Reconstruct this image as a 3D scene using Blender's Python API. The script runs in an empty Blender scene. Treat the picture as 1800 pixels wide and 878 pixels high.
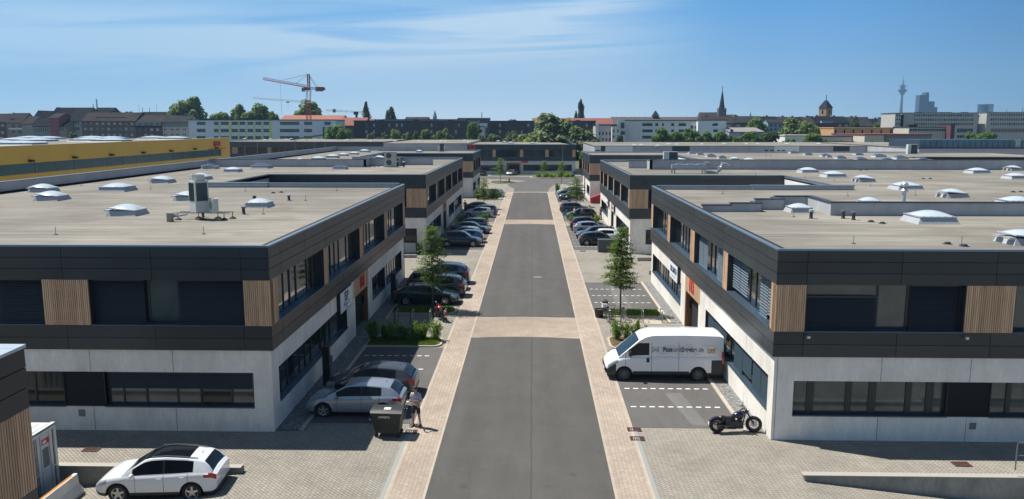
import bpy, bmesh, math, random
from math import sin, cos, pi, radians, atan2, hypot, sqrt
from mathutils import Vector, Matrix, noise
random.seed(7)
S = bpy.context.scene
COL = S.collection
# ---------------------------------------------------------------- camera, world, sun, exposure
CAMH = 12.9
PITCH = radians(8.81); YAW = radians(1.456)
cam = bpy.data.cameras.new('camera'); co = bpy.data.objects.new('camera', cam); COL.objects.link(co)
cam.sensor_width = 36; cam.lens = 28.0
cam.clip_start = 0.3; cam.clip_end = 30000
co.location = (0, 0, CAMH)
co.rotation_euler = (radians(90) - PITCH, 0, YAW)
S.camera = co
SUNV = Vector((4.15, -1.75, -8.0)).normalized()
sl = bpy.data.lights.new('sun', 'SUN'); so = bpy.data.objects.new('sun', sl); COL.objects.link(so)
so.rotation_euler = SUNV.to_track_quat('-Z', 'Y').to_euler(); so.location = (-40, 60, 120)
sl.energy = 5.0; sl.angle = radians(0.53); sl.color = (1.0, 0.955, 0.88)
w = bpy.data.worlds.new("World"); S.world = w; w.use_nodes = True
nt = w.node_tree; N = nt.nodes; L = nt.links; N.clear()
out = N.new('ShaderNodeOutputWorld'); bg = N.new('ShaderNodeBackground'); sky = N.new('ShaderNodeTexSky')
sky.sky_type = 'NISHITA'; sky.sun_disc = False
sky.sun_elevation = math.asin(-SUNV.z); sky.sun_rotation = atan2(-SUNV.x, -SUNV.y)
sky.altitude = 50; sky.air_density = 1.0; sky.dust_density = 0.0; sky.ozone_density = 1.6
bg.inputs['Strength'].default_value = 0.05
# lower sky: pale air near the horizon deepening upwards, soft cirrus drawn by direction (azimuth, elevation)
def mth(op, a, b_=None, c=None):
    m = N.new('ShaderNodeMath'); m.operation = op
    for i, v in enumerate((a, b_, c)):
        if v is None: continue
        if isinstance(v, (int, float)): m.inputs[i].default_value = v
        else: L.new(v, m.inputs[i])
    return m.outputs[0]
def mrg(v, a, b_, c, d, smooth=True):
    m = N.new('ShaderNodeMapRange'); m.interpolation_type = 'SMOOTHSTEP' if smooth else 'LINEAR'
    L.new(v, m.inputs[0]); m.inputs[1].default_value = a; m.inputs[2].default_value = b_; m.inputs[3].default_value = c; m.inputs[4].default_value = d; return m.outputs[0]
tc = N.new('ShaderNodeTexCoord'); sep = N.new('ShaderNodeSeparateXYZ'); L.new(tc.outputs['Generated'], sep.inputs[0])
X_, Y_, Z_ = sep.outputs
hyp = mth('SQRT', mth('ADD', mth('MULTIPLY', X_, X_), mth('MULTIPLY', Y_, Y_))); hyp = mth('MAXIMUM', hyp, 0.05)
az = mth('ARCTAN2', X_, Y_); el = mth('DIVIDE', Z_, hyp)
rp = N.new('ShaderNodeValToRGB'); rp.color_ramp.interpolation = 'B_SPLINE'
els = rp.color_ramp.elements
STOPS = ((0.0, (.78, .92, 1.0)), (.08, (.58, .80, .98)), (.20, (.30, .59, .91)), (.36, (.145, .45, .87)), (.6, (.10, .34, .68)), (1.0, (.06, .22, .50)))
els[0].position = 0; els[0].color = (*STOPS[0][1], 1); els[1].position = 1; els[1].color = (*STOPS[-1][1], 1)
for p_, c_ in STOPS[1:-1]:
    e = els.new(p_); e.color = (*c_, 1)
L.new(mth('MULTIPLY', mth('MAXIMUM', el, 0.0), 2.4), rp.inputs[0])
SKYK = 1/(0.05*1.414)*0.98
ra = N.new('ShaderNodeValToRGB'); ra.color_ramp.interpolation = 'EASE'; L.new(mth('MULTIPLY_ADD', az, .8, .5), ra.inputs[0])
ea = ra.color_ramp.elements; ea[0].position = .04; ea[0].color = (.78, .90, .96, 1); ea[1].position = .98; ea[1].color = (.36, .52, .64, 1)
for p_, c_ in ((.42, (1, 1, 1)), (.54, (1, 1, 1)), (.74, (.68, .80, .90))):
    e = ea.new(p_); e.color = (*c_, 1)
tm = N.new('ShaderNodeVectorMath'); tm.operation = 'MULTIPLY'; L.new(rp.outputs[0], tm.inputs[0]); L.new(ra.outputs[0], tm.inputs[1])
tint = N.new('ShaderNodeVectorMath'); tint.operation = 'SCALE'; L.new(tm.outputs[0], tint.inputs[0]); tint.inputs['Scale'].default_value = SKYK
mixs = N.new('ShaderNodeMix'); mixs.data_type = 'RGBA'; L.new(mrg(el, .14, .34, 0.0, 1.0), mixs.inputs[0]); L.new(tint.outputs[0], mixs.inputs[6]); L.new(sky.outputs[0], mixs.inputs[7])
cmb = N.new('ShaderNodeCombineXYZ'); L.new(mth('MULTIPLY', az, 1.7), cmb.inputs[0]); L.new(mth('MULTIPLY_ADD', az, -1.1, mth('MULTIPLY', el, 24.0)), cmb.inputs[1])
nz = N.new('ShaderNodeTexNoise'); nz.inputs['Scale'].default_value = 1.1; nz.inputs['Detail'].default_value = 8; nz.inputs['Roughness'].default_value = 0.54; nz.inputs['Distortion'].default_value = 1.1
L.new(cmb.outputs[0], nz.inputs['Vector'])
broad = mth('MULTIPLY', mth('MULTIPLY', mrg(nz.outputs[0], .30, .64, 0.0, 1.0), mrg(az, .02, .26, 1.0, 0.03)), mth('MULTIPLY', mrg(el, .03, .08, 0.0, .85), mrg(el, .112, .150, 1.0, .35)))
line = mth('ABSOLUTE', mth('SUBTRACT', el, mth('MULTIPLY_ADD', az, .16, .128)))     # the bright wisp rising to the right
wisp = mth('MULTIPLY', mrg(line, .0, .030, 1.0, 0.0), mth('MULTIPLY', mrg(nz.outputs[0], .25, .65, .1, .85), mth('MULTIPLY', mrg(az, -.30, -.02, 0.0, 1.0), mrg(az, .06, .24, 1.0, 0.0))))
line2 = mth('ABSOLUTE', mth('SUBTRACT', el, mth('MULTIPLY_ADD', az, .02, .100)))
wisp2 = mth('MULTIPLY', mrg(line2, .0, .020, .6, 0.0), mth('MULTIPLY', mrg(nz.outputs[0], .25, .6, .2, 1.0), mrg(az, -.06, .05, 1.0, 0.0)))
cl = mth('MINIMUM', mth('ADD', mth('ADD', broad, wisp), wisp2), .85)
mixc = N.new('ShaderNodeMix'); mixc.data_type = 'RGBA'; L.new(cl, mixc.inputs[0])
L.new(mixs.outputs[2], mixc.inputs[6]); cw = N.new('ShaderNodeVectorMath'); cw.operation = 'MULTIPLY'; cw.inputs[0].default_value = (.66*SKYK, .82*SKYK, .97*SKYK); L.new(ra.outputs[0], cw.inputs[1]); L.new(cw.outputs[0], mixc.inputs[7])
L.new(mixc.outputs[2], bg.inputs[0]); L.new(bg.outputs[0], out.inputs[0])
vs = S.view_settings; vs.view_transform = 'Standard'; vs.look = 'None'; vs.exposure = 0.5; vs.gamma = 1.0; vs.use_curve_mapping = False
S.cycles.use_denoising = True
S.cycles.max_bounces = 6; S.cycles.diffuse_bounces = 2; S.cycles.glossy_bounces = 3; S.cycles.transmission_bounces = 3; S.cycles.volume_bounces = 0
S.cycles.volume_step_rate = 10; S.cycles.volume_max_steps = 32

# ---------------------------------------------------------------- measured-view helpers (points at a given world depth)
_fw = Vector((-sin(YAW)*cos(PITCH), cos(YAW)*cos(PITCH), -sin(PITCH))); _rt = Vector((cos(YAW), sin(YAW), 0)); _up = _rt.cross(_fw)
def _ray(x, y): return _fw + _rt*((x-900)/1400.0) + _up*((439-y)/1400.0)
def G(x, y, z=0.0):
    r = _ray(x, y); t = (z-CAMH)/r.z; return Vector((r.x*t, r.y*t, z))
def at(x, y, Y):
    r = _ray(x, y); t = Y/r.y; return Vector((r.x*t, Y, CAMH+r.z*t))

# ---------------------------------------------------------------- naming / linking helpers
def tag(o, label=None, cat=None, group=None, kind=None):
    if label: o['label'] = label
    if cat: o['category'] = cat
    if group: o['group'] = group
    if kind: o['kind'] = kind
    return o
def empty(name, loc=(0, 0, 0), rz=0.0):
    o = bpy.data.objects.new(name, None); COL.objects.link(o); o.location = loc; o.rotation_euler = (0, 0, rz)
    o.empty_display_size = 0.3
    return o
def thing(name, label, cat, loc=(0, 0, 0), rz=0.0, group=None):
    return tag(empty(name, loc, rz), label, cat, group)
ORD = ('first', 'second', 'third', 'fourth', 'fifth', 'sixth', 'seventh', 'eighth', 'ninth', 'tenth', 'eleventh', 'twelfth', 'thirteenth', 'fourteenth', 'fifteenth')
KIDS = {}
def setpar(o, p):
    o.parent = p; KIDS.setdefault(p.name, []).append(o)
def copy_tree(o, parent=None):
    c = o.copy(); COL.objects.link(c)
    if parent is not None: setpar(c, parent)
    for ch in KIDS.get(o.name, []): copy_tree(ch, c)
    return c

class MB:
    """collects faces for one mesh object"""
    def __init__(s): s.v = []; s.f = []; s.m = []; s.cm = 0
    def face(s, pts, m=None):
        b = len(s.v); s.v.extend([tuple(p) for p in pts]); s.f.append(tuple(range(b, b+len(pts)))); s.m.append(s.cm if m is None else m)
    def box(s, x0, x1, y0, y1, z0, z1, m=None, M=None, taper=1.0):
        cx, cy = (x0+x1)/2, (y0+y1)/2
        P = []
        for z, k in ((z0, 1.0), (z1, taper)):
            for x, y in ((x0, y0), (x1, y0), (x1, y1), (x0, y1)):
                P.append(Vector((cx+(x-cx)*k, cy+(y-cy)*k, z)))
        if M is not None: P = [M @ p for p in P]
        b = len(s.v); s.v.extend([tuple(p) for p in P])
        for q in ((3, 2, 1, 0), (4, 5, 6, 7), (0, 1, 5, 4), (1, 2, 6, 5), (2, 3, 7, 6), (3, 0, 4, 7)):
            s.f.append(tuple(b+i for i in q)); s.m.append(s.cm if m is None else m)
    def obox(s, o, u, n, a0, a1, d0, d1, z0, z1, m=None):
        """box in a facade frame: o origin, u along, n outward"""
        P = []
        for z in (z0, z1):
            for a, d in ((a0, d0), (a1, d0), (a1, d1), (a0, d1)):
                P.append((o[0]+u[0]*a+n[0]*d, o[1]+u[1]*a+n[1]*d, z))
        b = len(s.v); s.v.extend(P)
        flip = (u[0]*n[1]-u[1]*n[0]) < 0
        for q in ((3, 2, 1, 0), (4, 5, 6, 7), (0, 1, 5, 4), (1, 2, 6, 5), (2, 3, 7, 6), (3, 0, 4, 7)):
            q = q[::-1] if flip else q
            s.f.append(tuple(b+i for i in q)); s.m.append(s.cm if m is None else m)
    def tube(s, pts, r, n=8, m=None, cap=True, r1=None):
        pts = [Vector(p) for p in pts]; rings = []
        k = len(pts)
        for i, p in enumerate(pts):
            if i == 0: t = pts[1]-p
            elif i == k-1: t = p-pts[i-1]
            else: t = (pts[i+1]-p).normalized()+(p-pts[i-1]).normalized()
            t.normalize()
            a = Vector((0, 0, 1)) if abs(t.z) < 0.9 else Vector((1, 0, 0))
            e1 = t.cross(a).normalized(); e2 = t.cross(e1)
            if isinstance(r, (list, tuple)): rr = r[i]
            else: rr = r if r1 is None else r+(r1-r)*i/(k-1)
            b = len(s.v)
            for j in range(n):
                an = 2*pi*j/n; s.v.append(tuple(p+e1*(rr*cos(an))+e2*(rr*sin(an))))
            rings.append(b)
        mm = s.cm if m is None else m
        for i in range(k-1):
            for j in range(n):
                j2 = (j+1) % n
                s.f.append((rings[i]+j, rings[i+1]+j, rings[i+1]+j2, rings[i]+j2)); s.m.append(mm)
        if cap:
            s.f.append(tuple(rings[0]+j for j in range(n))); s.m.append(mm)
            s.f.append(tuple(rings[-1]+j for j in reversed(range(n)))); s.m.append(mm)
    def lathe(s, prof, n=16, o=(0, 0, 0), axis='z', m=None, M=None):
        mm = s.cm if m is None else m; rings = []
        for r, h in prof:
            b = len(s.v)
            for j in range(n):
                a = 2*pi*j/n; c, d = r*cos(a), r*sin(a)
                p = (c, d, h) if axis == 'z' else ((c, h, d) if axis == 'y' else (h, c, d))
                p = Vector((p[0]+o[0], p[1]+o[1], p[2]+o[2]))
                if M is not None: p = M @ p
                s.v.append(tuple(p))
            rings.append(b)
        for i in range(len(prof)-1):
            for j in range(n):
                j2 = (j+1) % n; q = (rings[i]+j, rings[i]+j2, rings[i+1]+j2, rings[i+1]+j)
                s.f.append(q if axis != 'y' else q[::-1]); s.m.append(mm)
    def grid(s, rows, m=None, flip=False, closed=False):
        """rows: list of equal-length point lists"""
        b = len(s.v); n = len(rows[0])
        for r in rows: s.v.extend([tuple(p) for p in r])
        mm = s.cm if m is None else m
        for i in range(len(rows)-1):
            for j in range(n-1 if not closed else n):
                j2 = (j+1) % n
                q = (b+i*n+j, b+i*n+j2, b+(i+1)*n+j2, b+(i+1)*n+j)
                s.f.append(q[::-1] if flip else q); s.m.append(mm)
    def prism(s, poly, z0, z1, m=None, side_m=None):
        """vertical prism from a CCW polygon"""
        mm = s.cm if m is None else m; sm = mm if side_m is None else side_m
        b = len(s.v); n = len(poly)
        s.v.extend([(p[0], p[1], z0) for p in poly]); s.v.extend([(p[0], p[1], z1) for p in poly])
        s.f.append(tuple(b+n+i for i in range(n))); s.m.append(mm)
        s.f.append(tuple(b+i for i in reversed(range(n)))); s.m.append(mm)
        for i in range(n):
            j = (i+1) % n; s.f.append((b+i, b+j, b+n+j, b+n+i)); s.m.append(sm)
    def mesh(s, name, mats, smooth=None, weld=False):
        me = bpy.data.meshes.new(name); me.from_pydata(s.v, [], s.f)
        for mt in (mats if isinstance(mats, (list, tuple)) else [mats]): me.materials.append(mt)
        me.polygons.foreach_set('material_index', s.m)
        if weld:
            bm = bmesh.new(); bm.from_mesh(me); bmesh.ops.remove_doubles(bm, verts=bm.verts, dist=weld if isinstance(weld, float) else 1e-4)
            bm.to_mesh(me); bm.free()
        if smooth is not None:
            me.polygons.foreach_set('use_smooth', [True]*len(me.polygons))
            if smooth < 180: me.set_sharp_from_angle(angle=radians(smooth))
        me.update(); return me
    def build(s, name, mats, parent=None, smooth=None, weld=False, loc=None, rot=None):
        o = bpy.data.objects.new(name, s.mesh(name, mats, smooth, weld)); COL.objects.link(o)
        if parent is not None: setpar(o, parent)
        if loc is not None: o.location = loc
        if rot is not None: o.rotation_euler = rot
        return o

# ---------------------------------------------------------------- materials
MT = {}
def nodes(m):
    m.use_nodes = True; t = m.node_tree; b = t.nodes['Principled BSDF']; return t, t.nodes, t.links, b
def mat(name, col, rough=0.6, metal=0.0, spec=0.5, var=0.0, vscale=3.0, bump=0.0, bscale=20.0, stretch=None, coat=0.0, detail=4):
    if name in MT: return MT[name]
    m = bpy.data.materials.new(name); MT[name] = m; t, n, l, b = nodes(m)
    b.inputs['Base Color'].default_value = (*col, 1); b.inputs['Roughness'].default_value = rough
    b.inputs['Metallic'].default_value = metal; b.inputs['Specular IOR Level'].default_value = spec
    if coat: b.inputs['Coat Weight'].default_value = coat; b.inputs['Coat Roughness'].default_value = 0.04
    if var or bump:
        tc = n.new('ShaderNodeTexCoord'); mp = n.new('ShaderNodeMapping'); l.new(tc.outputs['Object'], mp.inputs[0])
        if stretch: mp.inputs['Scale'].default_value = stretch
    if var:
        z = n.new('ShaderNodeTexNoise'); z.inputs['Scale'].default_value = vscale; z.inputs['Detail'].default_value = detail; z.inputs['Roughness'].default_value = 0.6
        l.new(mp.outputs[0], z.inputs['Vector'])
        r = n.new('ShaderNodeMapRange'); r.inputs[1].default_value = 0.25; r.inputs[2].default_value = 0.75; r.inputs[3].default_value = 1-var; r.inputs[4].default_value = 1+var
        l.new(z.outputs[0], r.inputs[0])
        x = n.new('ShaderNodeVectorMath'); x.operation = 'SCALE'; x.inputs[0].default_value = col; l.new(r.outputs[0], x.inputs['Scale'])
        l.new(x.outputs[0], b.inputs['Base Color'])
    if bump:
        z2 = n.new('ShaderNodeTexNoise'); z2.inputs['Scale'].default_value = bscale; z2.inputs['Detail'].default_value = 5; l.new(mp.outputs[0], z2.inputs['Vector'])
        bp = n.new('ShaderNodeBump'); bp.inputs['Strength'].default_value = bump; bp.inputs['Distance'].default_value = 0.02
        l.new(z2.outputs[0], bp.inputs['Height']); l.new(bp.outputs[0], b.inputs['Normal'])
    return m
def paver_mat(name, c1, c2, mortar, sx, sy, rot=0.0, off=0.5, msize=0.012):
    m = bpy.data.materials.new(name); MT[name] = m; t, n, l, b = nodes(m); b.inputs['Roughness'].default_value = 0.85; b.inputs['Specular IOR Level'].default_value = 0.25
    tc = n.new('ShaderNodeTexCoord'); mp = n.new('ShaderNodeMapping'); mp.inputs['Rotation'].default_value = (0, 0, rot); l.new(tc.outputs['Object'], mp.inputs[0])
    br = n.new('ShaderNodeTexBrick'); l.new(mp.outputs[0], br.inputs['Vector'])
    br.inputs['Scale'].default_value = 1; br.inputs['Brick Width'].default_value = sx; br.inputs['Row Height'].default_value = sy; br.inputs['Mortar Size'].default_value = msize
    br.inputs['Mortar Smooth'].default_value = 0.3; br.offset = off; br.inputs['Bias'].default_value = 0.0
    br.inputs['Color1'].default_value = (*c1, 1); br.inputs['Color2'].default_value = (*c2, 1); br.inputs['Mortar'].default_value = (*mortar, 1)
    cur = br.outputs['Color']
    for sc, a in ((0.16, 0.12), (0.9, 0.09), (5.0, 0.07)):
        z = n.new('ShaderNodeTexNoise'); z.inputs['Scale'].default_value = sc; z.inputs['Detail'].default_value = 4; l.new(tc.outputs['Object'], z.inputs['Vector'])
        r = n.new('ShaderNodeMapRange'); r.inputs[1].default_value = 0.3; r.inputs[2].default_value = 0.7; r.inputs[3].default_value = 1-a; r.inputs[4].default_value = 1+a; l.new(z.outputs[0], r.inputs[0])
        x = n.new('ShaderNodeVectorMath'); x.operation = 'SCALE'; l.new(cur, x.inputs[0]); l.new(r.outputs[0], x.inputs['Scale']); cur = x.outputs[0]
    l.new(cur, b.inputs['Base Color'])
    return m
def asphalt_mat(name, c, lane=False):
    m = bpy.data.materials.new(name); MT[name] = m; t, n, l, b = nodes(m); b.inputs['Roughness'].default_value = 0.9; b.inputs['Specular IOR Level'].default_value = 0.25
    tc = n.new('ShaderNodeTexCoord'); cur = None
    v = n.new('ShaderNodeRGB'); v.outputs[0].default_value = (*c, 1); cur = v.outputs[0]
    for sc, a, st in ((0.25, 0.09, (1, .25, 1)), (1.6, 0.06, (1, .2, 1)), (30.0, 0.16, (1, 1, 1)), (0.7, 0.05, (1, 1, 1))):
        mp = n.new('ShaderNodeMapping'); mp.inputs['Scale'].default_value = st; l.new(tc.outputs['Object'], mp.inputs[0])
        z = n.new('ShaderNodeTexNoise'); z.inputs['Scale'].default_value = sc; z.inputs['Detail'].default_value = 5; l.new(mp.outputs[0], z.inputs['Vector'])
        r = n.new('ShaderNodeMapRange'); r.inputs[1].default_value = 0.3; r.inputs[2].default_value = 0.7; r.inputs[3].default_value = 1-a; r.inputs[4].default_value = 1+a; l.new(z.outputs[0], r.inputs[0])
        x = n.new('ShaderNodeVectorMath'); x.operation = 'SCALE'; l.new(cur, x.inputs[0]); l.new(r.outputs[0], x.inputs['Scale']); cur = x.outputs[0]
    # tyre-polished tracks, oil spots and a few long cracks
    sp0 = n.new('ShaderNodeSeparateXYZ'); l.new(tc.outputs['Object'], sp0.inputs[0])
    vo = n.new('ShaderNodeTexVoronoi'); vo.inputs['Scale'].default_value = 0.55; l.new(tc.outputs['Object'], vo.inputs['Vector'])
    r = n.new('ShaderNodeMapRange'); r.inputs[1].default_value = 0.03; r.inputs[2].default_value = 0.13; r.inputs[3].default_value = 0.80; r.inputs[4].default_value = 1; l.new(vo.outputs['Distance'], r.inputs[0])
    x = n.new('ShaderNodeVectorMath'); x.operation = 'SCALE'; l.new(cur, x.inputs[0]); l.new(r.outputs[0], x.inputs['Scale']); cur = x.outputs[0]
    v2 = n.new('ShaderNodeTexVoronoi'); v2.feature = 'DISTANCE_TO_EDGE'; v2.inputs['Scale'].default_value = 0.16; dn = n.new('ShaderNodeTexNoise'); dn.inputs['Scale'].default_value = 1.3; l.new(tc.outputs['Object'], dn.inputs['Vector'])
    ad0 = n.new('ShaderNodeVectorMath'); ad0.operation = 'ADD'; l.new(tc.outputs['Object'], ad0.inputs[0]); l.new(dn.outputs['Color'], ad0.inputs[1]); l.new(ad0.outputs[0], v2.inputs['Vector'])
    r = n.new('ShaderNodeMapRange'); r.inputs[1].default_value = 0.0; r.inputs[2].default_value = 0.006; r.inputs[3].default_value = 0.86; r.inputs[4].default_value = 1; l.new(v2.outputs['Distance'], r.inputs[0])
    x = n.new('ShaderNodeVectorMath'); x.operation = 'SCALE'; l.new(cur, x.inputs[0]); l.new(r.outputs[0], x.inputs['Scale']); cur = x.outputs[0]
    if lane:
        wv = n.new('ShaderNodeMath'); wv.operation = 'MULTIPLY_ADD'; wv.inputs[1].default_value = 3.6; wv.inputs[2].default_value = 1.4; l.new(sp0.outputs[0], wv.inputs[0]); si = n.new('ShaderNodeMath'); si.operation = 'SINE'; l.new(wv.outputs[0], si.inputs[0])
        r = n.new('ShaderNodeMapRange'); r.inputs[1].default_value = -1; r.inputs[2].default_value = 1; r.inputs[3].default_value = 0.965; r.inputs[4].default_value = 1.035; l.new(si.outputs[0], r.inputs[0])
        x = n.new('ShaderNodeVectorMath'); x.operation = 'SCALE'; l.new(cur, x.inputs[0]); l.new(r.outputs[0], x.inputs['Scale']); cur = x.outputs[0]
    if lane:   # paving seam down the middle
        sp = n.new('ShaderNodeSeparateXYZ'); l.new(tc.outputs['Object'], sp.inputs[0])
        wz = n.new('ShaderNodeTexNoise'); wz.inputs['Scale'].default_value = 0.5; l.new(tc.outputs['Object'], wz.inputs['Vector'])
        w1 = n.new('ShaderNodeMath'); w1.operation = 'MULTIPLY_ADD'; w1.inputs[1].default_value = 0.12; w1.inputs[2].default_value = -0.06; l.new(wz.outputs[0], w1.inputs[0])
        ad = n.new('ShaderNodeMath'); ad.operation = 'ADD'; l.new(sp.outputs[0], ad.inputs[0]); l.new(w1.outputs[0], ad.inputs[1])
        a1 = n.new('ShaderNodeMath'); a1.operation = 'ABSOLUTE'; l.new(ad.outputs[0], a1.inputs[0])
        r = n.new('ShaderNodeMapRange'); r.inputs[1].default_value = 0.01; r.inputs[2].default_value = 0.05; r.inputs[3].default_value = 0.72; r.inputs[4].default_value = 1; l.new(a1.outputs[0], r.inputs[0])
        x = n.new('ShaderNodeVectorMath'); x.operation = 'SCALE'; l.new(cur, x.inputs[0]); l.new(r.outputs[0], x.inputs['Scale']); cur = x.outputs[0]
    l.new(cur, b.inputs['Base Color'])
    z2 = n.new('ShaderNodeTexNoise'); z2.inputs['Scale'].default_value = 60; l.new(tc.outputs['Object'], z2.inputs['Vector'])
    bp = n.new('ShaderNodeBump'); bp.inputs['Strength'].default_value = 0.3; bp.inputs['Distance'].default_value = 0.01; l.new(z2.outputs[0], bp.inputs['Height']); l.new(bp.outputs[0], b.inputs['Normal'])
    return m
def roof_mat(name, c, seam=1.0):
    """bituminous sheet roof: seams every metre along X, dusty streaks and puddle stains"""
    m = bpy.data.materials.new(name); MT[name] = m; t, n, l, b = nodes(m); b.inputs['Roughness'].default_value = 0.92; b.inputs['Specular IOR Level'].default_value = 0.2
    tc = n.new('ShaderNodeTexCoord'); v = n.new('ShaderNodeRGB'); v.outputs[0].default_value = (*c, 1); cur = v.outputs[0]
    for sc, a, st in ((0.07, 0.20, (1, 1, 1)), (0.35, 0.16, (.5, 1, 1)), (1.0, 0.20, (.10, 1.6, 1)), (3.5, 0.12, (.12, 1.5, 1)), (14.0, 0.12, (1, 1, 1))):
        mp = n.new('ShaderNodeMapping'); mp.inputs['Scale'].default_value = st; l.new(tc.outputs['Object'], mp.inputs[0])
        z = n.new('ShaderNodeTexNoise'); z.inputs['Scale'].default_value = sc; z.inputs['Detail'].default_value = 5; l.new(mp.outputs[0], z.inputs['Vector'])
        r = n.new('ShaderNodeMapRange'); r.inputs[1].default_value = 0.3; r.inputs[2].default_value = 0.7; r.inputs[3].default_value = 1-a; r.inputs[4].default_value = 1+a; l.new(z.outputs[0], r.inputs[0])
        x = n.new('ShaderNodeVectorMath'); x.operation = 'SCALE'; l.new(cur, x.inputs[0]); l.new(r.outputs[0], x.inputs['Scale']); cur = x.outputs[0]
    sp = n.new('ShaderNodeSeparateXYZ'); l.new(tc.outputs['Object'], sp.inputs[0])
    dv = n.new('ShaderNodeMath'); dv.operation = 'DIVIDE'; dv.inputs[1].default_value = seam; l.new(sp.outputs[1], dv.inputs[0])
    fr = n.new('ShaderNodeMath'); fr.operation = 'FRACT'; l.new(dv.outputs[0], fr.inputs[0])
    r = n.new('ShaderNodeMapRange'); r.inputs[1].default_value = 0.0; r.inputs[2].default_value = 0.10; r.inputs[3].default_value = 0.84; r.inputs[4].default_value = 1.0; l.new(fr.outputs[0], r.inputs[0])
    x = n.new('ShaderNodeVectorMath'); x.operation = 'SCALE'; l.new(cur, x.inputs[0]); l.new(r.outputs[0], x.inputs['Scale']); cur = x.outputs[0]
    # reddish-brown dried puddle stains
    z = n.new('ShaderNodeTexNoise'); z.inputs['Scale'].default_value = 0.22; z.inputs['Detail'].default_value = 3; l.new(tc.outputs['Object'], z.inputs['Vector'])
    r2 = n.new('ShaderNodeMapRange'); r2.inputs[1].default_value = 0.56; r2.inputs[2].default_value = 0.70; r2.inputs[3].default_value = 0; r2.inputs[4].default_value = 0.75; l.new(z.outputs[0], r2.inputs[0])
    mx = n.new('ShaderNodeMix'); mx.data_type = 'RGBA'; l.new(r2.outputs[0], mx.inputs[0]); l.new(cur, mx.inputs[6]); mx.inputs[7].default_value = (c[0]*.78, c[1]*.70, c[2]*.68, 1)
    l.new(mx.outputs[2], b.inputs['Base Color']); return m
def concrete_mat(name, c, var=0.07):
    m = bpy.data.materials.new(name); MT[name] = m; t, n, l, b = nodes(m); b.inputs['Roughness'].default_value = 0.75; b.inputs['Specular IOR Level'].default_value = 0.3
    tc = n.new('ShaderNodeTexCoord'); v = n.new('ShaderNodeRGB'); v.outputs[0].default_value = (*c, 1); cur = v.outputs[0]
    for sc, a, st in ((0.5, var, (1, 1, 1)), (2.2, var*.8, (1, 1, .25)), (9.0, var*.5, (1, 1, .4))):
        mp = n.new('ShaderNodeMapping'); mp.inputs['Scale'].default_value = st; l.new(tc.outputs['Object'], mp.inputs[0])
        z = n.new('ShaderNodeTexNoise'); z.inputs['Scale'].default_value = sc; z.inputs['Detail'].default_value = 5; l.new(mp.outputs[0], z.inputs['Vector'])
        r = n.new('ShaderNodeMapRange'); r.inputs[1].default_value = 0.3; r.inputs[2].default_value = 0.7; r.inputs[3].default_value = 1-a; r.inputs[4].default_value = 1+a; l.new(z.outputs[0], r.inputs[0])
        x = n.new('ShaderNodeVectorMath'); x.operation = 'SCALE'; l.new(cur, x.inputs[0]); l.new(r.outputs[0], x.inputs['Scale']); cur = x.outputs[0]
    l.new(cur, b.inputs['Base Color']); return m
def leaf_mat(name, c, var=0.35):
    m = bpy.data.materials.new(name); MT[name] = m; t, n, l, b = nodes(m); b.inputs['Roughness'].default_value = 0.6; b.inputs['Specular IOR Level'].default_value = 0.3
    g = n.new('ShaderNodeNewGeometry'); r = n.new('ShaderNodeMapRange'); r.inputs[3].default_value = 1-var; r.inputs[4].default_value = 1+var; l.new(g.outputs['Random Per Island'], r.inputs[0])
    x = n.new('ShaderNodeVectorMath'); x.operation = 'SCALE'; x.inputs[0].default_value = c; l.new(r.outputs[0], x.inputs['Scale']); l.new(x.outputs[0], b.inputs['Base Color'])
    tr = n.new('ShaderNodeBsdfTranslucent'); x2 = n.new('ShaderNodeVectorMath'); x2.operation = 'MULTIPLY'; x2.inputs[1].default_value = (1.3, 1.5, .5); l.new(x.outputs[0], x2.inputs[0]); l.new(x2.outputs[0], tr.inputs[0])
    ms = n.new('ShaderNodeMixShader'); ms.inputs[0].default_value = 0.48; l.new(b.outputs[0], ms.inputs[1]); l.new(tr.outputs[0], ms.inputs[2])
    l.new(ms.outputs[0], n['Material Output'].inputs[0]); return m
def grass_mat(name, c):
    m = bpy.data.materials.new(name); MT[name] = m; t, n, l, b = nodes(m); b.inputs['Roughness'].default_value = 0.9
    tc = n.new('ShaderNodeTexCoord'); z = n.new('ShaderNodeTexNoise'); z.inputs['Scale'].default_value = 1.2; z.inputs['Detail'].default_value = 6; l.new(tc.outputs['Object'], z.inputs['Vector'])
    r = n.new('ShaderNodeValToRGB'); r.color_ramp.elements[0].position = .35; r.color_ramp.elements[0].color = (*c, 1); r.color_ramp.elements[1].position = .68; r.color_ramp.elements[1].color = (.12, .10, .04, 1)
    l.new(z.outputs[0], r.inputs[0]); l.new(r.outputs[0], b.inputs['Base Color'])
    z2 = n.new('ShaderNodeTexNoise'); z2.inputs['Scale'].default_value = 40; l.new(tc.outputs['Object'], z2.inputs['Vector'])
    bp = n.new('ShaderNodeBump'); bp.inputs['Strength'].default_value = 0.8; bp.inputs['Distance'].default_value = 0.05; l.new(z2.outputs[0], bp.inputs['Height']); l.new(bp.outputs[0], b.inputs['Normal'])
    return m
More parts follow.
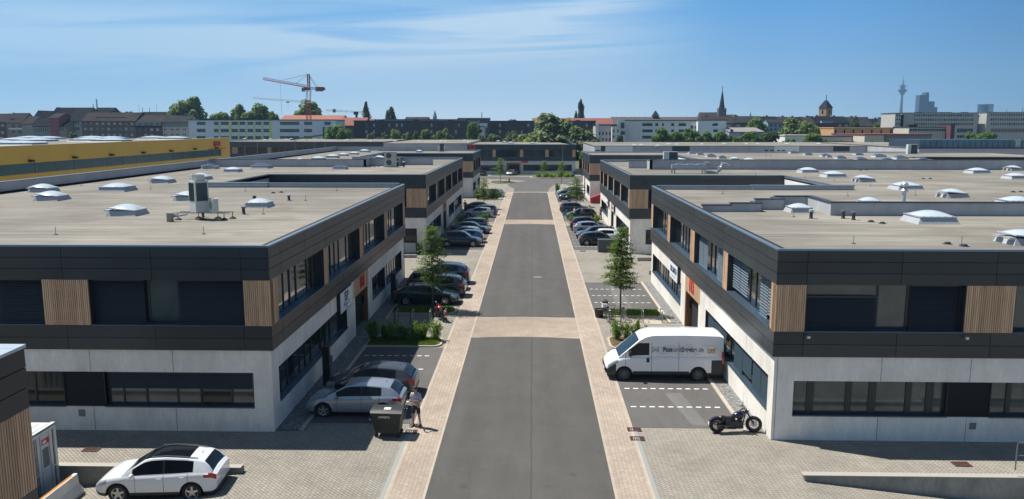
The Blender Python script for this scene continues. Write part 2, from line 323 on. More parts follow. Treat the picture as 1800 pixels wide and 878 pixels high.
def wood_mat(name, c, var=0.28):
    m = bpy.data.materials.new(name); MT[name] = m; t, n, l, b = nodes(m); b.inputs['Roughness'].default_value = 0.7; b.inputs['Specular IOR Level'].default_value = 0.25
    g = n.new('ShaderNodeNewGeometry'); r = n.new('ShaderNodeMapRange'); r.inputs[3].default_value = 1-var; r.inputs[4].default_value = 1+var; l.new(g.outputs['Random Per Island'], r.inputs[0])
    tc = n.new('ShaderNodeTexCoord'); mp = n.new('ShaderNodeMapping'); mp.inputs['Scale'].default_value = (9, 9, .7); l.new(tc.outputs['Object'], mp.inputs[0])
    z = n.new('ShaderNodeTexNoise'); z.inputs['Scale'].default_value = 1.5; z.inputs['Detail'].default_value = 4; l.new(mp.outputs[0], z.inputs['Vector'])
    r2 = n.new('ShaderNodeMapRange'); r2.inputs[1].default_value = .3; r2.inputs[2].default_value = .7; r2.inputs[3].default_value = .8; r2.inputs[4].default_value = 1.15; l.new(z.outputs[0], r2.inputs[0])
    mm = n.new('ShaderNodeMath'); mm.operation = 'MULTIPLY'; l.new(r.outputs[0], mm.inputs[0]); l.new(r2.outputs[0], mm.inputs[1])
    x = n.new('ShaderNodeVectorMath'); x.operation = 'SCALE'; x.inputs[0].default_value = c; l.new(mm.outputs[0], x.inputs['Scale']); l.new(x.outputs[0], b.inputs['Base Color']); return m

M_pave = paver_mat('paving_stones', (.315, .290, .248), (.262, .240, .203), (.150, .136, .114), .24, .12, radians(45), .5, .016)
M_pave2 = paver_mat('gutter_paving', (.385, .318, .258), (.335, .275, .222), (.225, .182, .145), .24, .16, radians(90), .5, .009)
M_pavex = paver_mat('crossing_paving', (.36, .295, .232), (.315, .258, .203), (.235, .19, .15), .2, .1, 0)
M_edge = concrete_mat('pale_edging', (.43, .38, .31), .08)
M_asph = asphalt_mat('road_asphalt', (.090, .086, .081), lane=True)
M_asph2 = asphalt_mat('parking_asphalt', (.112, .107, .103))
M_line = mat('line_paint', (.78, .78, .76), .6, var=.12, vscale=6)
M_kline = concrete_mat('kerb_line_paving', (.40, .345, .28), .08)
M_gravel = mat('gravel', (.17, .17, .165), .9, var=.85, vscale=9, bump=1.0, bscale=18, detail=2)
M_grass = grass_mat('grass', (.040, .066, .014))
M_soil = mat('soil', (.12, .075, .042), .95, var=.3, vscale=5, bump=.6, bscale=12)
M_conc = concrete_mat('precast_concrete', (.78, .75, .69), .10)
M_conc_d = concrete_mat('weathered_concrete', (.26, .255, .23), .2)
M_rend = concrete_mat('grey_render', (.40, .41, .43), .08)
M_rendw = concrete_mat('white_render', (.74, .74, .72), .03)
M_clad = mat('anthracite_cladding', (.026, .033, .039), .38, spec=.5, var=.22, vscale=.5)
def _pan():
    t, n, l, b = nodes(M_clad); src = b.inputs['Base Color'].links[0].from_socket; g = n.new('ShaderNodeNewGeometry'); r = n.new('ShaderNodeMapRange'); r.inputs[3].default_value = .84; r.inputs[4].default_value = 1.18; l.new(g.outputs['Random Per Island'], r.inputs[0])
    x = n.new('ShaderNodeVectorMath'); x.operation = 'SCALE'; l.new(src, x.inputs[0]); l.new(r.outputs[0], x.inputs['Scale']); l.new(x.outputs[0], b.inputs['Base Color'])
_pan()
M_dark = mat('dark_gap', (.012, .013, .015), .8)
M_trim = mat('roof_trim_metal', (.20, .26, .32), .35, metal=.5, var=.06, vscale=1)
M_trimd = mat('dark_coping_metal', (.05, .06, .075), .4, metal=.3)
M_roof = roof_mat('roof_sheet', (.205, .192, .166))
M_wood = wood_mat('larch_slats', (.60, .40, .255), .18)
M_woodd = wood_mat('door_wood', (.30, .14, .06), .2)
M_frame = mat('window_frame', (.022, .028, .034), .4)
M_sill = mat('metal_sill', (.07, .11, .16), .35, metal=.4)
M_glass = mat('window_glass', (.012, .02, .024), .035, spec=.9)
MT['window_glass'].node_tree.nodes['Principled BSDF'].inputs['IOR'].default_value = 2.35
M_glassd = mat('shade_front_glass', (.010, .016, .019), .06, spec=.5)  # duller copy of the glass, giving shaded camera-facing fronts their dark look
M_glassi = mat('painted_lit_glass', (.065, .085, .085), .06, spec=.8, var=.4, vscale=.9)  # lit look of the rooms behind is put into this paler pane colour
M_blind = mat('venetian_blind', (.11, .145, .175), .55, spec=.3); M_blindm = mat('ground_floor_blind', (.030, .050, .066), .6, spec=.2)  # second one: darker slats of the right ground floor windows
M_blindd = mat('dark_blind', (.026, .031, .038), .5)
M_alu = mat('aluminium', (.62, .64, .66), .35, metal=.6)
M_black = mat('black_plastic', (.012, .012, .013), .45)
M_grey = mat('grey_metal', (.20, .21, .22), .45, metal=.5)
M_red = mat('red_letters', (.55, .02, .02), .45)
# ================================================================ GROUND, ROAD, PAVEMENTS
def zg(x, y):
    if y > 28.0: return 0.0
    if x < -11: return -0.6*min(1, (-11-x)/6.3)
    if x > 10: return -0.8*min(1, (x-10)/7.5)
    return 0.0
def sheet(name, poly, z, m, kind='structure', th=None):
    b = MB()
    if th: b.prism(poly, z-th, z)
    else: b.face([(p[0], p[1], z) for p in poly])
    o = b.build(name, m); o['kind'] = kind; return o
def rect(x0, x1, y0, y1): return [(x0, y0), (x1, y0), (x1, y1), (x0, y1)]
b = MB(); b.face([(-4200, -400, -1.4), (4200, -400, -1.4), (4200, 4200, -1.4), (-4200, 4200, -1.4)])
b.build('ground', grass_mat('far_ground', (.07, .085, .04)))['kind'] = 'structure'
xs = [-220, -60, -30, -17.3, -11, 10, 17.5, 30, 60, 220]
b = MB()
b.grid([[(x, -30, zg(x, 0)) for x in xs], [(x, 28.0, zg(x, 0)) for x in xs]])
b.grid([[(x, 28.0, 0) for x in xs], [(x, 245, 0) for x in xs]])
b.build('paving', M_pave)['kind'] = 'structure'
RL, RR = -3.72, 2.95
HW = 1.42
# gutter strips both sides
for nm, x0, x1 in (('gutter_strip', RL-HW, RL), ('gutter_strip', RR, RR+HW)):
    sheet(nm, rect(x0, x1, -30, 158), 0.012, M_pave2)
for nm, x0, x1 in (('kerb_line', RL-.11, RL), ('kerb_line', RR, RR+.11), ('kerb_line', RL-HW-.02, RL-HW+.11), ('kerb_line', RR+HW-.11, RR+HW+.02)):
    sheet(nm, rect(x0, x1, -30, 158), 0.017, M_kline)
def road(y0, y1):
    c = (RL+RR)/2
    # camber bows the ends slightly away from the camera side
    near = [(RL, y0), (c-1.5, y0+.22), (c, y0+.26), (c+1.5, y0+.16), (RR, y0-.1)]
    far = [(RR, y1-.1), (c+1.5, y1+.16), (c, y1+.26), (c-1.5, y1+.22), (RL, y1)]
    sheet('road', near+far, 0.022, M_asph)
road(-30, 47.6); road(53.0, 105.0); road(110.3, 156.0)
for y0, y1 in ((47.6, 53.0), (105.0, 110.3), (156.0, 158.0)):
    sheet('crossing_paving', rect(RL, RR, y0+.1, y1), 0.018, M_pavex)
    sheet('kerb_line', rect(RL, RR, y0-.05, y0+.12), 0.02, M_kline)
# turning area at the end of the street
def gp(lst, z=0): return [tuple(G(x, y, z)[:2]) for x, y in lst]
area = [(RL, 158), (RL, 166), (-4.9, 172), (-5.6, 178), (-4.2, 184), (-1.0, 190), (-8, 196), (-18, 200), (-24, 206), (-24, 214), (-15, 207.5), (-2, 205.5), (6, 207), (12, 210), (60, 214), (60, 190), (20, 189), (9, 185), (5.0, 178), (3.6, 168), (3.1, 158)]
sheet('road_turning_area', area[::-1], 0.020, M_asph2)
sheet('grass_peninsula', [(-7.5, 180), (-4.6, 181.5), (-3.6, 185), (-5.5, 189), (-9.5, 190), (-9.5, 183)], 0.05, M_grass, 'structure', .06)
isl = [(2.0+6.2*cos(a)*1.0, 203+5.0*sin(a)) for a in [i*2*pi/20 for i in range(20)]]
isl = [(x+3.5, y) for x, y in isl]
sheet('island_kerb', isl, 0.13, M_edge, 'structure', .15)
sheet('island_bed', [(5.5+(x-5.5)*.93, 203+(y-203)*.93) for x, y in isl], 0.16, M_grass, 'structure', .05)
sheet('grass_verge', [(-11, 210), (2, 209.5), (2, 212.5), (-11, 213)], 0.05, M_grass, 'structure', .05)

# ---- parking bays
def lot(side, y0, y1, lines, xin=None, xout=None, face=None):
    xi = (xin if xin is not None else (RL-HW if side < 0 else RR+HW)); xo = (xout if xout is not None else (-9.75 if side < 0 else 9.05))
    sheet('parking_asphalt', rect(min(xi, xo), max(xi, xo), y0, y1), 0.010, M_asph2)
    for y in lines:
        x = min(xi, xo)+.25
        mb = MB()
        while x < max(xi, xo)-.5:
            mb.face([(x, y-.055, .016), (x+.25, y-.055, .016), (x+.25, y+.055, .016), (x, y+.055, .016)]); x += .43
        o = mb.build('parking_line', M_line); o['kind'] = 'structure'
def gravel(side, y0, y1):
    a, c = (-10.95, -9.93) if side < 0 else (9.23, 9.95)
    xk = (-9.93, -9.75) if side < 0 else (9.05, 9.23)
    sheet('gravel_strip', rect(a, c, y0, y1), 0.03, M_gravel)
    sheet('kerb_stone', rect(xk[0], xk[1], y0, y1), 0.06, M_edge, 'structure', .07)
lot(-1, 33.2, 45.3, [36.0, 38.55, 41.1, 43.6]); gravel(-1, 32.3, 47.5)
lot(1, 33.0, 45.0, [35.6, 38.2, 40.8, 43.2]); gravel(1, 32.6, 46.5)
lot(-1, 56.0, 66.5, [58.4, 60.9, 63.5]); gravel(-1, 52.2, 66.9)
lot(1, 55.6, 65.4, [57.7, 60.2, 62.6]); gravel(1, 51.6, 65.6)
lot(-1, 83.0, 101.5, [86.6, 89.2, 92, 94.6, 97.5]); gravel(-1, 81.5, 100)
lot(1, 83.0, 103.5, [85.5, 88, 90.5, 93, 95.6, 98.2, 100.8]); gravel(1, 81, 104)
lot(-1, 108, 123, [110.5, 113, 115.5, 118]); lot(-1, 144, 157, [147, 150, 153]); lot(1, 109, 122, [111.5, 114, 116.5]); lot(1, 136, 156.5, [138.5, 141, 143.5, 146, 148.5, 151]); gravel(1, 137, 156)
sheet('parking_patch', [(6.1, 56.2), (7.2, 56.0), (7.0, 64.0), (6.3, 64.0)], 0.013, asphalt_mat('pale_asphalt', (.15, .145, .14)))
sheet('parking_patch', [(7.0, 33.4), (7.7, 33.3), (7.3, 37.6), (6.5, 37.5)], 0.013, MT['pale_asphalt'])
# ---- planting beds and grass strips
def bed(poly_y0, y1, x0, x1, m, name='planting_bed'):
    r = .55; s = 1 if x1 > 0 else -1
    xe = x0 if s > 0 else x1  # street-side end gets rounded corners
    xf = x1 if s > 0 else x0
    pts = [(xf, poly_y0)]
    for k in range(5):
        a = k/4*pi/2; pts.append((xe+s*r-s*r*sin(a), poly_y0+r-r*cos(a)))
    for k in range(5):
        a = k/4*pi/2; pts.append((xe+s*r-s*r*cos(a), y1-r+r*sin(a)))
    pts.append((xf, y1))
    if s > 0: pts = pts[::-1]
    sheet('kerb_stone', pts, 0.09, M_edge, 'structure', .1)
    cx = (xe+xf)/2; cy = (poly_y0+y1)/2
    sheet(name, [(x-(.13 if x > cx else -.13), y-(.13 if y > cy else -.13)) for x, y in pts], 0.115, m, 'structure', .05)
bed(45.4, 47.4, -9.9, -5.35, M_grass); bed(45.2, 47.9, 4.6, 9.1, M_soil)
bed(53.7, 55.8, -9.9, -5.3, M_grass, 'grass_strip'); bed(53.2, 55.3, 4.75, 9.0, M_grass, 'grass_strip')
bed(101.8, 104, -9.9, -5.3, M_grass); bed(103.8, 106.5, 4.7, 9.0, M_soil); bed(131, 134, 4.7, 8.2, M_grass); bed(157.5, 160, 4.4, 9, M_soil); bed(139.5, 142.5, -9.9, -6, M_soil)
sheet('slab_patch', [(7.55, 51.3), (8.6, 51.3), (8.7, 53.1), (7.45, 53.1)], 0.012, M_edge)
# drain channel and drains on the right forecourt
sheet('drain_channel', rect(RR+HW, RR+HW+.16, -30, 32.6), 0.018, mat('channel_concrete', (.27, .28, .265), .7))
sheet('drain_channel', rect(-5.32, -5.16, -30, 33), 0.018, MT['channel_concrete'])
M_rust = mat('rusty_iron', (.085, .035, .03), .7, var=.3, vscale=20)
def grate(x, y, lab, w_=.36, d=.42):
    t = thing('drain_grate', lab, 'drain grate', (x, y, zg(x, y)+.0), 0, 'cast iron drain grates')
    mb = MB(); mb.box(-w_, -w_+.05, -d/2, d/2, .015, .035); mb.box(w_-.05, w_, -d/2, d/2, .015, .035); mb.box(-w_+.05, w_-.05, -d/2, -d/2+.05, .015, .035); mb.box(-w_+.05, w_-.05, d/2-.05, d/2, .015, .035)
    mb.build('frame', M_rust, t)
    mb = MB()
    k = -w_+.09
    while k < w_-.08: mb.box(k, k+.035, -d/2+.05, d/2-.05, .014, .031); k += .075
    mb.build('bars', M_rust, t)
    mb = MB(); mb.face([(-w_+.05, -d/2+.05, .013), (w_-.05, -d/2+.05, .013), (w_-.05, d/2-.05, .013), (-w_+.05, d/2-.05, .013)]); mb.build('pit', M_dark, t)
grate(4.42, 32.75, 'rusty drain grate at the corner of the parking bay, farther one of a pair', .3)
grate(4.42, 31.75, 'rusty drain grate on the right pale drain channel, nearer one of a close pair', .3)
grate(-5.12, 32.25, 'rusty drain grate in the bin shadow by the feet of the standing man', .25)
grate(-5.1, 33.0, 'reddish grate right between the feet of the man in shorts', .2, .3)
v = G(161, 791); grate(v.x, v.y, 'rusty square drain grate in front of the left building above the low wall', .32)
v = G(1690, 817); grate(v.x, v.y, 'rusty square drain grate in front of the right building above the low wall', .32)
v = G(1102, 443); grate(5.3, 82.2, 'small drain grate by the street beside the grey bin enclosure', .3)
v = G(945, 488); mh = MB(); mh.lathe([(0, .034), (.30, .034), (.30, .024)], 20); mh.lathe([(.31, .030), (.42, .030), (.42, .024)], 20)
o = mh.build('manhole_cover', mat('manhole_iron', (.17, .16, .15), .7)); o.location = (v.x, v.y, 0); tag(o, 'round manhole cover in the middle of the asphalt road', 'manhole cover')

# ================================================================ STREET BUILDINGS
ZB, ZW0, ZW1, ZR = 3.6, 4.65, 6.6, 8.05
def window(root, o, u, n, a0, a1, z0, z1, dg, mulls, blinds=(), lit=(), fr=.07, name='window', sill=True, dout=0.12):
    mb = MB()
    mb.obox(o, u, n, a0, a1, dg-.05, dg+.05, z0, z0+fr); mb.obox(o, u, n, a0, a1, dg-.05, dg+.05, z1-fr, z1)
    mb.obox(o, u, n, a0, a0+fr, dg-.05, dg+.05, z0+fr, z1-fr); mb.obox(o, u, n, a1-fr, a1, dg-.05, dg+.05, z0+fr, z1-fr)
    for (m0, m1) in mulls: mb.obox(o, u, n, m0, m1, dg-.05, dg+.045, z0+fr, z1-fr)
    # dark lined reveals
    mb.obox(o, u, n, a0-.03, a0, dg-.05, dout-.015, z0, z1); mb.obox(o, u, n, a1, a1+.03, dg-.05, dout-.015, z0, z1)
    wo = mb.build(name, M_frame, root)
    edges = [a0+fr]+[e for m in mulls for e in m]+[a1-fr]
    g1 = MB(); g2 = MB()
    for i in range(0, len(edges)-1, 2):
        e0, e1 = edges[i], edges[i+1]; c = (e0+e1)/2
        t = (random.random()-.5)*.010; isl_ = any(l0 <= c <= l1 for l0, l1 in lit)
        # each pane leans a hair differently, as real glazing does
        def pt(a, z, dd): return (o[0]+u[0]*a+n[0]*dd, o[1]+u[1]*a+n[1]*dd, z)
        q = [pt(e0, z0+fr, dg-t), pt(e1, z0+fr, dg+t), pt(e1, z1-fr, dg+t), pt(e0, z1-fr, dg-t)]
        if (u[0]*n[1]-u[1]*n[0]) > 0: q = q[::-1]
        (g2 if isl_ else g1).face(q)
    if g1.f: g1.build('pane', M_glassd if n[1] < 0 else M_glass, wo)
    if g2.f: g2.build('pane', M_glassi, wo)
    if sill:
        s = MB(); s.obox(o, u, n, a0-.03, a1+.03, dg+.05, dout+.05, z0-.035, z0+.012); s.build('sill', M_sill, wo)
    fields = []
    for bl in blinds:   # blinds hang in fields about as wide as a casement
        nf = 1 if len(bl) > 4 and bl[4] is M_blindd else max(1, round((bl[1]-bl[0])/1.45)); wf = (bl[1]-bl[0])/nf
        fields += [(bl[0]+q*wf+.03, bl[0]+(q+1)*wf-.03, bl[2]+random.choice((0, 0, .1, .25))*(nf > 1), *bl[3:]) for q in range(nf)]
    for bl in fields:
        b0, b1, zb0, zb1 = bl[:4]; mt = bl[4] if len(bl) > 4 else M_blind; pit = .098 if mt is M_blindd else .135
        s = MB(); z = zb0; d0 = dg+.10
        s.obox(o, u, n, b0, b1, d0-.03, d0+.07, zb1-.07, zb1-.005)
        while z < zb1-.07:
            def p2(a, dd, zz): return (o[0]+u[0]*a+n[0]*dd, o[1]+u[1]*a+n[1]*dd, zz)
            q = [p2(b0, d0+.055, z), p2(b1, d0+.055, z), p2(b1, d0, z+.075), p2(b0, d0, z+.075)]
            s.face(q); z += pit
        s.build('blind', mt, wo)
    return wo
def mullset(a0, a1, pat, w_=.075):
    r = []; x = a0; i = 0
    while True:
        x += pat[i % len(pat)]; i += 1
        if x > a1-.5: break
        r.append((x, x+w_))
    return r
def slats(root, o, u, n, a0, a1, z0, z1, m=None, name='wood_panel', d=.12, back=-.28, pitch=.083, w_=.058):
    mb = MB(); k = int((a1-a0)/pitch); p = (a1-a0)/max(k, 1)
    mb.obox(o, u, n, a0, a1, back, d-.045, z0, z1)
    for i in range(k): mb.obox(o, u, n, a0+i*p+(p-w_)/2, a0+i*p+(p+w_)/2, d-.045, d, z0+.01, z1-.01)
    return mb.build(name, m or M_wood, root)
def cladding(root, o, u, n, L_, z0, z1, rows, first, name):
    mb = MB(); mb.obox(o, u, n, -.085, L_+.085, -.35, .088, z0+.003, z1-.003, 1)
    e = [-.108]; x = first
    while x < L_-.3: e.append(x); x += 3.74
    e.append(L_+.108); h = (z1-z0)/rows; g = .011
    for r in range(rows):
        for i in range(len(e)-1):
            mb.obox(o, u, n, e[i]+(g if i else 0), e[i+1]-(g if i < len(e)-2 else 0), .092, .12, z0+r*h+(g if r else 0), z0+(r+1)*h-(g if r < rows-1 else 0), 0)
    return mb.build(name, [M_clad, M_dark], root)
def concrete(root, o, u, n, L_, z1, ops, joints, m=None, name='concrete_wall', dep=.3, z0=-.9):
    us = sorted(set([0, L_]+[a for op in ops for a in op[:2]]+list(joints))); zs = sorted(set([z0, z1]+[z for op in ops for z in op[2:4]]))
    mb = MB(); g = .009; left = (u[0]*n[1]-u[1]*n[0]) > 0
    def pt(a, d, z): return (o[0]+u[0]*a+n[0]*d, o[1]+u[1]*a+n[1]*d, z)
    for i in range(len(us)-1):
        g0 = g if us[i] in joints else 0; g1 = g if us[i+1] in joints else 0
        for j in range(len(zs)-1):
            ca, cz = (us[i]+us[i+1])/2, (zs[j]+zs[j+1])/2
            if any(op[0] < ca < op[1] and op[2] < cz < op[3] for op in ops): continue
            q = [pt(us[i]+g0, 0, zs[j]), pt(us[i+1]-g1, 0, zs[j]), pt(us[i+1]-g1, 0, zs[j+1]), pt(us[i]+g0, 0, zs[j+1])]
            mb.face(q[::-1] if left else q, 0)
            q = [pt(us[i], -.03, zs[j]), pt(us[i+1], -.03, zs[j]), pt(us[i+1], -.03, zs[j+1]), pt(us[i], -.03, zs[j+1])]
            mb.face(q[::-1] if left else q, 1)
    for op in ops:
        a0, a1, p0, p1 = op[:4]; dd = op[4] if len(op) > 4 else dep
        for q in ([pt(a0, 0, p0), pt(a0, -dd, p0), pt(a0, -dd, p1), pt(a0, 0, p1)], [pt(a1, -dd, p0), pt(a1, 0, p0), pt(a1, 0, p1), pt(a1, -dd, p1)],
                  [pt(a0, -dd, p1), pt(a1, -dd, p1), pt(a1, 0, p1), pt(a0, 0, p1)], [pt(a0, 0, p0), pt(a1, 0, p0), pt(a1, -dd, p0), pt(a0, -dd, p0)]):
            mb.face(q, 0)
    return mb.build(name, [m or M_conc, M_dark], root)
def text(root, s, size, loc, u3, up3, m, name='lettering', ext=.01, align='CENTER', bold=.0, sx=1.0):
    """flat lettering; u3 reading direction, up3 up direction"""
    c = bpy.data.curves.new(name, 'FONT'); c.body = s; c.size = size; c.extrude = ext; c.align_x = align; c.align_y = 'CENTER'; c.offset = bold; c.materials.append(m)
    o = bpy.data.objects.new(name, c); COL.objects.link(o)
    u3 = Vector(u3).normalized(); up3 = Vector(up3).normalized(); n3 = u3.cross(up3)
    M = Matrix((u3*sx, up3, n3)).transposed().to_4x4(); M.translation = Vector(loc); 
    bpy.context.view_layer.update()
    me = bpy.data.meshes.new_from_object(o); r = bpy.data.objects.new(name, me); bpy.data.objects.remove(o); COL.objects.link(r)
    if root is not None: setpar(r, root)
    r.matrix_local = M
    return r
def door(root, o, u, n, a0, a1, num, dep=1.25):
    """recessed entrance: wood-lined niche, wood panel with a red house number above"""
    slats(root, o, u, n, a0-.35, a1+.05, 2.42, ZB-.02, M_wood, 'entrance_panel', d=.02, back=-.2)
    nb = MB()
    nb.obox(o, u, n, a0, a0+.06, -dep, -.03, 0.02, 2.42); nb.obox(o, u, n, a1-.06, a1, -dep, -.03, 0.02, 2.42); nb.obox(o, u, n, a0+.06, a1-.06, -dep-.1, -dep, .02, 2.42)
    k = 0.0
    while k < dep-.1:
        nb.obox(o, u, n, a1-.09, a1-.06, -k-.11, -k-.04, .03, 2.41); nb.obox(o, u, n, a0+.06, a0+.09, -k-.11, -k-.04, .03, 2.41); k += .095
    nb.build('entrance_lining', M_woodd, root)
    d = MB(); c = (a0+a1)/2; d.obox(o, u, n, c-.55, c+.55, -dep, -dep+.05, .03, 2.15); dd = d.build('door', M_frame, root)
    d = MB(); d.obox(o, u, n, c-.4, c+.4, -dep+.05, -dep+.056, .3, 2.0); d.build('pane', M_glass, dd)
    d = MB(); d.obox(o, u, n, c+.44, c+.47, -dep+.05, -dep+.11, .8, 1.5); d.build('handle', M_alu, dd)
    d = MB(); d.obox(o, u, n, a1-.22, a1-.09, -.75, -.25, 1.25, 1.75); d.build('letter_box', M_black, root)
    st = MB(); st.obox(o, u, n, a0-.02, a1+.02, -dep, .9, .006, .022); st.build('doorstep', mat('step_slab', (.17, .175, .18), .7), root)
    if num:
        rd = 1 if (u[0]*n[1]-u[1]*n[0]) < 0 else -1
        p = (o[0]+u[0]*c+n[0]*.045, o[1]+u[1]*c+n[1]*.045, 3.02)
        text(root, num, 1.02, p, (u[0]*rd, u[1]*rd, 0), (0, 0, 1), M_red, 'house_number', .02, bold=.03, sx=1.0)
def roof_edge(root, poly, z=ZR, skip=(), m=None, inn=.04, outw=.15):
    mb = MB(); k = len(poly)
    for i in range(k):
        if i in skip: continue
        a, c = Vector(poly[i]), Vector(poly[(i+1) % k]); d = (c-a); L_ = d.length; d.normalize(); n = (d.y, -d.x)
        alongx = abs(d.x) > abs(d.y)
        mb.obox(a, d, n, -.143 if alongx else -.05, L_+(.143 if alongx else .05), -inn, outw, z-.07, z+(.004 if alongx else .0))
    return mb.build('roof_edge', m or M_trim, root)
def plain(root, segs, z0, z1, m, name='wall', th=.3):
    for (x0, y0, x1, y1) in segs:   # CCW direction: outside on the right
        a = Vector((x0, y0)); d = Vector((x1-x0, y1-y0)); L_ = d.length; d.normalize()
        mb = MB(); mb.obox(a, d, (d.y, -d.x), 0, L_, -th, 0, z0, z1); mb.build(name, m, root)
def strip(root, o, u, n, segs, blinds={}, lit={}, pat=(1.9, 1.0)):
    for i, (a0, a1, k) in enumerate(segs):
        if k == 'w': slats(root, o, u, n, a0, a1, ZW0, ZW1)
        else: window(root, o, u, n, a0+.03, a1-.03, ZW0+.035, ZW1-.005, -.28, mullset(a0, a1, pat), blinds.get(i, ()), lit.get(i, ()))
def base_core(root, boxes, ztop=7.6):
    mb = MB()
    for (x0, x1, y0, y1) in boxes: mb.box(x0, x1, y0, y1, -.9, ztop)
    return mb.build('interior', M_dark, root)
def roof(root, poly, z=7.78, m=None, name='roof'):
    mb = MB(); mb.prism(poly, z-.14, z); return mb.build(name, m or M_roof, root)
def parapet(root, segs, z0, z1, m=None, cap=None, th=.3, name='parapet'):
    mb = MB(); cb = MB()
    for (x0, y0, x1, y1) in segs:
        a = Vector((x0, y0)); d = Vector((x1-x0, y1-y0)); L_ = d.length; d.normalize(); n = (d.y, -d.x)
        mb.obox(a, d, n, 0, L_, -th, 0, z0, z1); cb.obox(a, d, n, -.05, L_+.05, -th-.05, .05, z1, z1+.06+(.004 if abs(d.x) > .5 else 0))
    o = mb.build(name, m or M_rend, root); cb.build('coping', cap or M_trimd, o); return o
LAB = 'dark clad two storey building, '

# ---------- building A (near left)
XL, XR = -10.95, 9.95
A = thing('commercial_building', LAB+'nearest on the left of the street, number 181', 'building', (-26, 50, 0), 0, 'commercial buildings along the street')
def rel(root):
    """parts are modelled in world coordinates; shift them under their root"""
    off = root.location.copy()
    for ch in KIDS.get(root.name, []):
        ch.matrix_parent_inverse = Matrix.Translation(-off)
o, u, n = (XL, 32.15), (-1, 0), (0, -1)
concrete(A, o, u, n, 30, ZB, [(.8, 18, 1.05, 2.6)], [4.2, 7.75, 11.3, 14.9, 18.5, 22, 25.6])
GB = M_blindd
window(A, o, u, n, .83, 7.2, 1.08, 2.6, -.26, mullset(.8, 7.0, (1.0, .09+1.25)), [(.9, 7.15, 1.85, 2.58, GB)], [(1.0, 2.0), (2.6, 4.1), (4.8, 6.9)], dout=0)
mb = MB(); mb.obox(o, u, n, 7.2, 9.0, -.25, -.08, 1.06, 2.6); mb.build('infill_panel', mat('infill', (.020, .020, .023), .6, spec=.15), A)
window(A, o, u, n, 9.0, 17.97, 1.08, 2.6, -.26, mullset(9, 17, (1.3, 1.0)), (), (), dout=0)
cladding(A, o, u, n, 30, ZB, ZW0, 2, 1.05, 'cladding_band'); cladding(A, o, u, n, 30, ZW1, ZR-.06, 3, 1.05, 'fascia')
strip(A, o, u, n, [(-.12, 1.0, 'w'), (1.0, 7.5, 'g'), (7.5, 9.45, 'w'), (9.45, 16.0, 'g'), (16, 18, 'w'), (18, 24.5, 'g'), (24.5, 26.5, 'w'), (26.5, 30, 'g')],
      {1: [(1.05, 3.85, ZW0+.05, ZW1-.02, GB), (5.25, 7.45, ZW0+.05, ZW1-.02, GB)], 3: [(9.6, 11.6, ZW0+.05, ZW1-.02, GB)]}, {1: [(3.9, 5.2)]}, pat=(2.85, 1.25, 2.2))
mb = MB(); mb.obox(o, u, n, 8.15, 8.42, 0, .03, .62, .92); mb.obox(o, u, n, 8.19, 8.38, .03, .035, .66, .88); mb.build('wall_socket_box', M_grey, A)
o, u, n = (XL, 32.15), (0, 1), (1, 0); LA = 35.05
concrete(A, o, u, n, LA, ZB, [(.9, 13.7, 1.05, 2.6), (15.9, 19.8, .0, 2.42, 1.2), (21.2, 26.0, 1.05, 2.6), (26.35, 33.6, 1.05, 2.6)], [5.2, 9.8, 14.6, 20.6, 26.17, 30.5])
window(A, o, u, n, .93, 13.67, 1.08, 2.6, -.28, mullset(.9, 13.6, (.95, 1.0, 1.9)), dout=0)
door(A, o, u, n, 15.9, 19.8, '181')
window(A, o, u, n, 21.23, 25.97, 1.08, 2.6, -.28, mullset(21.2, 25.9, (1.0, 1.6)), dout=0); window(A, o, u, n, 26.38, 33.57, 1.08, 2.6, -.28, mullset(26.3, 33.5, (1.0, .9)), dout=0)
cladding(A, o, u, n, LA, ZB, ZW0, 2, 1.4, 'cladding_band'); cladding(A, o, u, n, LA, ZW1, ZR-.06, 3, 1.4, 'fascia')
strip(A, o, u, n, [(-.12+.05, .9, 'w'), (.9, 8.5, 'g'), (8.5, 9.35, 'w'), (9.35, 17.2, 'g'), (17.2, 18.2, 'w'), (18.2, 25.6, 'g'), (25.6, 26.7, 'w'), (26.7, 34.1, 'g'), (34.1, LA, 'w')], pat=(1.85, .95, 1.0))
plain(A, [(XL, 67.2, -26.9, 67.2), (-26.9, 67.2, -26.9, 81.0)], -.9, 7.94, M_rend, 'rear_wall')
plain(A, [(-41, 101, -41, 32.15)], -.9, 7.94, M_rend, 'side_wall')
polyA = [(-41, 32.15), (XL, 32.15), (XL, 67.2), (-26.9, 67.2), (-26.9, 81.0), (-41, 81.0)]
roof(A, polyA); roof_edge(A, polyA, skip=(5, 4, 3))
base_core(A, [(-40.7, XL-.42, 32.6, 66.9), (-40.7, -27.2, 66.9, 81.3)])
parapet(A, [(-41, 81, -41, 32.15)], 7.78, 8.62, cap=M_trim)
parapet(A, [(XL-.3, 66.95, -22.3, 66.95)], 7.78, 8.10, cap=M_trim); parapet(A, [(-22.3, 67.0, -28.1, 67.0)], 7.78, 8.14, cap=M_trim, th=.5)
parapet(A, [(-26.9, 67.2, -26.9, 81.0)], 7.78, 7.98, cap=M_trimd)
rel(A)
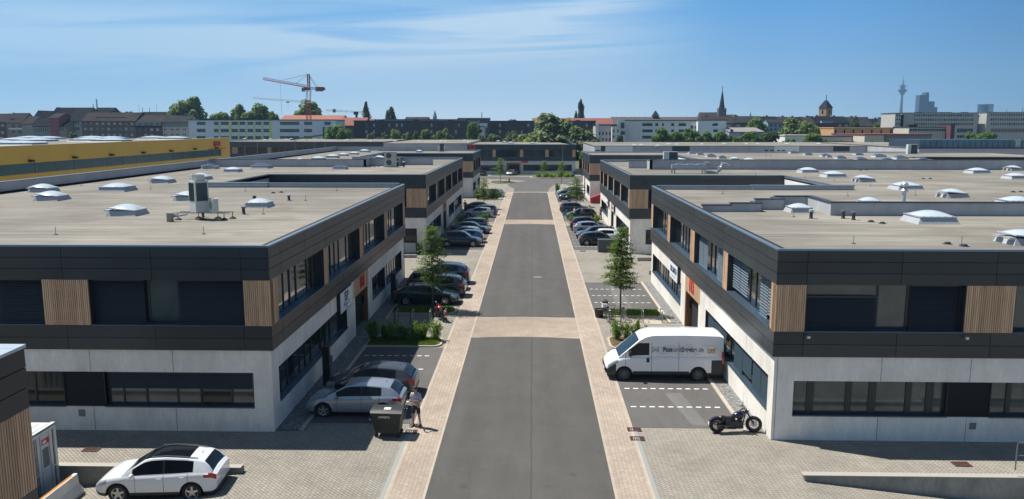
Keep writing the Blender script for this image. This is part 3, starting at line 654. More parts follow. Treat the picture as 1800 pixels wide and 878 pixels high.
# ---------- building A2 (near right)
A2 = thing('commercial_building', LAB+'nearest on the right of the street, metal blinds, number 113', 'building', (30, 50, 0), 0, 'commercial buildings along the street')
o, u, n = (XR, 31.8), (1, 0), (0, -1)
concrete(A2, o, u, n, 52, ZB, [(.83, 16.5, 1.05, 2.55), (18, 30, 1.05, 2.55)], [.13, 4.35, 7.95, 11.6, 15.2, 18.8, 22.4])
window(A2, o, u, n, .86, 7.1, 1.08, 2.55, -.26, [(1.45, 1.75), (3.05, 3.3), (4.0, 4.3), (5.5, 5.75), (6.35, 6.65)], (), [(.8, 7.2)], dout=0)
mb = MB(); mb.obox(o, u, n, 7.12, 8.85, -.25, -.06, 1.06, 2.55); mb.build('infill_panel', MT['infill'], A2)
window(A2, o, u, n, 8.88, 16.47, 1.08, 2.55, -.26, [(9.6, 9.8), (11.2, 11.4), (12.6, 12.8), (14.6, 14.8)], (), [(8.8, 11.3)], dout=0)
mb = MB(); mb.obox(o, u, n, 8.1, 8.36, 0, .03, .55, .82); mb.obox(o, u, n, 8.14, 8.32, .03, .035, .59, .78); mb.build('wall_socket_box', M_grey, A2)
cladding(A2, o, u, n, 52, ZB, ZW0, 2, 1.08, 'cladding_band'); cladding(A2, o, u, n, 52, ZW1, ZR-.06, 3, 1.08, 'fascia')
strip(A2, o, u, n, [(-.12, 1.1, 'w'), (1.1, 7.45, 'g'), (7.45, 9.4, 'w'), (9.4, 16, 'g'), (16, 18, 'w'), (18, 24, 'g')],
      {1: [(1.15, 4.05, ZW0+.05, ZW0+1.45, GB), (5.35, 7.3, ZW0+.05, ZW1-.02, GB)]}, {1: [(1.1, 5.4)], 3: [(9.4, 16)]}, pat=(2.95, 1.2, 2.2))
for a in (1.25, 7.55):
    mb = MB(); p = Vector((XR+a, 31.8-.12, ZW0-.12)); mb.tube([p, p+Vector((-.03, -.14, -.03))], .02, 6); mb.box(p.x-.1, p.x+.02, p.y-.24, p.y-.12, p.z-.09, p.z-.0)
    mb.build('wall_lamp', M_alu, A2)
o, u, n = (XR, 31.8), (0, 1), (-1, 0); LB = 33.9
concrete(A2, o, u, n, LB, ZB, [(.75, 13.0, 1.05, 2.55), (14.95, 19.1, 0, 2.42, 1.2), (20.6, 33.2, 1.05, 2.55)], [4.3, 8.4, 12.2, 20.0, 24.6, 29.0])
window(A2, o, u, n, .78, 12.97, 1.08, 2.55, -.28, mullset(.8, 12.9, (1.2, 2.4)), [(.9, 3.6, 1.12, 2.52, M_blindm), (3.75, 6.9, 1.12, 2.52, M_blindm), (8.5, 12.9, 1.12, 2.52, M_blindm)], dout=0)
door(A2, o, u, n, 14.95, 19.1, '113')
window(A2, o, u, n, 20.63, 33.17, 1.08, 2.55, -.28, mullset(20.6, 33.1, (1.0, 1.9, .9)), dout=0)
cladding(A2, o, u, n, LB, ZB, ZW0, 2, 1.4, 'cladding_band'); cladding(A2, o, u, n, LB, ZW1, ZR-.06, 3, 1.4, 'fascia')
H0, H1 = ZW0+.05, ZW1-.02
strip(A2, o, u, n, [(-.07, .55, 'w'), (.55, 7.9, 'g'), (7.9, 8.85, 'w'), (8.85, 16.2, 'g'), (16.2, 17.4, 'w'), (17.4, 24.8, 'g'), (24.8, 25.9, 'w'), (25.9, 32.9, 'g'), (32.9, LB, 'w')],
      {1: [(.6, 3.0, H0, H1), (5.0, 7.85, H0, H1)], 3: [(8.9, 11.2, H0, H1), (13.6, 16.0, H0, H1)]}, pat=(2.4, 1.0, 1.0, 2.4))
plain(A2, [(25.2, 65.7, XR, 65.7), (25.2, 80.6, 25.2, 65.7)], -.9, 7.94, M_rendw, 'rear_wall')
polyA2 = [(XR, 31.8), (62, 31.8), (62, 80.6), (25.2, 80.6), (25.2, 65.7), (XR, 65.7)]
roof(A2, polyA2); roof_edge(A2, polyA2, skip=(1, 2))
base_core(A2, [(XR+.42, 61.7, 32.25, 65.4), (25.5, 61.7, 65.4, 81.0)])
parapet(A2, [(17.8, 65.45, XR+.3, 65.45)], 7.78, 8.06, cap=M_trim); parapet(A2, [(26.0, 65.5, 17.8, 65.5)], 7.78, 8.10, cap=M_trim, th=.5)
# stepped fire wall across the roof
parapet(A2, [(10.3, 48.2, 12.0, 48.2)], 7.78, 8.16, name='fire_wall', cap=M_trimd); parapet(A2, [(12.0, 48.21, 13.8, 48.21)], 7.78, 8.28, name='fire_wall', cap=M_trimd)
parapet(A2, [(13.8, 48.3, 13.8, 49.4)], 7.78, 8.26, cap=M_trimd); parapet(A2, [(13.8, 49.4, 15.5, 49.4)], 7.78, 8.42, cap=M_trimd)
parapet(A2, [(15.5, 49.5, 15.5, 51.0)], 7.78, 8.40, cap=M_trimd); parapet(A2, [(15.5, 51.0, 17.5, 51.0)], 7.78, 8.46, cap=M_trimd)
parapet(A2, [(17.5, 51.2, 17.3, 46.5)], 7.78, 8.48, cap=M_trimd); parapet(A2, [(17.25, 46.3, 62, 46.3)], 7.78, 8.52, cap=M_trimd)
rel(A2)

def simple_wing(label, xs, y0, y1, xin, side, side_segs, ground_ops, front_cols, front_gw, num=None, front_L=None, xo=None, group='commercial buildings along the street', hall=None, mat_side=None, door_at=None):
    """side -1: left row (facade faces +X); side +1: right row (facade faces -X)"""
    R = thing('commercial_building', label, 'building', ((xs+xin)/2, (y0+y1)/2, 0), 0, group)
    L_ = y1-y0; o, n = (xs, y0), (-side, 0); u = (0, 1)
    ops = [(a, b_, 1.05, 2.55) for a, b_ in ground_ops]
    if door_at: ops.append((door_at[0], door_at[1], 0, 2.42, 1.2))
    concrete(R, o, u, n, L_, ZB, ops, [k*4.3+2 for k in range(int(L_/4.3)) if not any(a-.1 < k*4.3+2 < b_+.1 for a, b_, *_ in ops)], m=mat_side)
    for a, b_ in ground_ops: window(R, o, u, n, a+.03, b_-.03, 1.08, 2.55, -.28, mullset(a, b_, (1.0, 1.9)), dout=0)
    if door_at: door(R, o, u, n, door_at[0], door_at[1], num)
    cladding(R, o, u, n, L_, ZB, ZW0, 2, 1.4, 'cladding_band'); cladding(R, o, u, n, L_, ZW1, ZR-.06, 3, 1.4, 'fascia')
    strip(R, o, u, n, side_segs, pat=(1.9, 1.0))
    fL = abs(xin-xs); o, u, n = (xs, y0), (side, 0), (0, -1)
    fo = [(a, b_, 1.0, 2.5) for a, b_ in front_gw]
    concrete(R, o, u, n, fL, ZB, fo, [k*4.3+3.4 for k in range(int(fL/4.3)) if not any(a-.1 < k*4.3+3.4 < b_+.1 for a, b_, *_ in fo)])
    for a, b_ in front_gw: window(R, o, u, n, a+.03, b_-.03, 1.03, 2.5, -.28, mullset(a, b_, (1.3, 1.0)), dout=0)
    cladding(R, o, u, n, fL, ZB, ZW0, 2, 1.05, 'cladding_band'); cladding(R, o, u, n, fL, ZW1, ZR-.06, 3, 1.05, 'fascia')
    strip(R, o, u, n, front_cols, {1: [(front_cols[1][0]+.06, front_cols[1][1]-.06, ZW0+.05, ZW1-.02, GB)]} if len(front_cols) > 1 else {}, pat=(1.9, 1.0))
    return R
seg5 = [(-.07, .9, 'w'), (.9, 8.5, 'g'), (8.5, 9.35, 'w'), (9.35, 17.2, 'g'), (17.2, 18.2, 'w'), (18.2, 25.6, 'g'), (25.6, 26.7, 'w'), (26.7, 34.1, 'g'), (34.1, 35.1, 'w'), (35.1, 42.6, 'g'), (42.6, 43.5, 'w')]
B = simple_wing(LAB+'second on the left, behind a row of five cars', XL, 81.0, 124.5, -26.9, -1, seg5, [(.9, 14), (23, 30), (31, 42)], [(-.12, 1.9, 'w'), (1.9, 9, 'g'), (9, 11, 'w'), (11, 16.4, 'g')], [(.9, 5.4), (8, 15)], '185', door_at=(16.5, 20))
polyB = [(-41, 81), (-26.9, 81.0), (XL, 81.0), (XL, 124.5), (-26.5, 124.5), (-26.5, 145), (-41, 145)]
polyB2 = polyB
roof(B, polyB2); roof_edge(B, polyB2, skip=(0, 4, 5, 6)); base_core(B, [(-40.7, XL-.42, 81.45, 124.2), (-40.7, -26.8, 124.2, 145.2)])
plain(B, [(XL, 124.5, -26.5, 124.5), (-26.5, 124.5, -26.5, 145)], -.9, 7.94, M_rend, 'rear_wall'); plain(B, [(-41, 157, -41, 101)], -.9, 7.93, M_rend, 'side_wall')
parapet(B, [(-41, 157, -41, 81)], 7.78, 8.62, cap=M_trim)
parapet(B, [(-41, 100.5, -21, 100.5)], 7.78, 8.70, name='fire_wall'); parapet(B, [(-21, 100.5, -21, 103.2)], 7.78, 8.66); parapet(B, [(-21, 103.2, -17.4, 103.2)], 7.78, 8.70); parapet(B, [(-17.4, 103.2, -17.4, 105.9)], 7.78, 8.66); parapet(B, [(-17.4, 105.9, -13.2, 105.9)], 7.78, 8.70)
parapet(B, [(XL-.3, 124.2, -20, 124.2)], 7.78, 8.08, cap=M_trim); parapet(B, [(-20, 124.3, -28, 124.3)], 7.78, 8.12, cap=M_trim, th=.5); parapet(B, [(-26.5, 124.5, -26.5, 145)], 7.78, 8.2)
rel(B)
seg3 = [(-.07, .9, 'w'), (.9, 6.3, 'g'), (6.3, 7.2, 'w'), (7.2, 12.8, 'g'), (12.8, 13.7, 'w'), (13.7, 20, 'g'), (20, 21, 'w')]
Cb = simple_wing(LAB+'third on the left of the street', XL+.1, 145.0, 166, -26.5, -1, seg3, [(1, 8), (13, 20)], [(-.12, 2.6, 'w'), (2.6, 9.5, 'g'), (9.5, 12, 'w'), (12, 15.5, 'g')], [(3, 4.4)], None)
polyC = [(-41, 145), (-26.5, 145.0), (XL+.1, 145.0), (XL+.1, 166), (-41, 166)]
roof(Cb, polyC); roof_edge(Cb, polyC, skip=(0, 4)); base_core(Cb, [(-40.7, XL-.3, 145.4, 165.7)]); plain(Cb, [(XL+.1, 166, -41, 166), (-41, 166, -41, 157)], -.9, 7.93, M_rend, 'rear_wall')
parapet(Cb, [(-18, 165.9, -41, 165.9), (-41, 165.9, -41, 157)], 7.78, 8.62, cap=M_trim)
rel(Cb)
B2 = simple_wing(LAB+'second on the right, with ventilation ducts on its roof', XR, 80.6, 116.2, 25.2, 1, [(-.07, .9, 'w'), (.9, 8.0, 'g'), (8.0, 8.8, 'w'), (8.8, 15.6, 'g'), (15.6, 16.5, 'w'), (16.5, 23, 'g'), (23, 24, 'w'), (24, 29.5, 'g'), (29.5, 30.4, 'w'), (30.4, 34.9, 'g'), (34.9, 35.6, 'w')],
     [(.9, 13.5), (24, 34)], [(-.12, 1.75, 'w'), (1.75, 8.2, 'g'), (8.2, 10.2, 'w'), (10.2, 15, 'g')], [(1.6, 8)], '115', door_at=(16.4, 19.6))
polyBB = [(XR, 80.6), (25.2, 80.6), (62, 80.6), (62, 137), (24.8, 137), (24.8, 116.2), (XR, 116.2)]
roof(B2, polyBB); roof_edge(B2, polyBB, skip=(1, 2, 3)); base_core(B2, [(XR+.42, 61.7, 81.05, 115.9), (25.1, 61.7, 115.9, 137.3)])
plain(B2, [(24.8, 116.2, XR, 116.2), (24.8, 137, 24.8, 116.2)], -.9, 7.94, M_rendw, 'rear_wall')
parapet(B2, [(14.0, 95.6, 62, 95.6)], 7.78, 8.92, name='fire_wall'); parapet(B2, [(14.0, 98.4, 14.0, 95.6)][::-1], 7.78, 8.85); parapet(B2, [(11.8, 98.4, 14.0, 98.4)], 7.78, 8.7)
parapet(B2, [(18, 116, XR+.3, 116)], 7.78, 8.08, cap=M_trim); parapet(B2, [(25.6, 116, 18, 116)], 7.78, 8.12, cap=M_trim, th=.5)
rel(B2)
C2 = simple_wing(LAB+'third on the right, past the red skip', XR-.05, 137.0, 156, 24.8, 1, [(-.07, .9, 'w'), (.9, 6.0, 'g'), (6.0, 6.8, 'w'), (6.8, 12, 'g'), (12, 12.9, 'w'), (12.9, 18.2, 'g'), (18.2, 19, 'w')],
     [(1, 8)], [(-.12, 2.9, 'w'), (2.9, 9, 'g'), (9, 11, 'w'), (11, 14.6, 'g')], [(4.6, 8)], '117', door_at=(12.5, 15.5))
polyC2 = [(XR-.05, 137), (24.8, 137), (88, 137), (88, 156), (XR-.05, 156)]
roof(C2, polyC2); roof_edge(C2, polyC2, skip=(1, 2)); base_core(C2, [(XR+.4, 87.7, 137.4, 155.7)]); plain(C2, [(88, 156, XR, 156)], -.9, 7.93, M_rend, 'rear_wall')
rel(C2)
# signs on the facades
def board(root_name, label, x, y, z, wdt, hgt, facing, words_):
    t = thing(root_name, label, 'sign', (x, y, z))
    mb = MB(); mb.box(-.1, .1, -wdt/2, wdt/2, -hgt/2, hgt/2); mb.build('sign_box', M_black, t)
    mb = MB(); s = facing; mb.box(min(s*.1, s*.112), max(s*.1, s*.112), -wdt/2+.05, wdt/2-.05, -hgt/2+.05, hgt/2-.05); mb.build('sign_face', mat('sign_white', (.78, .82, .84), .4), t)
    for (s_, sz, dz, m) in words_:
        text(t, s_, sz, (s*.125, 0, dz), (0, s, 0), (0, 0, 1), m, 'lettering', .004, bold=.012)
    return t
M_blue = mat('dark_blue_print', (.02, .05, .16), .5); M_cyan = mat('blue_print', (.03, .22, .45), .5)
t = board('company_sign', 'white company sign reading JSP beside the left entrance', XL+.10, 44.9, 3.0, 2.9, 1.25, 1, [('JSP', .78, .18, M_blue)])
mb = MB(); mb.box(.113, .12, -.75, .75, -.21, -.17); mb.box(.113, .12, -.5, .5, -.33, -.27); mb.box(.113, .12, -.3, .3, -.45, -.40); mb.build('stripe', M_cyan, t)
t = board('company_sign', 'white company sign reading DR. SMITH beside the right entrance', XR-.10, 54.2, 3.0, 3.0, 1.2, -1, [('DR.SMITH', .55, .1, M_blue)])
mb = MB(); mb.box(-.12, -.113, -.7, .7, -.36, -.31); mb.build('stripe', M_cyan, t)
t = board('company_sign', 'small white company sign nearest the brown door of the second right building', XR-.1, 96.0, 3.1, 1.7, .9, -1, []); mb = MB(); mb.box(-.12, -.113, -.5, .5, -.1, .16); mb.build('blue_mark', M_blue, t)
t = board('company_sign', 'small white company sign at the far end of the second right building', XR-.1, 103.2, 3.1, 1.8, .9, -1, []); mb = MB(); mb.box(-.12, -.113, -.5, .5, -.1, .16); mb.build('blue_mark', M_blue, t)
# ================================================================ RETAINING WALLS, RAMP RAIL
t = thing('retaining_wall', 'low concrete retaining wall behind the white car', 'wall', (-20, 28.1, 0))
mb = MB(); mb.box(-13, 9.1, -.1, .15, -1.5, .22); mb.box(9.1, 9.15, -.1, .15, -.5, .20); mb.build('wall_body', M_conc_d, t)
mb = MB(); mb.box(-13, 9.12, -.14, .17, .22, .255); mb.build('coping', mat('coping_concrete', (.36, .34, .30), .8), t)
t = thing('retaining_wall', 'low concrete ramp wall with pale top in front of the right building', 'wall', (14, 28.05, 0))
mb = MB(); mb.box(-3.95, 4.3, -.14, .12, -1.6, .20); mb.box(4.3, 10, -.16, .14, -1.6, .42); mb.build('wall_body', M_conc_d, t)
mb = MB(); mb.box(-4.0, 4.3, -.17, .15, .20, .235); mb.box(4.3, 10, -.19, .17, .42, .455); mb.build('coping', mat('coping_concrete', (.36, .34, .30), .8), t)
t = thing('handrail', 'grey tubular handrail standing on the ramp wall at the right edge', 'handrail', (17.72, 28.05, .46))
mb = MB(); mb.tube([(0, 0, 0), (0, 0, 1.0), (.04, 0, 1.04), (5.5, 0, 1.04)], .025, 8); mb.build('top_rail', M_grey, t)
mb = MB(); mb.tube([(0, 0, .55), (5.5, 0, .55)], .02, 8); mb.build('middle_rail', M_grey, t)
for k in range(1, 4): mb = MB(); mb.tube([(k*1.7, 0, 0), (k*1.7, 0, 1.02)], .025, 8); mb.build('post', M_grey, t)
for (x0, x1, y0, lab) in ((-27.4, -11.3, 68.2, 'low kerb wall in the yard behind the nearest left building'), (-27, -11.4, 77.5, 'farther low kerb wall in the yard in front of the second left building')):
    mb = MB(); mb.box(x0, x1, y0, y0+.35, -.1, .3); o = mb.build('kerb_wall', M_conc_d); tag(o, lab, 'wall')
for (x0, x1, y0, lab) in ((10.3, 24, 69.0, 'low kerb wall behind the nearest right building'), (10.2, 24, 76.2, 'farther low kerb wall beside the grey bin enclosure')):
    mb = MB(); mb.box(x0, x1, y0, y0+.35, -.1, .35); o = mb.build('kerb_wall', M_conc_d); tag(o, lab, 'wall')

# ================================================================ ROOF EQUIPMENT
M_dome = mat('white_dome', (.47, .54, .60), .2, spec=.6)
M_domec = mat('clear_dome', (.05, .075, .12), .2, spec=.35)
M_curb = mat('skylight_curb', (.36, .38, .40), .6, var=.1, vscale=4)
def dome_rows(w, d, h, z, n=12):
    rows = []
    for i in range(n+1):
        a = -1+2*i/n; r = []
        for j in range(n+1):
            c = -1+2*j/n; k = max(0, (1-abs(a)**2.0))*max(0, (1-abs(c)**2.0)); r.append((a*w/2, c*d/2, z+h*k**.85))
        rows.append(r)
    return rows
def make_skylight(opened, dome_m):
    t = empty('roof_skylight')
    mb = MB(); q0 = (.62, .62); q1 = (.5, .5)
    P0 = [(-.62, -.62, 0), (.62, -.62, 0), (.62, .62, 0), (-.62, .62, 0)]; P1 = [(-.52, -.52, .34), (.52, -.52, .34), (.52, .52, .34), (-.52, .52, .34)]
    for i in range(4): mb.face([P0[i], P0[(i+1) % 4], P1[(i+1) % 4], P1[i]])
    mb.face([(-.52, -.52, .335), (.52, -.52, .335), (.52, .52, .335), (-.52, .52, .335)])
    mb.build('curb', M_curb, t)
    fr = MB(); fr.box(-.55, .55, -.55, -.49, .34, .40); fr.box(-.55, .55, .49, .55, .34, .40); fr.box(-.55, -.49, -.49, .49, .34, .40); fr.box(.49, .55, -.49, .49, .34, .40)
    dm = MB(); dm.grid(dome_rows(1.06, 1.06, .27, .385), flip=True)
    f = fr.build('frame', M_alu, t); d = dm.build('dome', dome_m, t, smooth=180)
    if opened:
        for o in (f, d):
            M = Matrix.Translation((.52, 0, .36)) @ Matrix.Rotation(radians(8), 4, 'Y') @ Matrix.Translation((-.52, 0, -.36)); o.matrix_basis = M
        mb = MB(); mb.box(-.72, -.50, -.50, -.12, .30, .40); mb.box(-.72, -.50, .12, .50, .30, .40); mb.build('opening_motor', M_alu, t)
    bt = MB()
    for k in range(5):
        c = -.42+.21*k; bt.box(c-.012, c+.012, -.535, -.51, .40, .42); bt.box(c-.012, c+.012, .51, .535, .40, .42)
    bt.build('clips', M_grey, t)
    return t
SK = {}
def skylight(xl, xr, yb, kind, label, group=None, z=7.78, dy=1.0, Y=None):
    """xl,xr: width in the measured view; yb: row of the near foot on the roof"""
    g = G((xl+xr)/2, yb, z); wd = abs(G(xr, yb, z).x-G(xl, yb, z).x)/1.24/1.06
    wd /= 1+.62*abs(g.x)/g.y      # the measured width takes in the side face as well
    gx = G(xr, yb, z).x-.62*wd if g.x > 0 else G(xl, yb, z).x+.62*wd
    key = kind
    if key not in SK: SK[key] = make_skylight('o' in kind, M_domec if 'c' in kind else M_dome); t = SK[key]
    else: t = copy_tree(SK[key])
    t.location = (gx, g.y+.62*wd*dy, z); t.scale = (wd, wd*dy, min(1.0, .46+wd*.30)); tag(t, label, 'skylight', group or 'dome skylights on the flat roofs')
    return t
W = 'w'; O = 'wo'; C = 'c'; CO = 'co'
sp = [(46, 103, 339, O, 'tilted open white skylight farther of the pair at the left edge of the left roof'),
 (56, 122, 354, O, 'tilted open white skylight nearer of the pair at the left edge of the left roof'),
 (168, 240, 338, W, 'closed white dome skylight standing alone left of the open nearest one'),
 (184, 260, 381, O, 'nearest large open skylight left of the rooftop cooling units'),
 (260, 309, 323, O, 'open white skylight two places behind the tall cooling unit on the left'),
 (302, 363, 354, O, 'open skylight half hidden behind the tall rooftop cooling unit'),
 (332, 374, 317, O, 'open white skylight between the courtyard corner and the yellow hall'),
 (391, 427, 303.5, W, 'white closed skylight farthest of the bright ones on the near left roof'),
 (352, 386, 298, CO, 'dark clear skylight in the corner by the yellow hall'),
 (427, 483, 366, W, 'white closed skylight beside two vent pipes on the near left roof'),
 (439, 480, 297, C, 'large dark clear dome in front of the low fire wall, left roof'),
 (480, 509, 291, CO, 'dark clear skylight right behind the large dark clear dome'),
 (583, 613, 298.5, C, 'dark clear dome alone in front of the fire wall, second left building'),
 (1378, 1432, 375, W, 'white closed skylight beside the stepped fire wall on the right roof'),
 (1586, 1688, 395, W, 'largest closed white skylight in front of the long fire wall'),
 (1752, 1850, 433, O, 'white skylight cut by the right edge of the picture near the facade'),
 (1750, 1830, 364, W, 'white dome just showing above the fire wall at the right edge'),
 (1562, 1626, 335, W, 'white closed skylight behind the chrome flue'),
 (1647, 1706, 349, O, 'white skylight with opening motor behind the long fire wall, right roof'),
 (1498, 1541, 321, O, 'white skylight with opening motor next to the courtyard corner, right roof'),
 (1441, 1490, 313, W, 'white closed skylight behind the courtyard corner of the right roof'),
 (1696, 1743, 306, W, 'white closed skylight on the right roof right of the roof drains'),
 (1636, 1670, 299, O, 'small white skylight close to the far fire wall, right roof'),
 (1765, 1800, 301, O, 'small white skylight by the far fire wall at the right edge'),
 (1762, 1812, 316, W, 'white closed skylight cut by the right edge, middle of the right roof'),
 (1400, 1441, 305, W, 'white closed skylight right of the ventilation ducts and drains'),
 (1362, 1391, 297.5, O, 'white skylight between the ducts and the larger closed one'),
 (1230, 1256, 295.5, W, 'white skylight directly behind the ventilation duct elbow'),
 (1137, 1158, 293.5, W, 'white skylight left of the dark cooling unit, second right roof'),
 (1504, 1552, 362, W, 'white dome peeking above the fire wall left of the flue')]
for a in sp: skylight(*a)
for i, (a, b_, y) in enumerate([(545, 574, 282.5), (571, 598, 278.5), (594, 614, 275), (613, 632, 272.5), (630, 652, 268.5), (648, 669, 266), (660, 677, 263.5), (520, 535, 284)]):
    skylight(a, b_, y, W, ORD[7 if i == 7 else i]+' white dome of the diagonal row beyond the left fire wall' if i < 7 else 'white dome just clearing the left fire wall', 'diagonal row of domes on the second left roof')
skylight(657, 679, 281, O, 'white skylight beside the two fan cooling unit, second left roof'); skylight(730, 744, 268.6, W, 'white skylight alone on the third left roof')
for i_, (a, b_, y, k) in enumerate([(1208, 1225, 271, C), (1223, 1238, 273, C), (1239, 1260, 277, C), (1260, 1278, 279.5, C), (1451, 1463, 277, C), (1466, 1489, 280, C), (1499, 1519, 273.5, C), (1500, 1526, 283, C), (1531, 1560, 277.5, C), (1567, 1599, 281, C), (1608, 1634, 284, CO), (1385, 1405, 270.5, C), (1411, 1429, 273.5, C), (1440, 1462, 276.5, C)]):
    skylight(a, b_, y, k, 'dark clear dome beyond the right fire wall, '+('first of the four at the left end', 'second of the four at the left end', 'third of the four at the left end', 'last of the four at the left end', 'in the middle field at its left edge', 'large one of the middle field', 'farther of the central pair', 'nearer of the central pair', 'right of the central pair', 'second from the right end', 'tilted one at the right end', 'leftmost of the three far ones', 'middle of the three far ones', 'rightmost of the three far ones')[i_], 'dark clear domes beyond the right fire wall')
skylight(1281, 1301, 282.5, W, 'white dome skylight right of the four dark ones beyond the right fire wall'); skylight(1304, 1329, 285, W, 'white dome skylight touching the edge of the right fire wall'); skylight(1545, 1575, 285.5, C, 'dark blue dome skylight hidden half by the right fire wall')

M_acw = mat('unit_white_metal', (.60, .61, .58), .45, var=.05, vscale=3)
M_acg = mat('unit_grille', (.045, .07, .08), .5)
M_foot = mat('rubber_foot', (.03, .028, .035), .8)
def lattice_grille(mb, x0, x1, y, z0, z1):
    k = z0
    while k < z1: mb.box(x0, x1, y-.012, y, k, k+.018); k += .05
base = G(336, 388, 7.78)
t = thing('cooling_unit', 'tall white rooftop cooling unit with a round fan outlet and dark grilles', 'air conditioner', (base.x, base.y+.3, 8.20), radians(-42))
mb = MB(); mb.box(-.40, .38, 0, .78, 0, 1.72); mb.build('casing', M_acw, t)
mb = MB(); mb.lathe([(.34, 1.72), (.36, 2.06), (.32, 2.06), (.30, 1.78), (0, 1.78)], 24, o=(-.01, .39, 0)); mb.build('fan_outlet', M_acw, t, smooth=40)
mb = MB(); mb.box(-.32, .28, -.012, 0, .62, 1.62); mb.box(.38, .392, .08, .70, .62, 1.62); 
for k in range(12): mb.box(-.32+.05*k, -.31+.05*k, -.02, -.011, .62, 1.62)
mb.build('grille', M_acg, t)
t = thing('cooling_unit', 'small white split unit with one round fan beside the tall rooftop unit', 'air conditioner', (base.x+1.15, base.y+.3, 8.20), radians(-50))
mb = MB(); mb.box(-.35, .35, -.15, .17, 0, .78); mb.build('casing', M_acw, t)
mb = MB(); mb.lathe([(0, -.155), (.24, -.155), (.25, -.15)], 20, o=(.02, 0, .40), axis='y'); mb.build('fan_guard', mat('fan_guard', (.28, .26, .22), .6), t)
t = thing('roof_frame', 'steel carrying frame with black rubber feet under the two cooling units', 'frame', (base.x, base.y, 7.78))
mb = MB()
for yy in (.35, .95): mb.tube([(-1.0, yy, .38), (2.0, yy, .38)], .03, 6)
for xx in (-.5, .35, 1.1, 1.5): mb.tube([(xx, .3, .38), (xx, 1.05, .38)], .025, 6)
mb.build('rails', M_grey, t)
for (xx, yy) in ((-.85, .3), (.55, .28), (1.7, .35), (.0, 1.0), (1.1, 1.0), (1.95, .95)):
    mb = MB(); mb.tube([(xx, yy, .1), (xx, yy, .37)], .02, 6); mb.lathe([(.20, 0), (.19, .04), (.05, .12), (0, .12)], 12, o=(xx, yy, 0)); mb.build('foot', M_foot, t)
t = thing('cable_box', 'small metal cable outlet box left of the tall rooftop unit', 'box', (G(296, 391, 7.78).x, G(296, 391, 7.78).y+.1, 7.78))
mb = MB(); mb.box(-.13, .13, 0, .28, 0, .48); mb.build('casing', mat('tan_metal', (.30, .25, .19), .6), t)
mb = MB(); mb.face([(.13, 0, .48), (.42, .05, .30), (.42, .33, .30), (.13, .28, .48)]); mb.face([(.13, 0, .48), (.13, 0, .2), (.42, .05, .28), (.42, .05, .30)]); mb.tube([(.3, .15, .28), (.9, .3, .38)], .04, 6); mb.build('hood', M_grey, t)
# double-fan unit, second left roof
p = G(686, 294.5, 7.78)
t = thing('cooling_unit', 'grey cooling unit with two stacked fans on the second left roof', 'air conditioner', (p.x, p.y, 7.88))
mb = MB(); mb.box(-.75, .75, 0, .5, 0, 1.85); mb.box(-.9, 1.0, -.1, .7, -.1, 0); mb.build('casing', mat('unit_beige', (.42, .42, .36), .5), t)
for z in (.5, 1.35): mb = MB(); mb.lathe([(0, -.03), (.13, -.03), (.13, -.01), (.30, -.01), (.30, -.03), (.34, -.03), (.34, 0)], 20, o=(-.15, 0, z), axis='y'); mb.build('fan_guard', M_acg, t)
for (x, y, h, lab) in ((697, 294, .6, 'left'), (710, 294, .55, 'right')):
    p = G(x, y, 7.78); t = thing('vent_pipe', 'black vent pipe with white cap, %s one of two beside the two fan unit' % lab, 'vent pipe', (p.x, p.y, 7.78), 0, 'vent pipes on the roofs')
    mb = MB(); mb.lathe([(.12, 0), (.10, h)], 12); mb.build('pipe', M_black, t); mb = MB(); mb.lathe([(.17, h), (.16, h+.14), (0, h+.2)], 12); mb.build('cap', M_dome, t)
def vent(x, y, h, lab, r=.09, cap=M_grey, body=None):
    p = G(x, y, 7.78); t = thing('vent_pipe', lab, 'vent pipe', (p.x, p.y, 7.78), 0, 'vent pipes on the roofs')
    mb = MB(); mb.lathe([(r*1.3, 0), (r*1.3, .05), (r, .07), (r, h)], 14); mb.build('pipe', body or mat('vent_plastic', (.035, .037, .04), .5), t, smooth=40)
    mb = MB(); mb.lathe([(r*1.45, h-.03), (r*1.5, h+.07), (0, h+.10)], 14); mb.build('cap', cap, t, smooth=40)
vent(428.5, 377, .38, 'stubby vent pipe right at the corner of the white closed skylight'); vent(447.5, 353, .25, 'dark vent pipe just behind the white closed skylight', cap=M_black)
vent(508, 353, .36, 'vent pipe with a shiny cap right of the white closed skylight', cap=M_dome)
vent(1425.5, 384.5, .42, 'vent pipe with white cap in front of the skylight by the stepped wall', cap=M_dome)
vent(1482, 384.5, .40, 'grey vent pipe, left one of two in front of the long fire wall'); vent(1500, 387, .40, 'grey vent pipe, right one of two in front of the long fire wall')
vent(357, 382, .5, 'short dark pipe between the two rooftop cooling units', r=.07, cap=M_black)
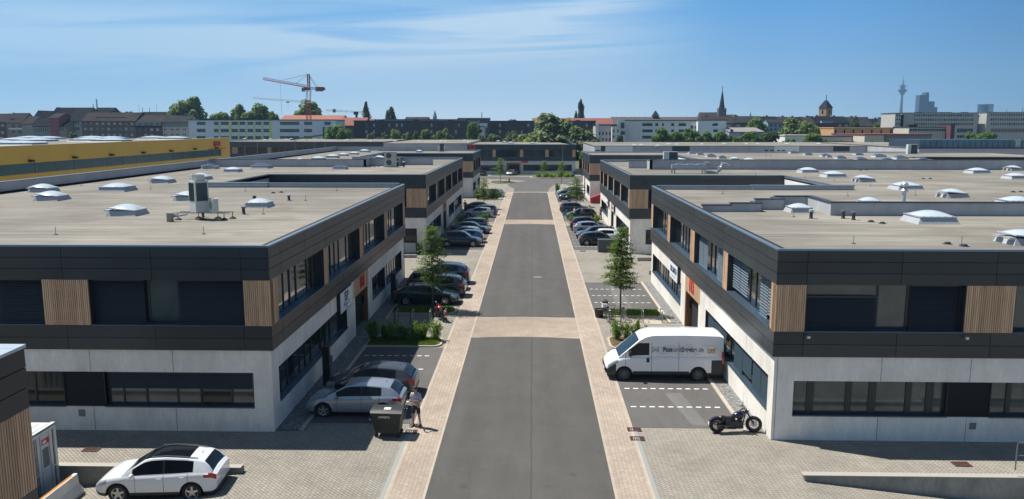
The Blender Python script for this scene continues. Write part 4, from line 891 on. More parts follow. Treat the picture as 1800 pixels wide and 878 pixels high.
# chrome flue
p = G(1588.5, 353, 7.78); p = Vector((p.x, 48.3, 7.78))
t = thing('chimney_flue', 'double cowled chrome flue standing behind the long fire wall', 'flue', (at(1588.5, 350, 48.3).x, 48.3, 7.78))
mb = MB(); mb.lathe([(.12, 0), (.12, 1.25)], 14); mb.build('pipe', M_alu, t, smooth=40)
for z in (1.15, 1.55): mb = MB(); mb.lathe([(.12, z), (.21, z+.09), (.21, z+.16), (.13, z+.25), (0, z+.26)], 14); mb.build('cowl', M_alu, t, smooth=40)
def drain(x, y, lab):
    p = G(x, y, 7.78); t = thing('roof_drain', lab, 'roof drain', (p.x, p.y, 7.78), 0, 'roof drains')
    mb = MB(); mb.lathe([(.22, .0), (.20, .02), (.13, .03), (.12, .09), (0, .11)], 14); mb.build('strainer', M_foot, t)
for i_, (a, b_) in enumerate((((480.5, 340), (494.5, 339)), ((658.5, 294), (665, 293.6)), ((1665.5, 429.5), (1695, 433.5)), ((1531, 390.5), (1551, 393.5)), ((1623, 315), (1635, 315)), ((1512.5, 300), (1522.5, 299.7)), ((1781, 338.3), (1794.5, 338)), ((719.5, 281.2), (723.5, 281)), ((1347, 273.5), (1354, 273.8)))):
    
    w_ = ('behind the white closed skylight of the near left roof', 'left of the two fan cooling unit', 'near the front edge of the near right roof', 'before the long fire wall, near right roof', 'right of the drains by the far fire wall', 'just before the far fire wall, right roof', 'near the right picture edge', 'behind the two fan cooling unit', 'on the third right roof')[i_]
    drain(*a, 'left drain of the black pair '+w_); drain(*b_, 'right drain of the black pair '+w_)
PINS = ('nearest the left end of the front edge', 'in front of the rooftop cooling units', 'behind the tilted skylight pair', 'behind the nearest open skylight', 'left of the closed skylight with vent pipes', 'in front of the closed skylight with vent pipes', 'right of the shiny capped vent pipe', 'by the rear parapet of the near left roof', 'in front of the stepped wall', 'before the skylight at the stepped wall', 'at the front edge of the near right roof', 'between the roof drains at the front right', 'behind the left end of the long fire wall', 'between two skylights behind the fire wall', 'right of the chrome flue', 'beside the courtyard corner', 'left of the closed skylights, middle right roof', 'far back on the near left roof', 'near the ducts of the second right roof')
def pin(x, y, h, w_):
    p = G(x, y, 7.78); mb = MB(); mb.tube([(0, 0, 0), (.01, 0, h)], .014, 5); mb.lathe([(.10, 0), (.09, .04), (0, .05)], 10); o = mb.build('lightning_rod', M_grey); o.location = (p.x, p.y, 7.78)
    tag(o, 'thin lightning rod '+w_, 'lightning rod', 'lightning rods on the roofs')
for i_, (x, y) in enumerate(((98, 413), (358, 412), (143, 327), (265, 333), (431, 336), (463, 377), (537, 353), (592, 336), (1270, 341), (1395, 382), (1500, 429), (1690, 431), (1490, 345), (1530, 328), (1609, 344), (1466, 318), (1415, 312), (225, 312), (1328, 308))):
    pin(x, y, .38 if y > 330 else .3, PINS[i_])
# ventilation ducts on second right roof
p0 = G(1180, 306, 7.78); p1 = G(1242, 306, 7.78)
t = thing('ventilation_duct', 'galvanised ventilation duct on legs with a bent outlet, front edge of second right roof', 'duct', (p0.x, p0.y+.6, 7.78))
Ld = p1.x-p0.x; M_galv = mat('galvanised_duct', (.42, .45, .48), .4, metal=.5, var=.08, vscale=2)
mb = MB(); mb.box(.1, Ld, -.3, .3, .55, .98); mb.build('duct_run', M_galv, t)
mb = MB()
for k in range(3): mb.box(.6+k*1.15, 1.15+k*1.15, -.25, .25, .98, 1.06); mb.tube([(1.3+k*1.15, 0, .98), (1.3+k*1.15, 0, 1.22)], .06, 8)
mb.build('damper', M_galv, t)
for k in (0.15, .45, Ld-.35, Ld-.05):
    for yy in (-.25, .25): mb = MB(); mb.tube([(k, yy, 0), (k, yy, .56)], .035, 6); mb.build('leg', M_grey, t)
mb = MB(); mb.tube([(Ld, 0, .78), (Ld+.28, 0, .82), (Ld+.3, 0, 1.15), (Ld-.1, 0, 1.2)], .13, 10); mb.tube([(Ld+.1, 0, .12), (Ld+1.3, 0, .12), (Ld+1.5, 0, .3), (Ld+1.5, 0, .75), (Ld+1.7, 0, 1.05), (Ld+2.1, 0, 1.0), (Ld+2.5, 0, .72)], .20, 12); mb.build('outlet_bend', M_galv, t, smooth=50)
p = G(1180, 297, 7.78)
t = thing('cooling_unit', 'upright cooling unit with a dark grille face behind the ducts on the second right roof', 'air conditioner', (p.x, p.y, 7.88))
mb = MB(); mb.box(-.95, -.3, 0, .6, 0, 1.95); mb.box(-.3, .75, .02, .6, 0, 1.95); mb.build('casing', M_acw, t); mb = MB(); mb.box(-.3, .7, -.02, .02, .08, 1.9); mb.build('grille', M_acg, t); mb = MB(); mb.box(-1.2, 1.0, -.2, .8, -.1, 0); mb.build('base_frame', M_foot, t)
p = G(776, 268, 7.78)
t = thing('cooling_unit', 'small dark fronted cooling unit on the third left roof', 'air conditioner', (p.x, p.y, 7.88))
mb = MB(); mb.box(-.7, .7, 0, .5, 0, 1.1); mb.build('casing', M_acw, t); mb = MB(); mb.box(-.3, .5, -.02, 0, .1, 1.6); mb.build('grille', M_acg, t)
p = G(1606, 271, 7.78); t = thing('cooling_unit', 'white framed cooling unit with black grille on the farthest right roof', 'air conditioner', (p.x, p.y, 7.78))
mb = MB(); mb.box(-1.1, -.7, 0, .8, 0, 1.75); mb.box(-.7, .75, .03, .8, 0, 1.75); mb.build('casing', M_acw, t); mb = MB(); mb.box(-.5, .6, -.02, .03, .1, 1.7); mb.build('grille', M_acg, t)

# ================================================================ HALLS BEHIND
YH = -58.0
def xplane(x, y, X):
    r = _ray(x, y); k = X/r.x; return Vector((X, r.y*k, CAMH+r.z*k))
M_yel = mat('yellow_sheet', (.66, .385, .03), .5, var=.05, vscale=.3)
e1 = xplane(403, 243, YH); e0 = xplane(0, 258, YH)
ZY = (e1.z+e0.z)/2
t = thing('logistics_hall', 'long yellow hall with a green glass band behind the left roofs', 'hall', (YH-30, 100, 0))
mb = MB(); mb.box(YH-80, YH-.05, 20, e1.y, -1.4, ZY-.3); mb.build('wall', M_yel, t)
gz = [xplane(389, y, YH).z for y in (262, 274)]
mb = MB(); mb.box(YH-.04, YH, 20, e1.y, gz[1]-3.5, gz[1]); mb.box(YH-.04, YH, 20, e1.y, gz[0], ZY); mb.box(YH-.04, YH, xplane(389, 268, YH).y, e1.y, gz[1], gz[0]); mb.build('facade_sheet', M_yel, t)
M_band = mat('green_glass_band', (.025, .085, .09), .25, spec=.3, var=.2, vscale=.2)
k = 20.0; yb = xplane(389, 268, YH).y
mb = MB()
while k < yb-.1: mb.box(YH-.045, YH-.01, k+.04, min(k+3.95, yb), gz[1]+.05, gz[0]-.05); k += 4
mb.build('glass_band', M_band, t)
mb = MB()
k = 20.0
while k < yb: mb.box(YH-.03, YH+.03, k-.05, k+.05, gz[1]+.02, gz[0]-.02); k += 8
mb.build('glass_band_posts', M_grey, t)
mb = MB(); mb.box(YH-78, YH-1, 22, e1.y-.6, ZY-.3, ZY-.12); mb.build('roof', M_roof, t); mb = MB(); mb.box(YH-.5, YH+.06, 19, e1.y+.06, ZY, ZY+.06); mb.build('roof_edge', mat('pale_trim', (.5, .47, .36), .5), t)
for px_, py_ in ((52, 283), (129, 277), (194, 272.5), (250, 268.5), (299, 265.5), (341, 262), (379, 260)):
    p = xplane(px_, py_, YH); mb = MB(); mb.box(p.x, p.x+.5, p.y-.25, p.y+.25, p.z-.15, p.z+.12); mb.tube([(p.x, p.y, p.z), (p.x+.2, p.y, p.z)], .05, 6); mb.build('wall_lamp', M_black, t)
p = xplane(381, 253.5, YH); text(t, 'MAXI', 1.3, (p.x+.06, p.y, p.z), (0, 1, 0), (0, 0, 1), M_red, 'lettering', .05, bold=.02)
mb = MB(); mb.box(YH+.02, YH+.08, p.y-4, p.y+4, p.z-.95, p.z-.8); mb.build('logo_underline', M_red, t)
rel(t)
for row, (yy0, n_) in enumerate(((58, 11), (68, 11), (86, 10), (96, 9), (117, 8), (138, 7))):
    for i in range(n_):
        s_ = copy_tree(SK[W]); X_ = YH-4-i*5.6
        s_.location = (X_, yy0+(i % 2)*4, ZY-.12); s_.scale = (4.1, 3.0, .95); tag(s_, 'white roof light on the yellow hall, %s from facade, %s row' % (ORD[i], ORD[row]), 'skylight', 'large white roof lights on the yellow hall')

def far_block(label, x0, x1, ytop, Y, depth, wallm, zt=8.05, roofm=None):
    a, c = at(x0, ytop, Y).x, at(x1, ytop, Y).x
    t = thing('commercial_hall', label, 'hall', ((a+c)/2, Y+depth/2, 0))
    mb = MB(); mb.box(a, c, Y, Y+depth, -1.4, zt-.1); mb.build('wall', wallm, t); mb = MB(); mb.box(a-.15, c+.15, Y-.15, Y+depth, zt-.1, zt); mb.build('roof', roofm or M_roof, t)
    return t, a, c
def W_(t, Y, x0, x1, y0, y1, m, name='window', d=.06):
    p = at(x0, y0, Y); q = at(x1, y1, Y); mb = MB(); mb.box(p.x, q.x, Y-d, Y, q.z, p.z); return mb.build(name, M_glassd if m is M_glass else m, t)
t, a, c = far_block('dark clad hall behind the left roofs, left of the pale wall section', 400, 674, 249, 252, 55, M_clad)
for x0, x1 in ((408, 418), (470, 477)): W_(t, 252, x0, x1, 259, 270.5, mat('far_wood', (.34, .22, .13), .7), 'wood_panel')
W_(t, 252, 418.5, 469, 259.5, 270, M_glass); W_(t, 252, 478, 575, 259.5, 270, M_glass)
for i in range(9): W_(t, 252.0, 480+i*10.5, 480.8+i*10.5, 259.5, 270, M_grey, 'mullion', .09)
rel(t)
t, a, c = far_block('hall with a long pale rendered wall behind the third left roof', 674, 822, 252, 229, 60, M_rend)
W_(t, 229, 773, 779, 253.5, 267, M_clad, 'door'); rel(t)
# lamp posts in the yard behind
for i, (x, y0, y1) in enumerate(((452, 251, 272), (518, 249, 264), (552, 250, 262), (571, 250, 258), (430, 259, 272), (988, 257, 303))):
    D_ = 214 if i == 5 else 235; p = at(x, y0, D_); q = at(x, y1, D_)
    mb = MB(); mb.tube([(0, 0, -.1), (0, 0, p.z)], [.11, .06], 6); mb.box(-.15, .55, -.12, .12, p.z, p.z+.1); o = mb.build('lamp_post', M_grey); o.location = (p.x, D_-(5 if i == 5 else 0), 0)
    tag(o, 'grey street lamp post in front of the far building with the wood lined entrance' if i == 5 else 'thin lamp post before the far dark hall, '+('third', 'fourth', 'fifth', 'rightmost', 'second', '')[i]+' from the yellow hall', 'lamp post')
# F: building closing the street
YF = 216.0
a = at(822, 254, YF).x; c = at(1012, 254, YF).x
t = thing('commercial_building', 'dark clad building closing the end of the street, with a wood lined entrance', 'building', ((a+c)/2, YF+20, 0), 0, 'commercial buildings along the street')
o, u, n = (a, YF), (1, 0), (0, -1); LF = c-a
def ux(x): return at(x, 270, YF).x-a
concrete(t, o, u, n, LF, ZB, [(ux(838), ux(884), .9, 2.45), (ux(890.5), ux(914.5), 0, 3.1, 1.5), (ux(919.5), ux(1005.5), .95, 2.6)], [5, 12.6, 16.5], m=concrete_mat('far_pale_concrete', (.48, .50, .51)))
window(t, o, u, n, ux(838)+.03, ux(884)-.03, .93, 2.45, -.28, mullset(ux(838), ux(884), (1.2,)), dout=0)
window(t, o, u, n, ux(919.5)+.03, ux(1005.5)-.03, .98, 2.6, -.28, mullset(ux(919.5), ux(1005.5), (1.1,)), dout=0)
slats(t, o, u, n, ux(890), ux(894), 0, 3.1, M_woodd, 'entrance_lining', d=.03, back=-.2); slats(t, o, u, n, ux(912), ux(915), 0, 3.1, M_woodd, 'entrance_lining', d=.03, back=-.2)
slats(t, o, u, n, ux(894), ux(912), 2.5, 3.1, M_woodd, 'entrance_lining', d=.03, back=-.2)
slats(t, o, u, n, ux(894), ux(902), 0, 2.5, M_woodd, 'entrance_lining', d=-.9, back=-1.2); mb = MB(); mb.obox(o, u, n, ux(902), ux(912), -1.4, -1.3, 0, 2.5); mb.build('door', M_glass, t)
cladding(t, o, u, n, LF, ZB, ZW0, 2, 3, 'cladding_band'); cladding(t, o, u, n, LF, ZW1, ZR-.06, 3, 3, 'fascia')
strip(t, o, u, n, [(0, ux(866), 'g'), (ux(866), ux(871.5), 'w'), (ux(871.5), ux(914), 'g'), (ux(914), ux(920), 'w'), (ux(920), ux(958.5), 'g'), (ux(958.5), ux(964.5), 'w'), (ux(964.5), ux(1006), 'g'), (ux(1006), LF, 'w')], pat=(1.3,))
polyF = [(a, YF), (c, YF), (c-4, YF+45), (a, YF+45)]
roof(t, polyF); base_core(t, [(a+.4, c-4, YF+.45, YF+44)]); plain(t, [(c, YF+.35, c, YF+45)], -.9, 7.93, M_clad, 'side_wall')
roof_edge(t, [(a, YF), (c, YF), (c, YF+45), (a, YF+45)], skip=(2,))
p = at(830, 259, YF-.2); mb = MB()
for (q0, q1, r0, r1) in ((-.75, .75, .45, .75), (-.75, .75, -.75, -.45), (-.75, -.35, -.45, .45), (.35, .75, -.45, .45)): mb.box(p.x+q0, p.x+q1, YF-.2, YF-.12, p.z+r0, p.z+r1)
mb.build('red_logo', M_red, t)
p = at(922, 284.5, YF); mb = MB(); mb.box(p.x-.9, p.x+.9, YF-.07, YF-.01, p.z-.28, p.z+.28); mb.build('red_plate', M_red, t)
rel(t)
for i_, (x, y, w_) in enumerate(((783, 250.5, 14), (817, 249, 14), (824, 251, 12), (876, 250, 12), (887, 252, 12), (898, 253, 17), (936, 253, 13))):
    skylight(x-w_/2*.7, x+w_/2*.7, y, W, 'white dome on the roof closing the street, %s from the left' % ORD[i_], 'domes on the roof closing the street')
for i_, (x, y) in enumerate(((430, 245.6), (465, 247.5), (475, 246.5), (503, 247), (512, 246), (511.5, 249), (607, 248.5), (611, 247.5), (651, 250.5), (694, 250), (737, 250), (776, 250))):
    skylight(x-4.5, x+4.5, y, W, 'small white dome on the far dark hall roof, %s from the left' % ORD[i_], 'domes on the far dark hall')
mb = MB(); mb.box(-5.5, 5.5, 0, .2, 1.0, 1.5); 
for k in (-4, 0, 4): mb.tube([(k, 0, 0), (k, 0, 1.0)], .08, 5)
o = mb.build('roof_pipe_rack', mat('green_grey', (.10, .13, .11), .6)); p = at(540, 245, 262); o.location = (p.x, 262, 8.0); o.rotation_euler = (0, radians(-8), 0); tag(o, 'green grey pipe rack slanting on the far dark hall roof', 'pipe rack')
# H: long building beyond the right roofs
t, a, c = far_block('long low building with grey, white and black wall fields behind the right roofs', 1045, 1582, 255, 202, 45, M_rend)
for x0, x1, m in ((1045, 1056, M_rendw), (1064, 1112, M_rendw), (1361, 1404, M_rendw)): W_(t, 202, x0, x1, 257, 269, m, 'white_panel', .08)
for x0, x1 in ((1056, 1064), (1182, 1212), (1465, 1493)): W_(t, 202, x0, x1, 257, 266.5, M_clad, 'dark_panel', .08)
for x0, x1 in ((1047, 1055), (1344, 1350), (1354, 1360), (1366, 1371), (1374, 1380)): W_(t, 202, x0, x1, 264, 266, M_frame, 'window', .1)
rel(t)
for i_, (x, y, w_) in enumerate(((1115, 257, 10), (1127, 257, 11), (1156, 258.5, 11), (1175, 256.5, 14), (1190, 256.5, 12), (1234, 256.5, 13), (1273, 255.5, 12), (1312, 255.5, 10), (1332, 255.5, 10), (1384, 255.5, 16), (1440, 255.5, 16), (1480, 255.5, 14), (1520, 255.5, 12), (1538, 255.5, 12), (1568, 255.5, 14))):
    skylight(x-w_/2, x+w_/2, y, W, 'white dome on the long low building beyond the right roofs, %s from the left' % ORD[i_], 'domes on the long low building')
t, a, c = far_block('low building with a slanted blue glass band at the far right', 1616, 1900, 259, 175, 60, M_rend, zt=8.3)
p = at(1616, 246, 176); q = at(1616, 259, 175)
k = q.x
M_bg1 = mat('blue_glass', (.05, .14, .20), .12, spec=.8, var=.4, vscale=.3)
i = 0
while k < c-2:
    mb = MB(); mb.box(k+.03, k+1.12, 175.15, 175.3, 8.35, 10.0); mb.build('blue_glass_panel', M_bg1 if i != 17 else M_rend, t); k += 1.2; i += 1
mb = MB(); mb.box(q.x, c, 175.3, 190, 8.3, 9.95); mb.box(q.x-.3, c, 174.8, 175.1, 8.1, 8.32); mb.build('upper_storey', mat('navy_trim', (.03, .045, .08), .5), t); rel(t)
# ================================================================ THE TOWN BEHIND
BM = {}
def bm_(name, c, **k): return mat('town_'+name, c, k.pop('rough', .8), **k)
M_win = mat('town_window', (.03, .04, .055), .25, spec=.7)
M_winw = mat('town_window_light', (.34, .36, .38), .4)
T_red = mat('town_red_tiles', (.20, .06, .038), .8, var=.14, vscale=.12); T_gry = mat('town_slate', (.035, .035, .038), .95, spec=.08, var=.2, vscale=.15); T_brn = mat('town_brown_tiles', (.042, .034, .034), .95, spec=.08, var=.2, vscale=.15)
T_drk = mat('town_dark_roof', (.013, .014, .018), .95, spec=.08, var=.2, vscale=.2); T_orr = mat('town_orange_tiles', (.29, .10, .055), .8, var=.1, vscale=.1)
def bld(label, x0, x1, ytop, D, depth, wall, cat='building', cols=(), rows=(), win=M_win, roofm=None, gable=None, ridge=None, group=None, name='town_building', wd=.06, sill=False):
    """flat roof unless gable: 'x' ridge parallel to the picture at row `ridge`, 'y' ridge running away from the viewer"""
    a, c = at(x0, ytop, D).x, at(x1, ytop, D).x; zt = at(x0, ytop, D).z; cx = (a+c)/2
    t = thing(name, label, cat, (cx, D, -1.3), 0, group)
    w2 = (c-a)/2; h = zt+1.3
    mb = MB(); mb.box(-w2, w2, 0, depth, -.1, h); mb.build('wall', wall, t)
    if gable is None:
        mb = MB(); mb.box(-w2-.2, w2+.2, -.2, depth+.2, h, h+.35); mb.build('roof', roofm or M_trimd, t)
    else:
        zr = at(x0, ridge, D+(depth/2 if gable == 'x' else 0)).z+1.3; mb = MB()
        if gable == 'x':
            for sgn in (0, 1):
                y0, y1 = (-.4, depth/2) if sgn == 0 else (depth+.4, depth/2)
                P = [(-w2-.2, y0, h), (w2+.2, y0, h), (w2+.2, y1, zr), (-w2-.2, y1, zr)]
                mb.face(P if sgn == 0 else P[::-1]); mb.face([(p[0], p[1], p[2]-.25) for p in (P[::-1] if sgn == 0 else P)])
            g = MB()
            for xx in (-w2, w2): g.face([(xx, 0, h-.1), (xx, depth, h-.1), (xx, depth/2, zr-.15)])
        else:
            for sgn in (-1, 1):
                P = [(sgn*(w2+.3), -.3, h-.1), (sgn*(w2+.3), depth, h-.1), (0, depth, zr), (0, -.3, zr)]; mb.face(P); mb.face([(p[0], p[1], p[2]-.25) for p in P[::-1]])
            g = MB()
            for yy in (0, depth): g.face([(-w2, yy, h-.1), (w2, yy, h-.1), (0, yy, zr-.25)])
        mb.build('roof', roofm or T_gry, t); g.build('gable', wall, t)
    for (r0, r1) in rows:
        z1 = at(x0, r0, D).z+1.3; z0 = at(x0, r1, D).z+1.3
        for cc in cols:
            q0 = at(cc[0], r0, D).x-cx; q1 = at(cc[1], r0, D).x-cx
            mb = MB(); mb.box(q0, q1, -wd, .02, z0, z1); mm = cc[2] if len(cc) > 2 else (win if not isinstance(win, (list, tuple)) else random.choice(win))
            wo = mb.build('window', mm, t)
    t['_'] = 0; del t['_']
    return t, D, cx, h
def addp(tt, x0, x1, y0, y1, m, name, d=.1, dy=0.0, th=None):
    t, D, cx, h = tt; p = at(x0, y0, D+dy); q = at(x1, y1, D+dy); mb = MB(); mb.box(p.x-cx, q.x-cx, dy-d, dy+(th or .02), q.z+1.3, p.z+1.3); return mb.build(name, m, t)
def even(x0, x1, n, f=.5):
    s = (x1-x0)/n; return [(x0+i*s+s*(1-f)/2, x0+(i+1)*s-s*(1-f)/2) for i in range(n)]
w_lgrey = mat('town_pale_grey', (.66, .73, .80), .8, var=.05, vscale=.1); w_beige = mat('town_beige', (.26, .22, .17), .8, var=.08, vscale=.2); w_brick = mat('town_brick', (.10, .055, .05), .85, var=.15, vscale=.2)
w_white = mat('town_white', (.72, .72, .70), .7, var=.03, vscale=.2); w_dbrick = mat('town_dark_brick', (.055, .048, .052), .8, var=.15, vscale=.3); w_off = mat('town_office_concrete', (.46, .45, .42), .8, var=.06, vscale=.1)
# lime striped school-like block
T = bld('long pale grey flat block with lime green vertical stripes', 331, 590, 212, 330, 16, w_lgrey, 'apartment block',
        [(346, 361), (376, 384), (388, 402), (407, 418), (421, 431), (435, 445), (449, 459), (463, 473), (492, 526), (534.5, 548.5), (570, 581)], [(214.5, 220), (227, 232.8), (239.5, 245)])
for x in (384.3, 402.5, 418.3, 431, 445.2, 459.3, 473.2): addp(T, x, x+(4.4 if x in (402.5, 473.2) else 3.0), 213.5, 246, mat('lime_paint', (.62, .80, .03), .6), 'lime_stripe', .15)
addp(T, 569, 591, 225, 248, mat('glass_stair', (.25, .30, .34), .3), 'stair_tower', 1.5); addp(T, 569, 571.5, 224, 248, T_drk, 'stair_dark_strip', 1.6)  # second piece: narrow dark strip on the tower's left edge
addp(T, 349, 371, 208.5, 212, T_drk, 'roof_plant_room', 0, 6, 3); addp(T, 415, 445, 208.8, 212, T_drk, 'roof_plant_room', 0, 6, 3)
# old houses, left
bld('dark red brick house with blue framed windows at the left edge of the skyline', -12, 11, 215, 372, 12, w_brick, 'house', even(0, 9, 1, .6), [(219, 223), (231, 236)], M_winw, T_brn, 'x', 200)
T = bld('beige gabled house with a pale band, second from the left edge', 11, 39, 216, 366, 12, w_beige, 'house', [(21, 26), (32, 38)], [(219.5, 224.5), (229.5, 234.5)], M_win, T_brn, 'x', 199); addp(T, 15, 39, 225.5, 228, w_white, 'balcony_band'); addp(T, 19, 26, 208.5, 214, M_win, 'dormer', .6, 2)
bld('plain grey beige house with a brown roof between two gabled houses', 39, 57, 218, 362, 12, mat('town_greige', (.27, .26, .24), .8), 'house', [(48, 51), (53, 56)], [(219.5, 224)], M_winw, T_brn, 'x', 205)
bld('low greenish grey terrace with a white fascia and small dark roof', 57, 88, 222, 358, 12, mat('town_greengrey', (.22, .24, .22), .8), 'house', even(59, 86, 7, .4), [(226, 232)], M_win, T_drk, 'x', 208)
bld('house with a tall blue grey blank gable and dark ridge roof', 55, 84, 213, 380, 26, mat('town_bluegrey', (.16, .21, .26), .8), 'house', (), (), M_win, T_brn, 'y', 194.5)
bld('narrow pink red rendered house below the large dark roof', 86.5, 102.5, 208, 356, 12, mat('town_pinkred', (.30, .085, .10), .8), 'house', even(88, 101, 3, .5), [(213, 217), (222, 226), (230, 234)], mat('town_redglass', (.16, .07, .08), .4), T_brn, 'x', 199)
bld('small tan house right of the pink red house', 103, 117, 222.5, 356, 12, w_beige, 'house', even(104, 113, 2, .6), [(226, 230)], M_win, T_drk, 'x', 214)
T = bld('white house with balconies under the largest dark roof', 118, 141, 213, 362, 12, mat('town_whitegrey', (.40, .41, .42), .8), 'house', even(120, 140, 5, .55), [(214.5, 218.5), (224, 229)], M_win, T_drk, 'x', 200)
bld('big house with pale grey gable and large dark ridge roof, highest on the left', 84, 120, 211, 392, 30, mat('town_gablegrey', (.13, .16, .18), .8), 'house', (), (), M_win, T_brn, 'y', 189)
bld('long dark hipped roof behind the largest left house', 100, 153, 205, 400, 14, mat('town_greengable', (.22, .24, .22), .8), 'house', (), (), M_win, T_drk, 'x', 189.5)
bld('dark roofed house right of the highest left roof', 160, 192, 203, 410, 14, w_brick, 'house', (), (), M_win, T_drk, 'x', 189.5)
T = bld('long brown brick apartment row with a wide dormer strip', 143, 238, 213.5, 350, 13, mat('town_brownbrick', (.13, .10, .09), .85, var=.2, vscale=.3), 'apartment row', even(145, 237, 9, .42), [(215.5, 220), (225, 229.5), (235.5, 240)], [M_winw, mat('town_window_mid', (.16, .18, .19), .4)], T_brn, 'x', 198)
addp(T, 168, 221, 206.5, 211.5, T_drk, 'dormer_strip', .2, 2.5, 3)
for q in even(170, 219, 7, .5): addp(T, q[0], q[1], 207.3, 210, M_win, 'dormer_window', .3, 2.5)
T = bld('brick apartment house with top floor balconies, middle of the left row', 238.5, 284, 214.5, 350, 13, w_brick, 'apartment row', even(241, 282, 4, .5), [(216, 219.5), (225.5, 231), (235.5, 240)], [M_winw, M_win], T_brn, 'x', 203)
addp(T, 239, 284, 214.8, 222.5, mat('town_balcony_grey', (.24, .26, .27), .6), 'top_storey', .5); addp(T, 239, 284, 221.6, 223.6, T_drk, 'balcony_rail', 1.2)
for q in even(242, 283, 4, .4): addp(T, q[0], q[1], 216.3, 220, M_win, 'balcony_window', .6)
T = bld('pale rendered apartment house at the right end of the left row', 285, 330.5, 214.5, 350, 13, mat('town_paleroom', (.40, .38, .34), .8), 'apartment row', [(288, 289.8), (290.8, 292.6), (300.5, 302.3), (303.3, 305), (310, 311.8), (312.8, 314.6), (322, 323.8), (324.8, 326.6)], [(226.5, 229.5), (235.5, 238.5)], M_win, T_gry, 'x', 203.5)
addp(T, 285, 330.5, 215, 223.5, mat('town_greystripe', (.18, .19, .19), .8), 'top_band', .08)
T = bld('flat dark block with aerials behind the left apartment row', 241, 287, 203, 400, 14, w_brick, 'building', (), (), M_win, T_drk, 'x', 197)
for x, h_ in ((244, 184), (250, 190), (262.5, 190), (275, 183.5)): addp(T, x, x+1.3, h_, 202, T_drk, 'aerial', .2, 3)
for x in (195, 205, 213, 222, 230): pass
T = bld('row of dark roofs with small chimneys above the apartment row', 190, 241, 204, 395, 14, w_brick, 'building', (), (), M_win, T_drk, 'x', 199.5)
for x in (194, 204, 209, 222, 229): addp(T, x, x+4, 196.5, 201, T_drk, 'chimney', .8, 7)
# thin tower far left and chimney
def stack(label, x, w_, ytop, ybot, D, m, cat='chimney', taper=.7):
    p = at(x, ytop, D); h = p.z+1.3; r = w_/1400*D/2; mb = MB(); mb.lathe([(r, 0), (r*taper, h), (0, h)], 14); o = mb.build('tall_chimney', m, smooth=40); o.location = (p.x, D, -1.3); return tag(o, label, cat)
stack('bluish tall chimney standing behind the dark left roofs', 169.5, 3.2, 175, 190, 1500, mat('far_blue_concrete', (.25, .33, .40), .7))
stack('thin dark mast beside the bluish chimney', 163.5, 1.5, 183, 200, 600, T_drk, 'mast')
stack('slim dark chimney above the roofs left of the street axis', 846.8, 1.6, 198, 210, 700, T_drk)
# orange roofs behind the lime block
bld('long house with an orange tiled roof behind the crane mast', 490, 598, 213, 400, 22, mat('town_cream', (.4, .36, .28), .8), 'house', (), (), M_win, T_orr, 'x', 203)
bld('house with a red tiled roof at the right end of the orange roof', 596, 640, 221, 395, 20, w_brick, 'house', (), (), M_win, T_red, 'x', 207)
bld('low house with red roof just above the left end of the black block', 618, 655, 215, 430, 12, w_brick, 'house', (), (), M_win, T_red, 'x', 209.5)
bld('flat pale blue roofed shed right of the poplar', 652, 668, 211, 520, 12, mat('town_bluepale', (.2, .3, .36), .6), 'building', (), ())
# black brick apartment blocks
T = bld('long black brick apartment block left of the street axis', 622, 822, 213.5, 345, 14, w_dbrick, 'apartment block', [(642, 646), (656, 659), (683, 685.5), (695.5, 699), (705, 708), (744, 747), (757, 760, M_winw), (766, 769), (783, 786), (800, 803), (806, 808)], [(217.5, 223.5), (229, 235), (240, 246)], [M_winw, M_win, M_win])
for x in (665, 727, 787): addp(T, x, x+8, 211, 214, T_drk, 'roof_hatch', 0, 5, 3)
T = bld('long black brick apartment block right of the first one, partly behind the big tree', 860, 1047, 214, 345, 14, w_dbrick, 'apartment block', [(877, 880.5, M_winw), (890, 892.5), (899, 901), (916, 918.5), (927, 930.5), (939, 942), (1010, 1013), (1030, 1033)], [(218, 223.5), (229, 234.5), (240, 245)], [M_winw, M_win, M_win])
for x in (900, 1012): addp(T, x, x+8, 211.5, 214.5, T_drk, 'roof_hatch', 0, 5, 3)
T = bld('white apartment house corner with balconies between the two black blocks', 837, 851, 224, 338, 12, w_white, 'apartment block', [(844, 848)], [(228, 233), (238, 243)]); addp(T, 843, 856, 217, 224, w_white, 'top_storey', 0, 3, 6)
bld('pale grey flat building behind the first black block', 672, 815, 211, 430, 12, mat('town_concretepale', (.4, .4, .38), .8), 'building', (), ()); bld('pale building with one dark window behind the gap between the black blocks', 822, 840, 213, 400, 12, mat('town_pale2', (.30, .31, .31), .8), 'building', [(826, 832)], [(217, 224)])
bld('dark flat roofed building with chimneys left of the slim chimney', 804, 860, 210, 520, 12, w_dbrick, 'building', (), (), M_win, T_drk, 'x', 207.5)
bld('long dark roof above the first black block', 712, 752, 210, 560, 12, w_brick, 'building', (), (), M_win, T_brn, 'x', 206)
bld('long red tiled roof behind the second black block', 936, 1078, 219, 420, 24, w_brick, 'building', (), (), M_win, T_red, 'x', 208)
T = bld('very long grey brown roof above the white apartment blocks', 1078, 1236, 219, 470, 26, w_brick, 'building', (), (), M_win, mat('town_greybrown', (.065, .057, .052), .8, var=.15, vscale=.1), 'x', 206)
for x in (1092, 1114, 1132, 1183, 1206): addp(T, x, x+1, 205, 209, w_white, 'fire_wall', .2, 10)
T = bld('small square tower with a pointed slate roof on the long grey brown roof', 1148, 1158, 205, 480, 5, T_brn, 'tower'); t_, D_, cx_, h_ = T
mb = MB(); w2 = 5/1400*480; zt = at(1153, 194, D_).z+1.3
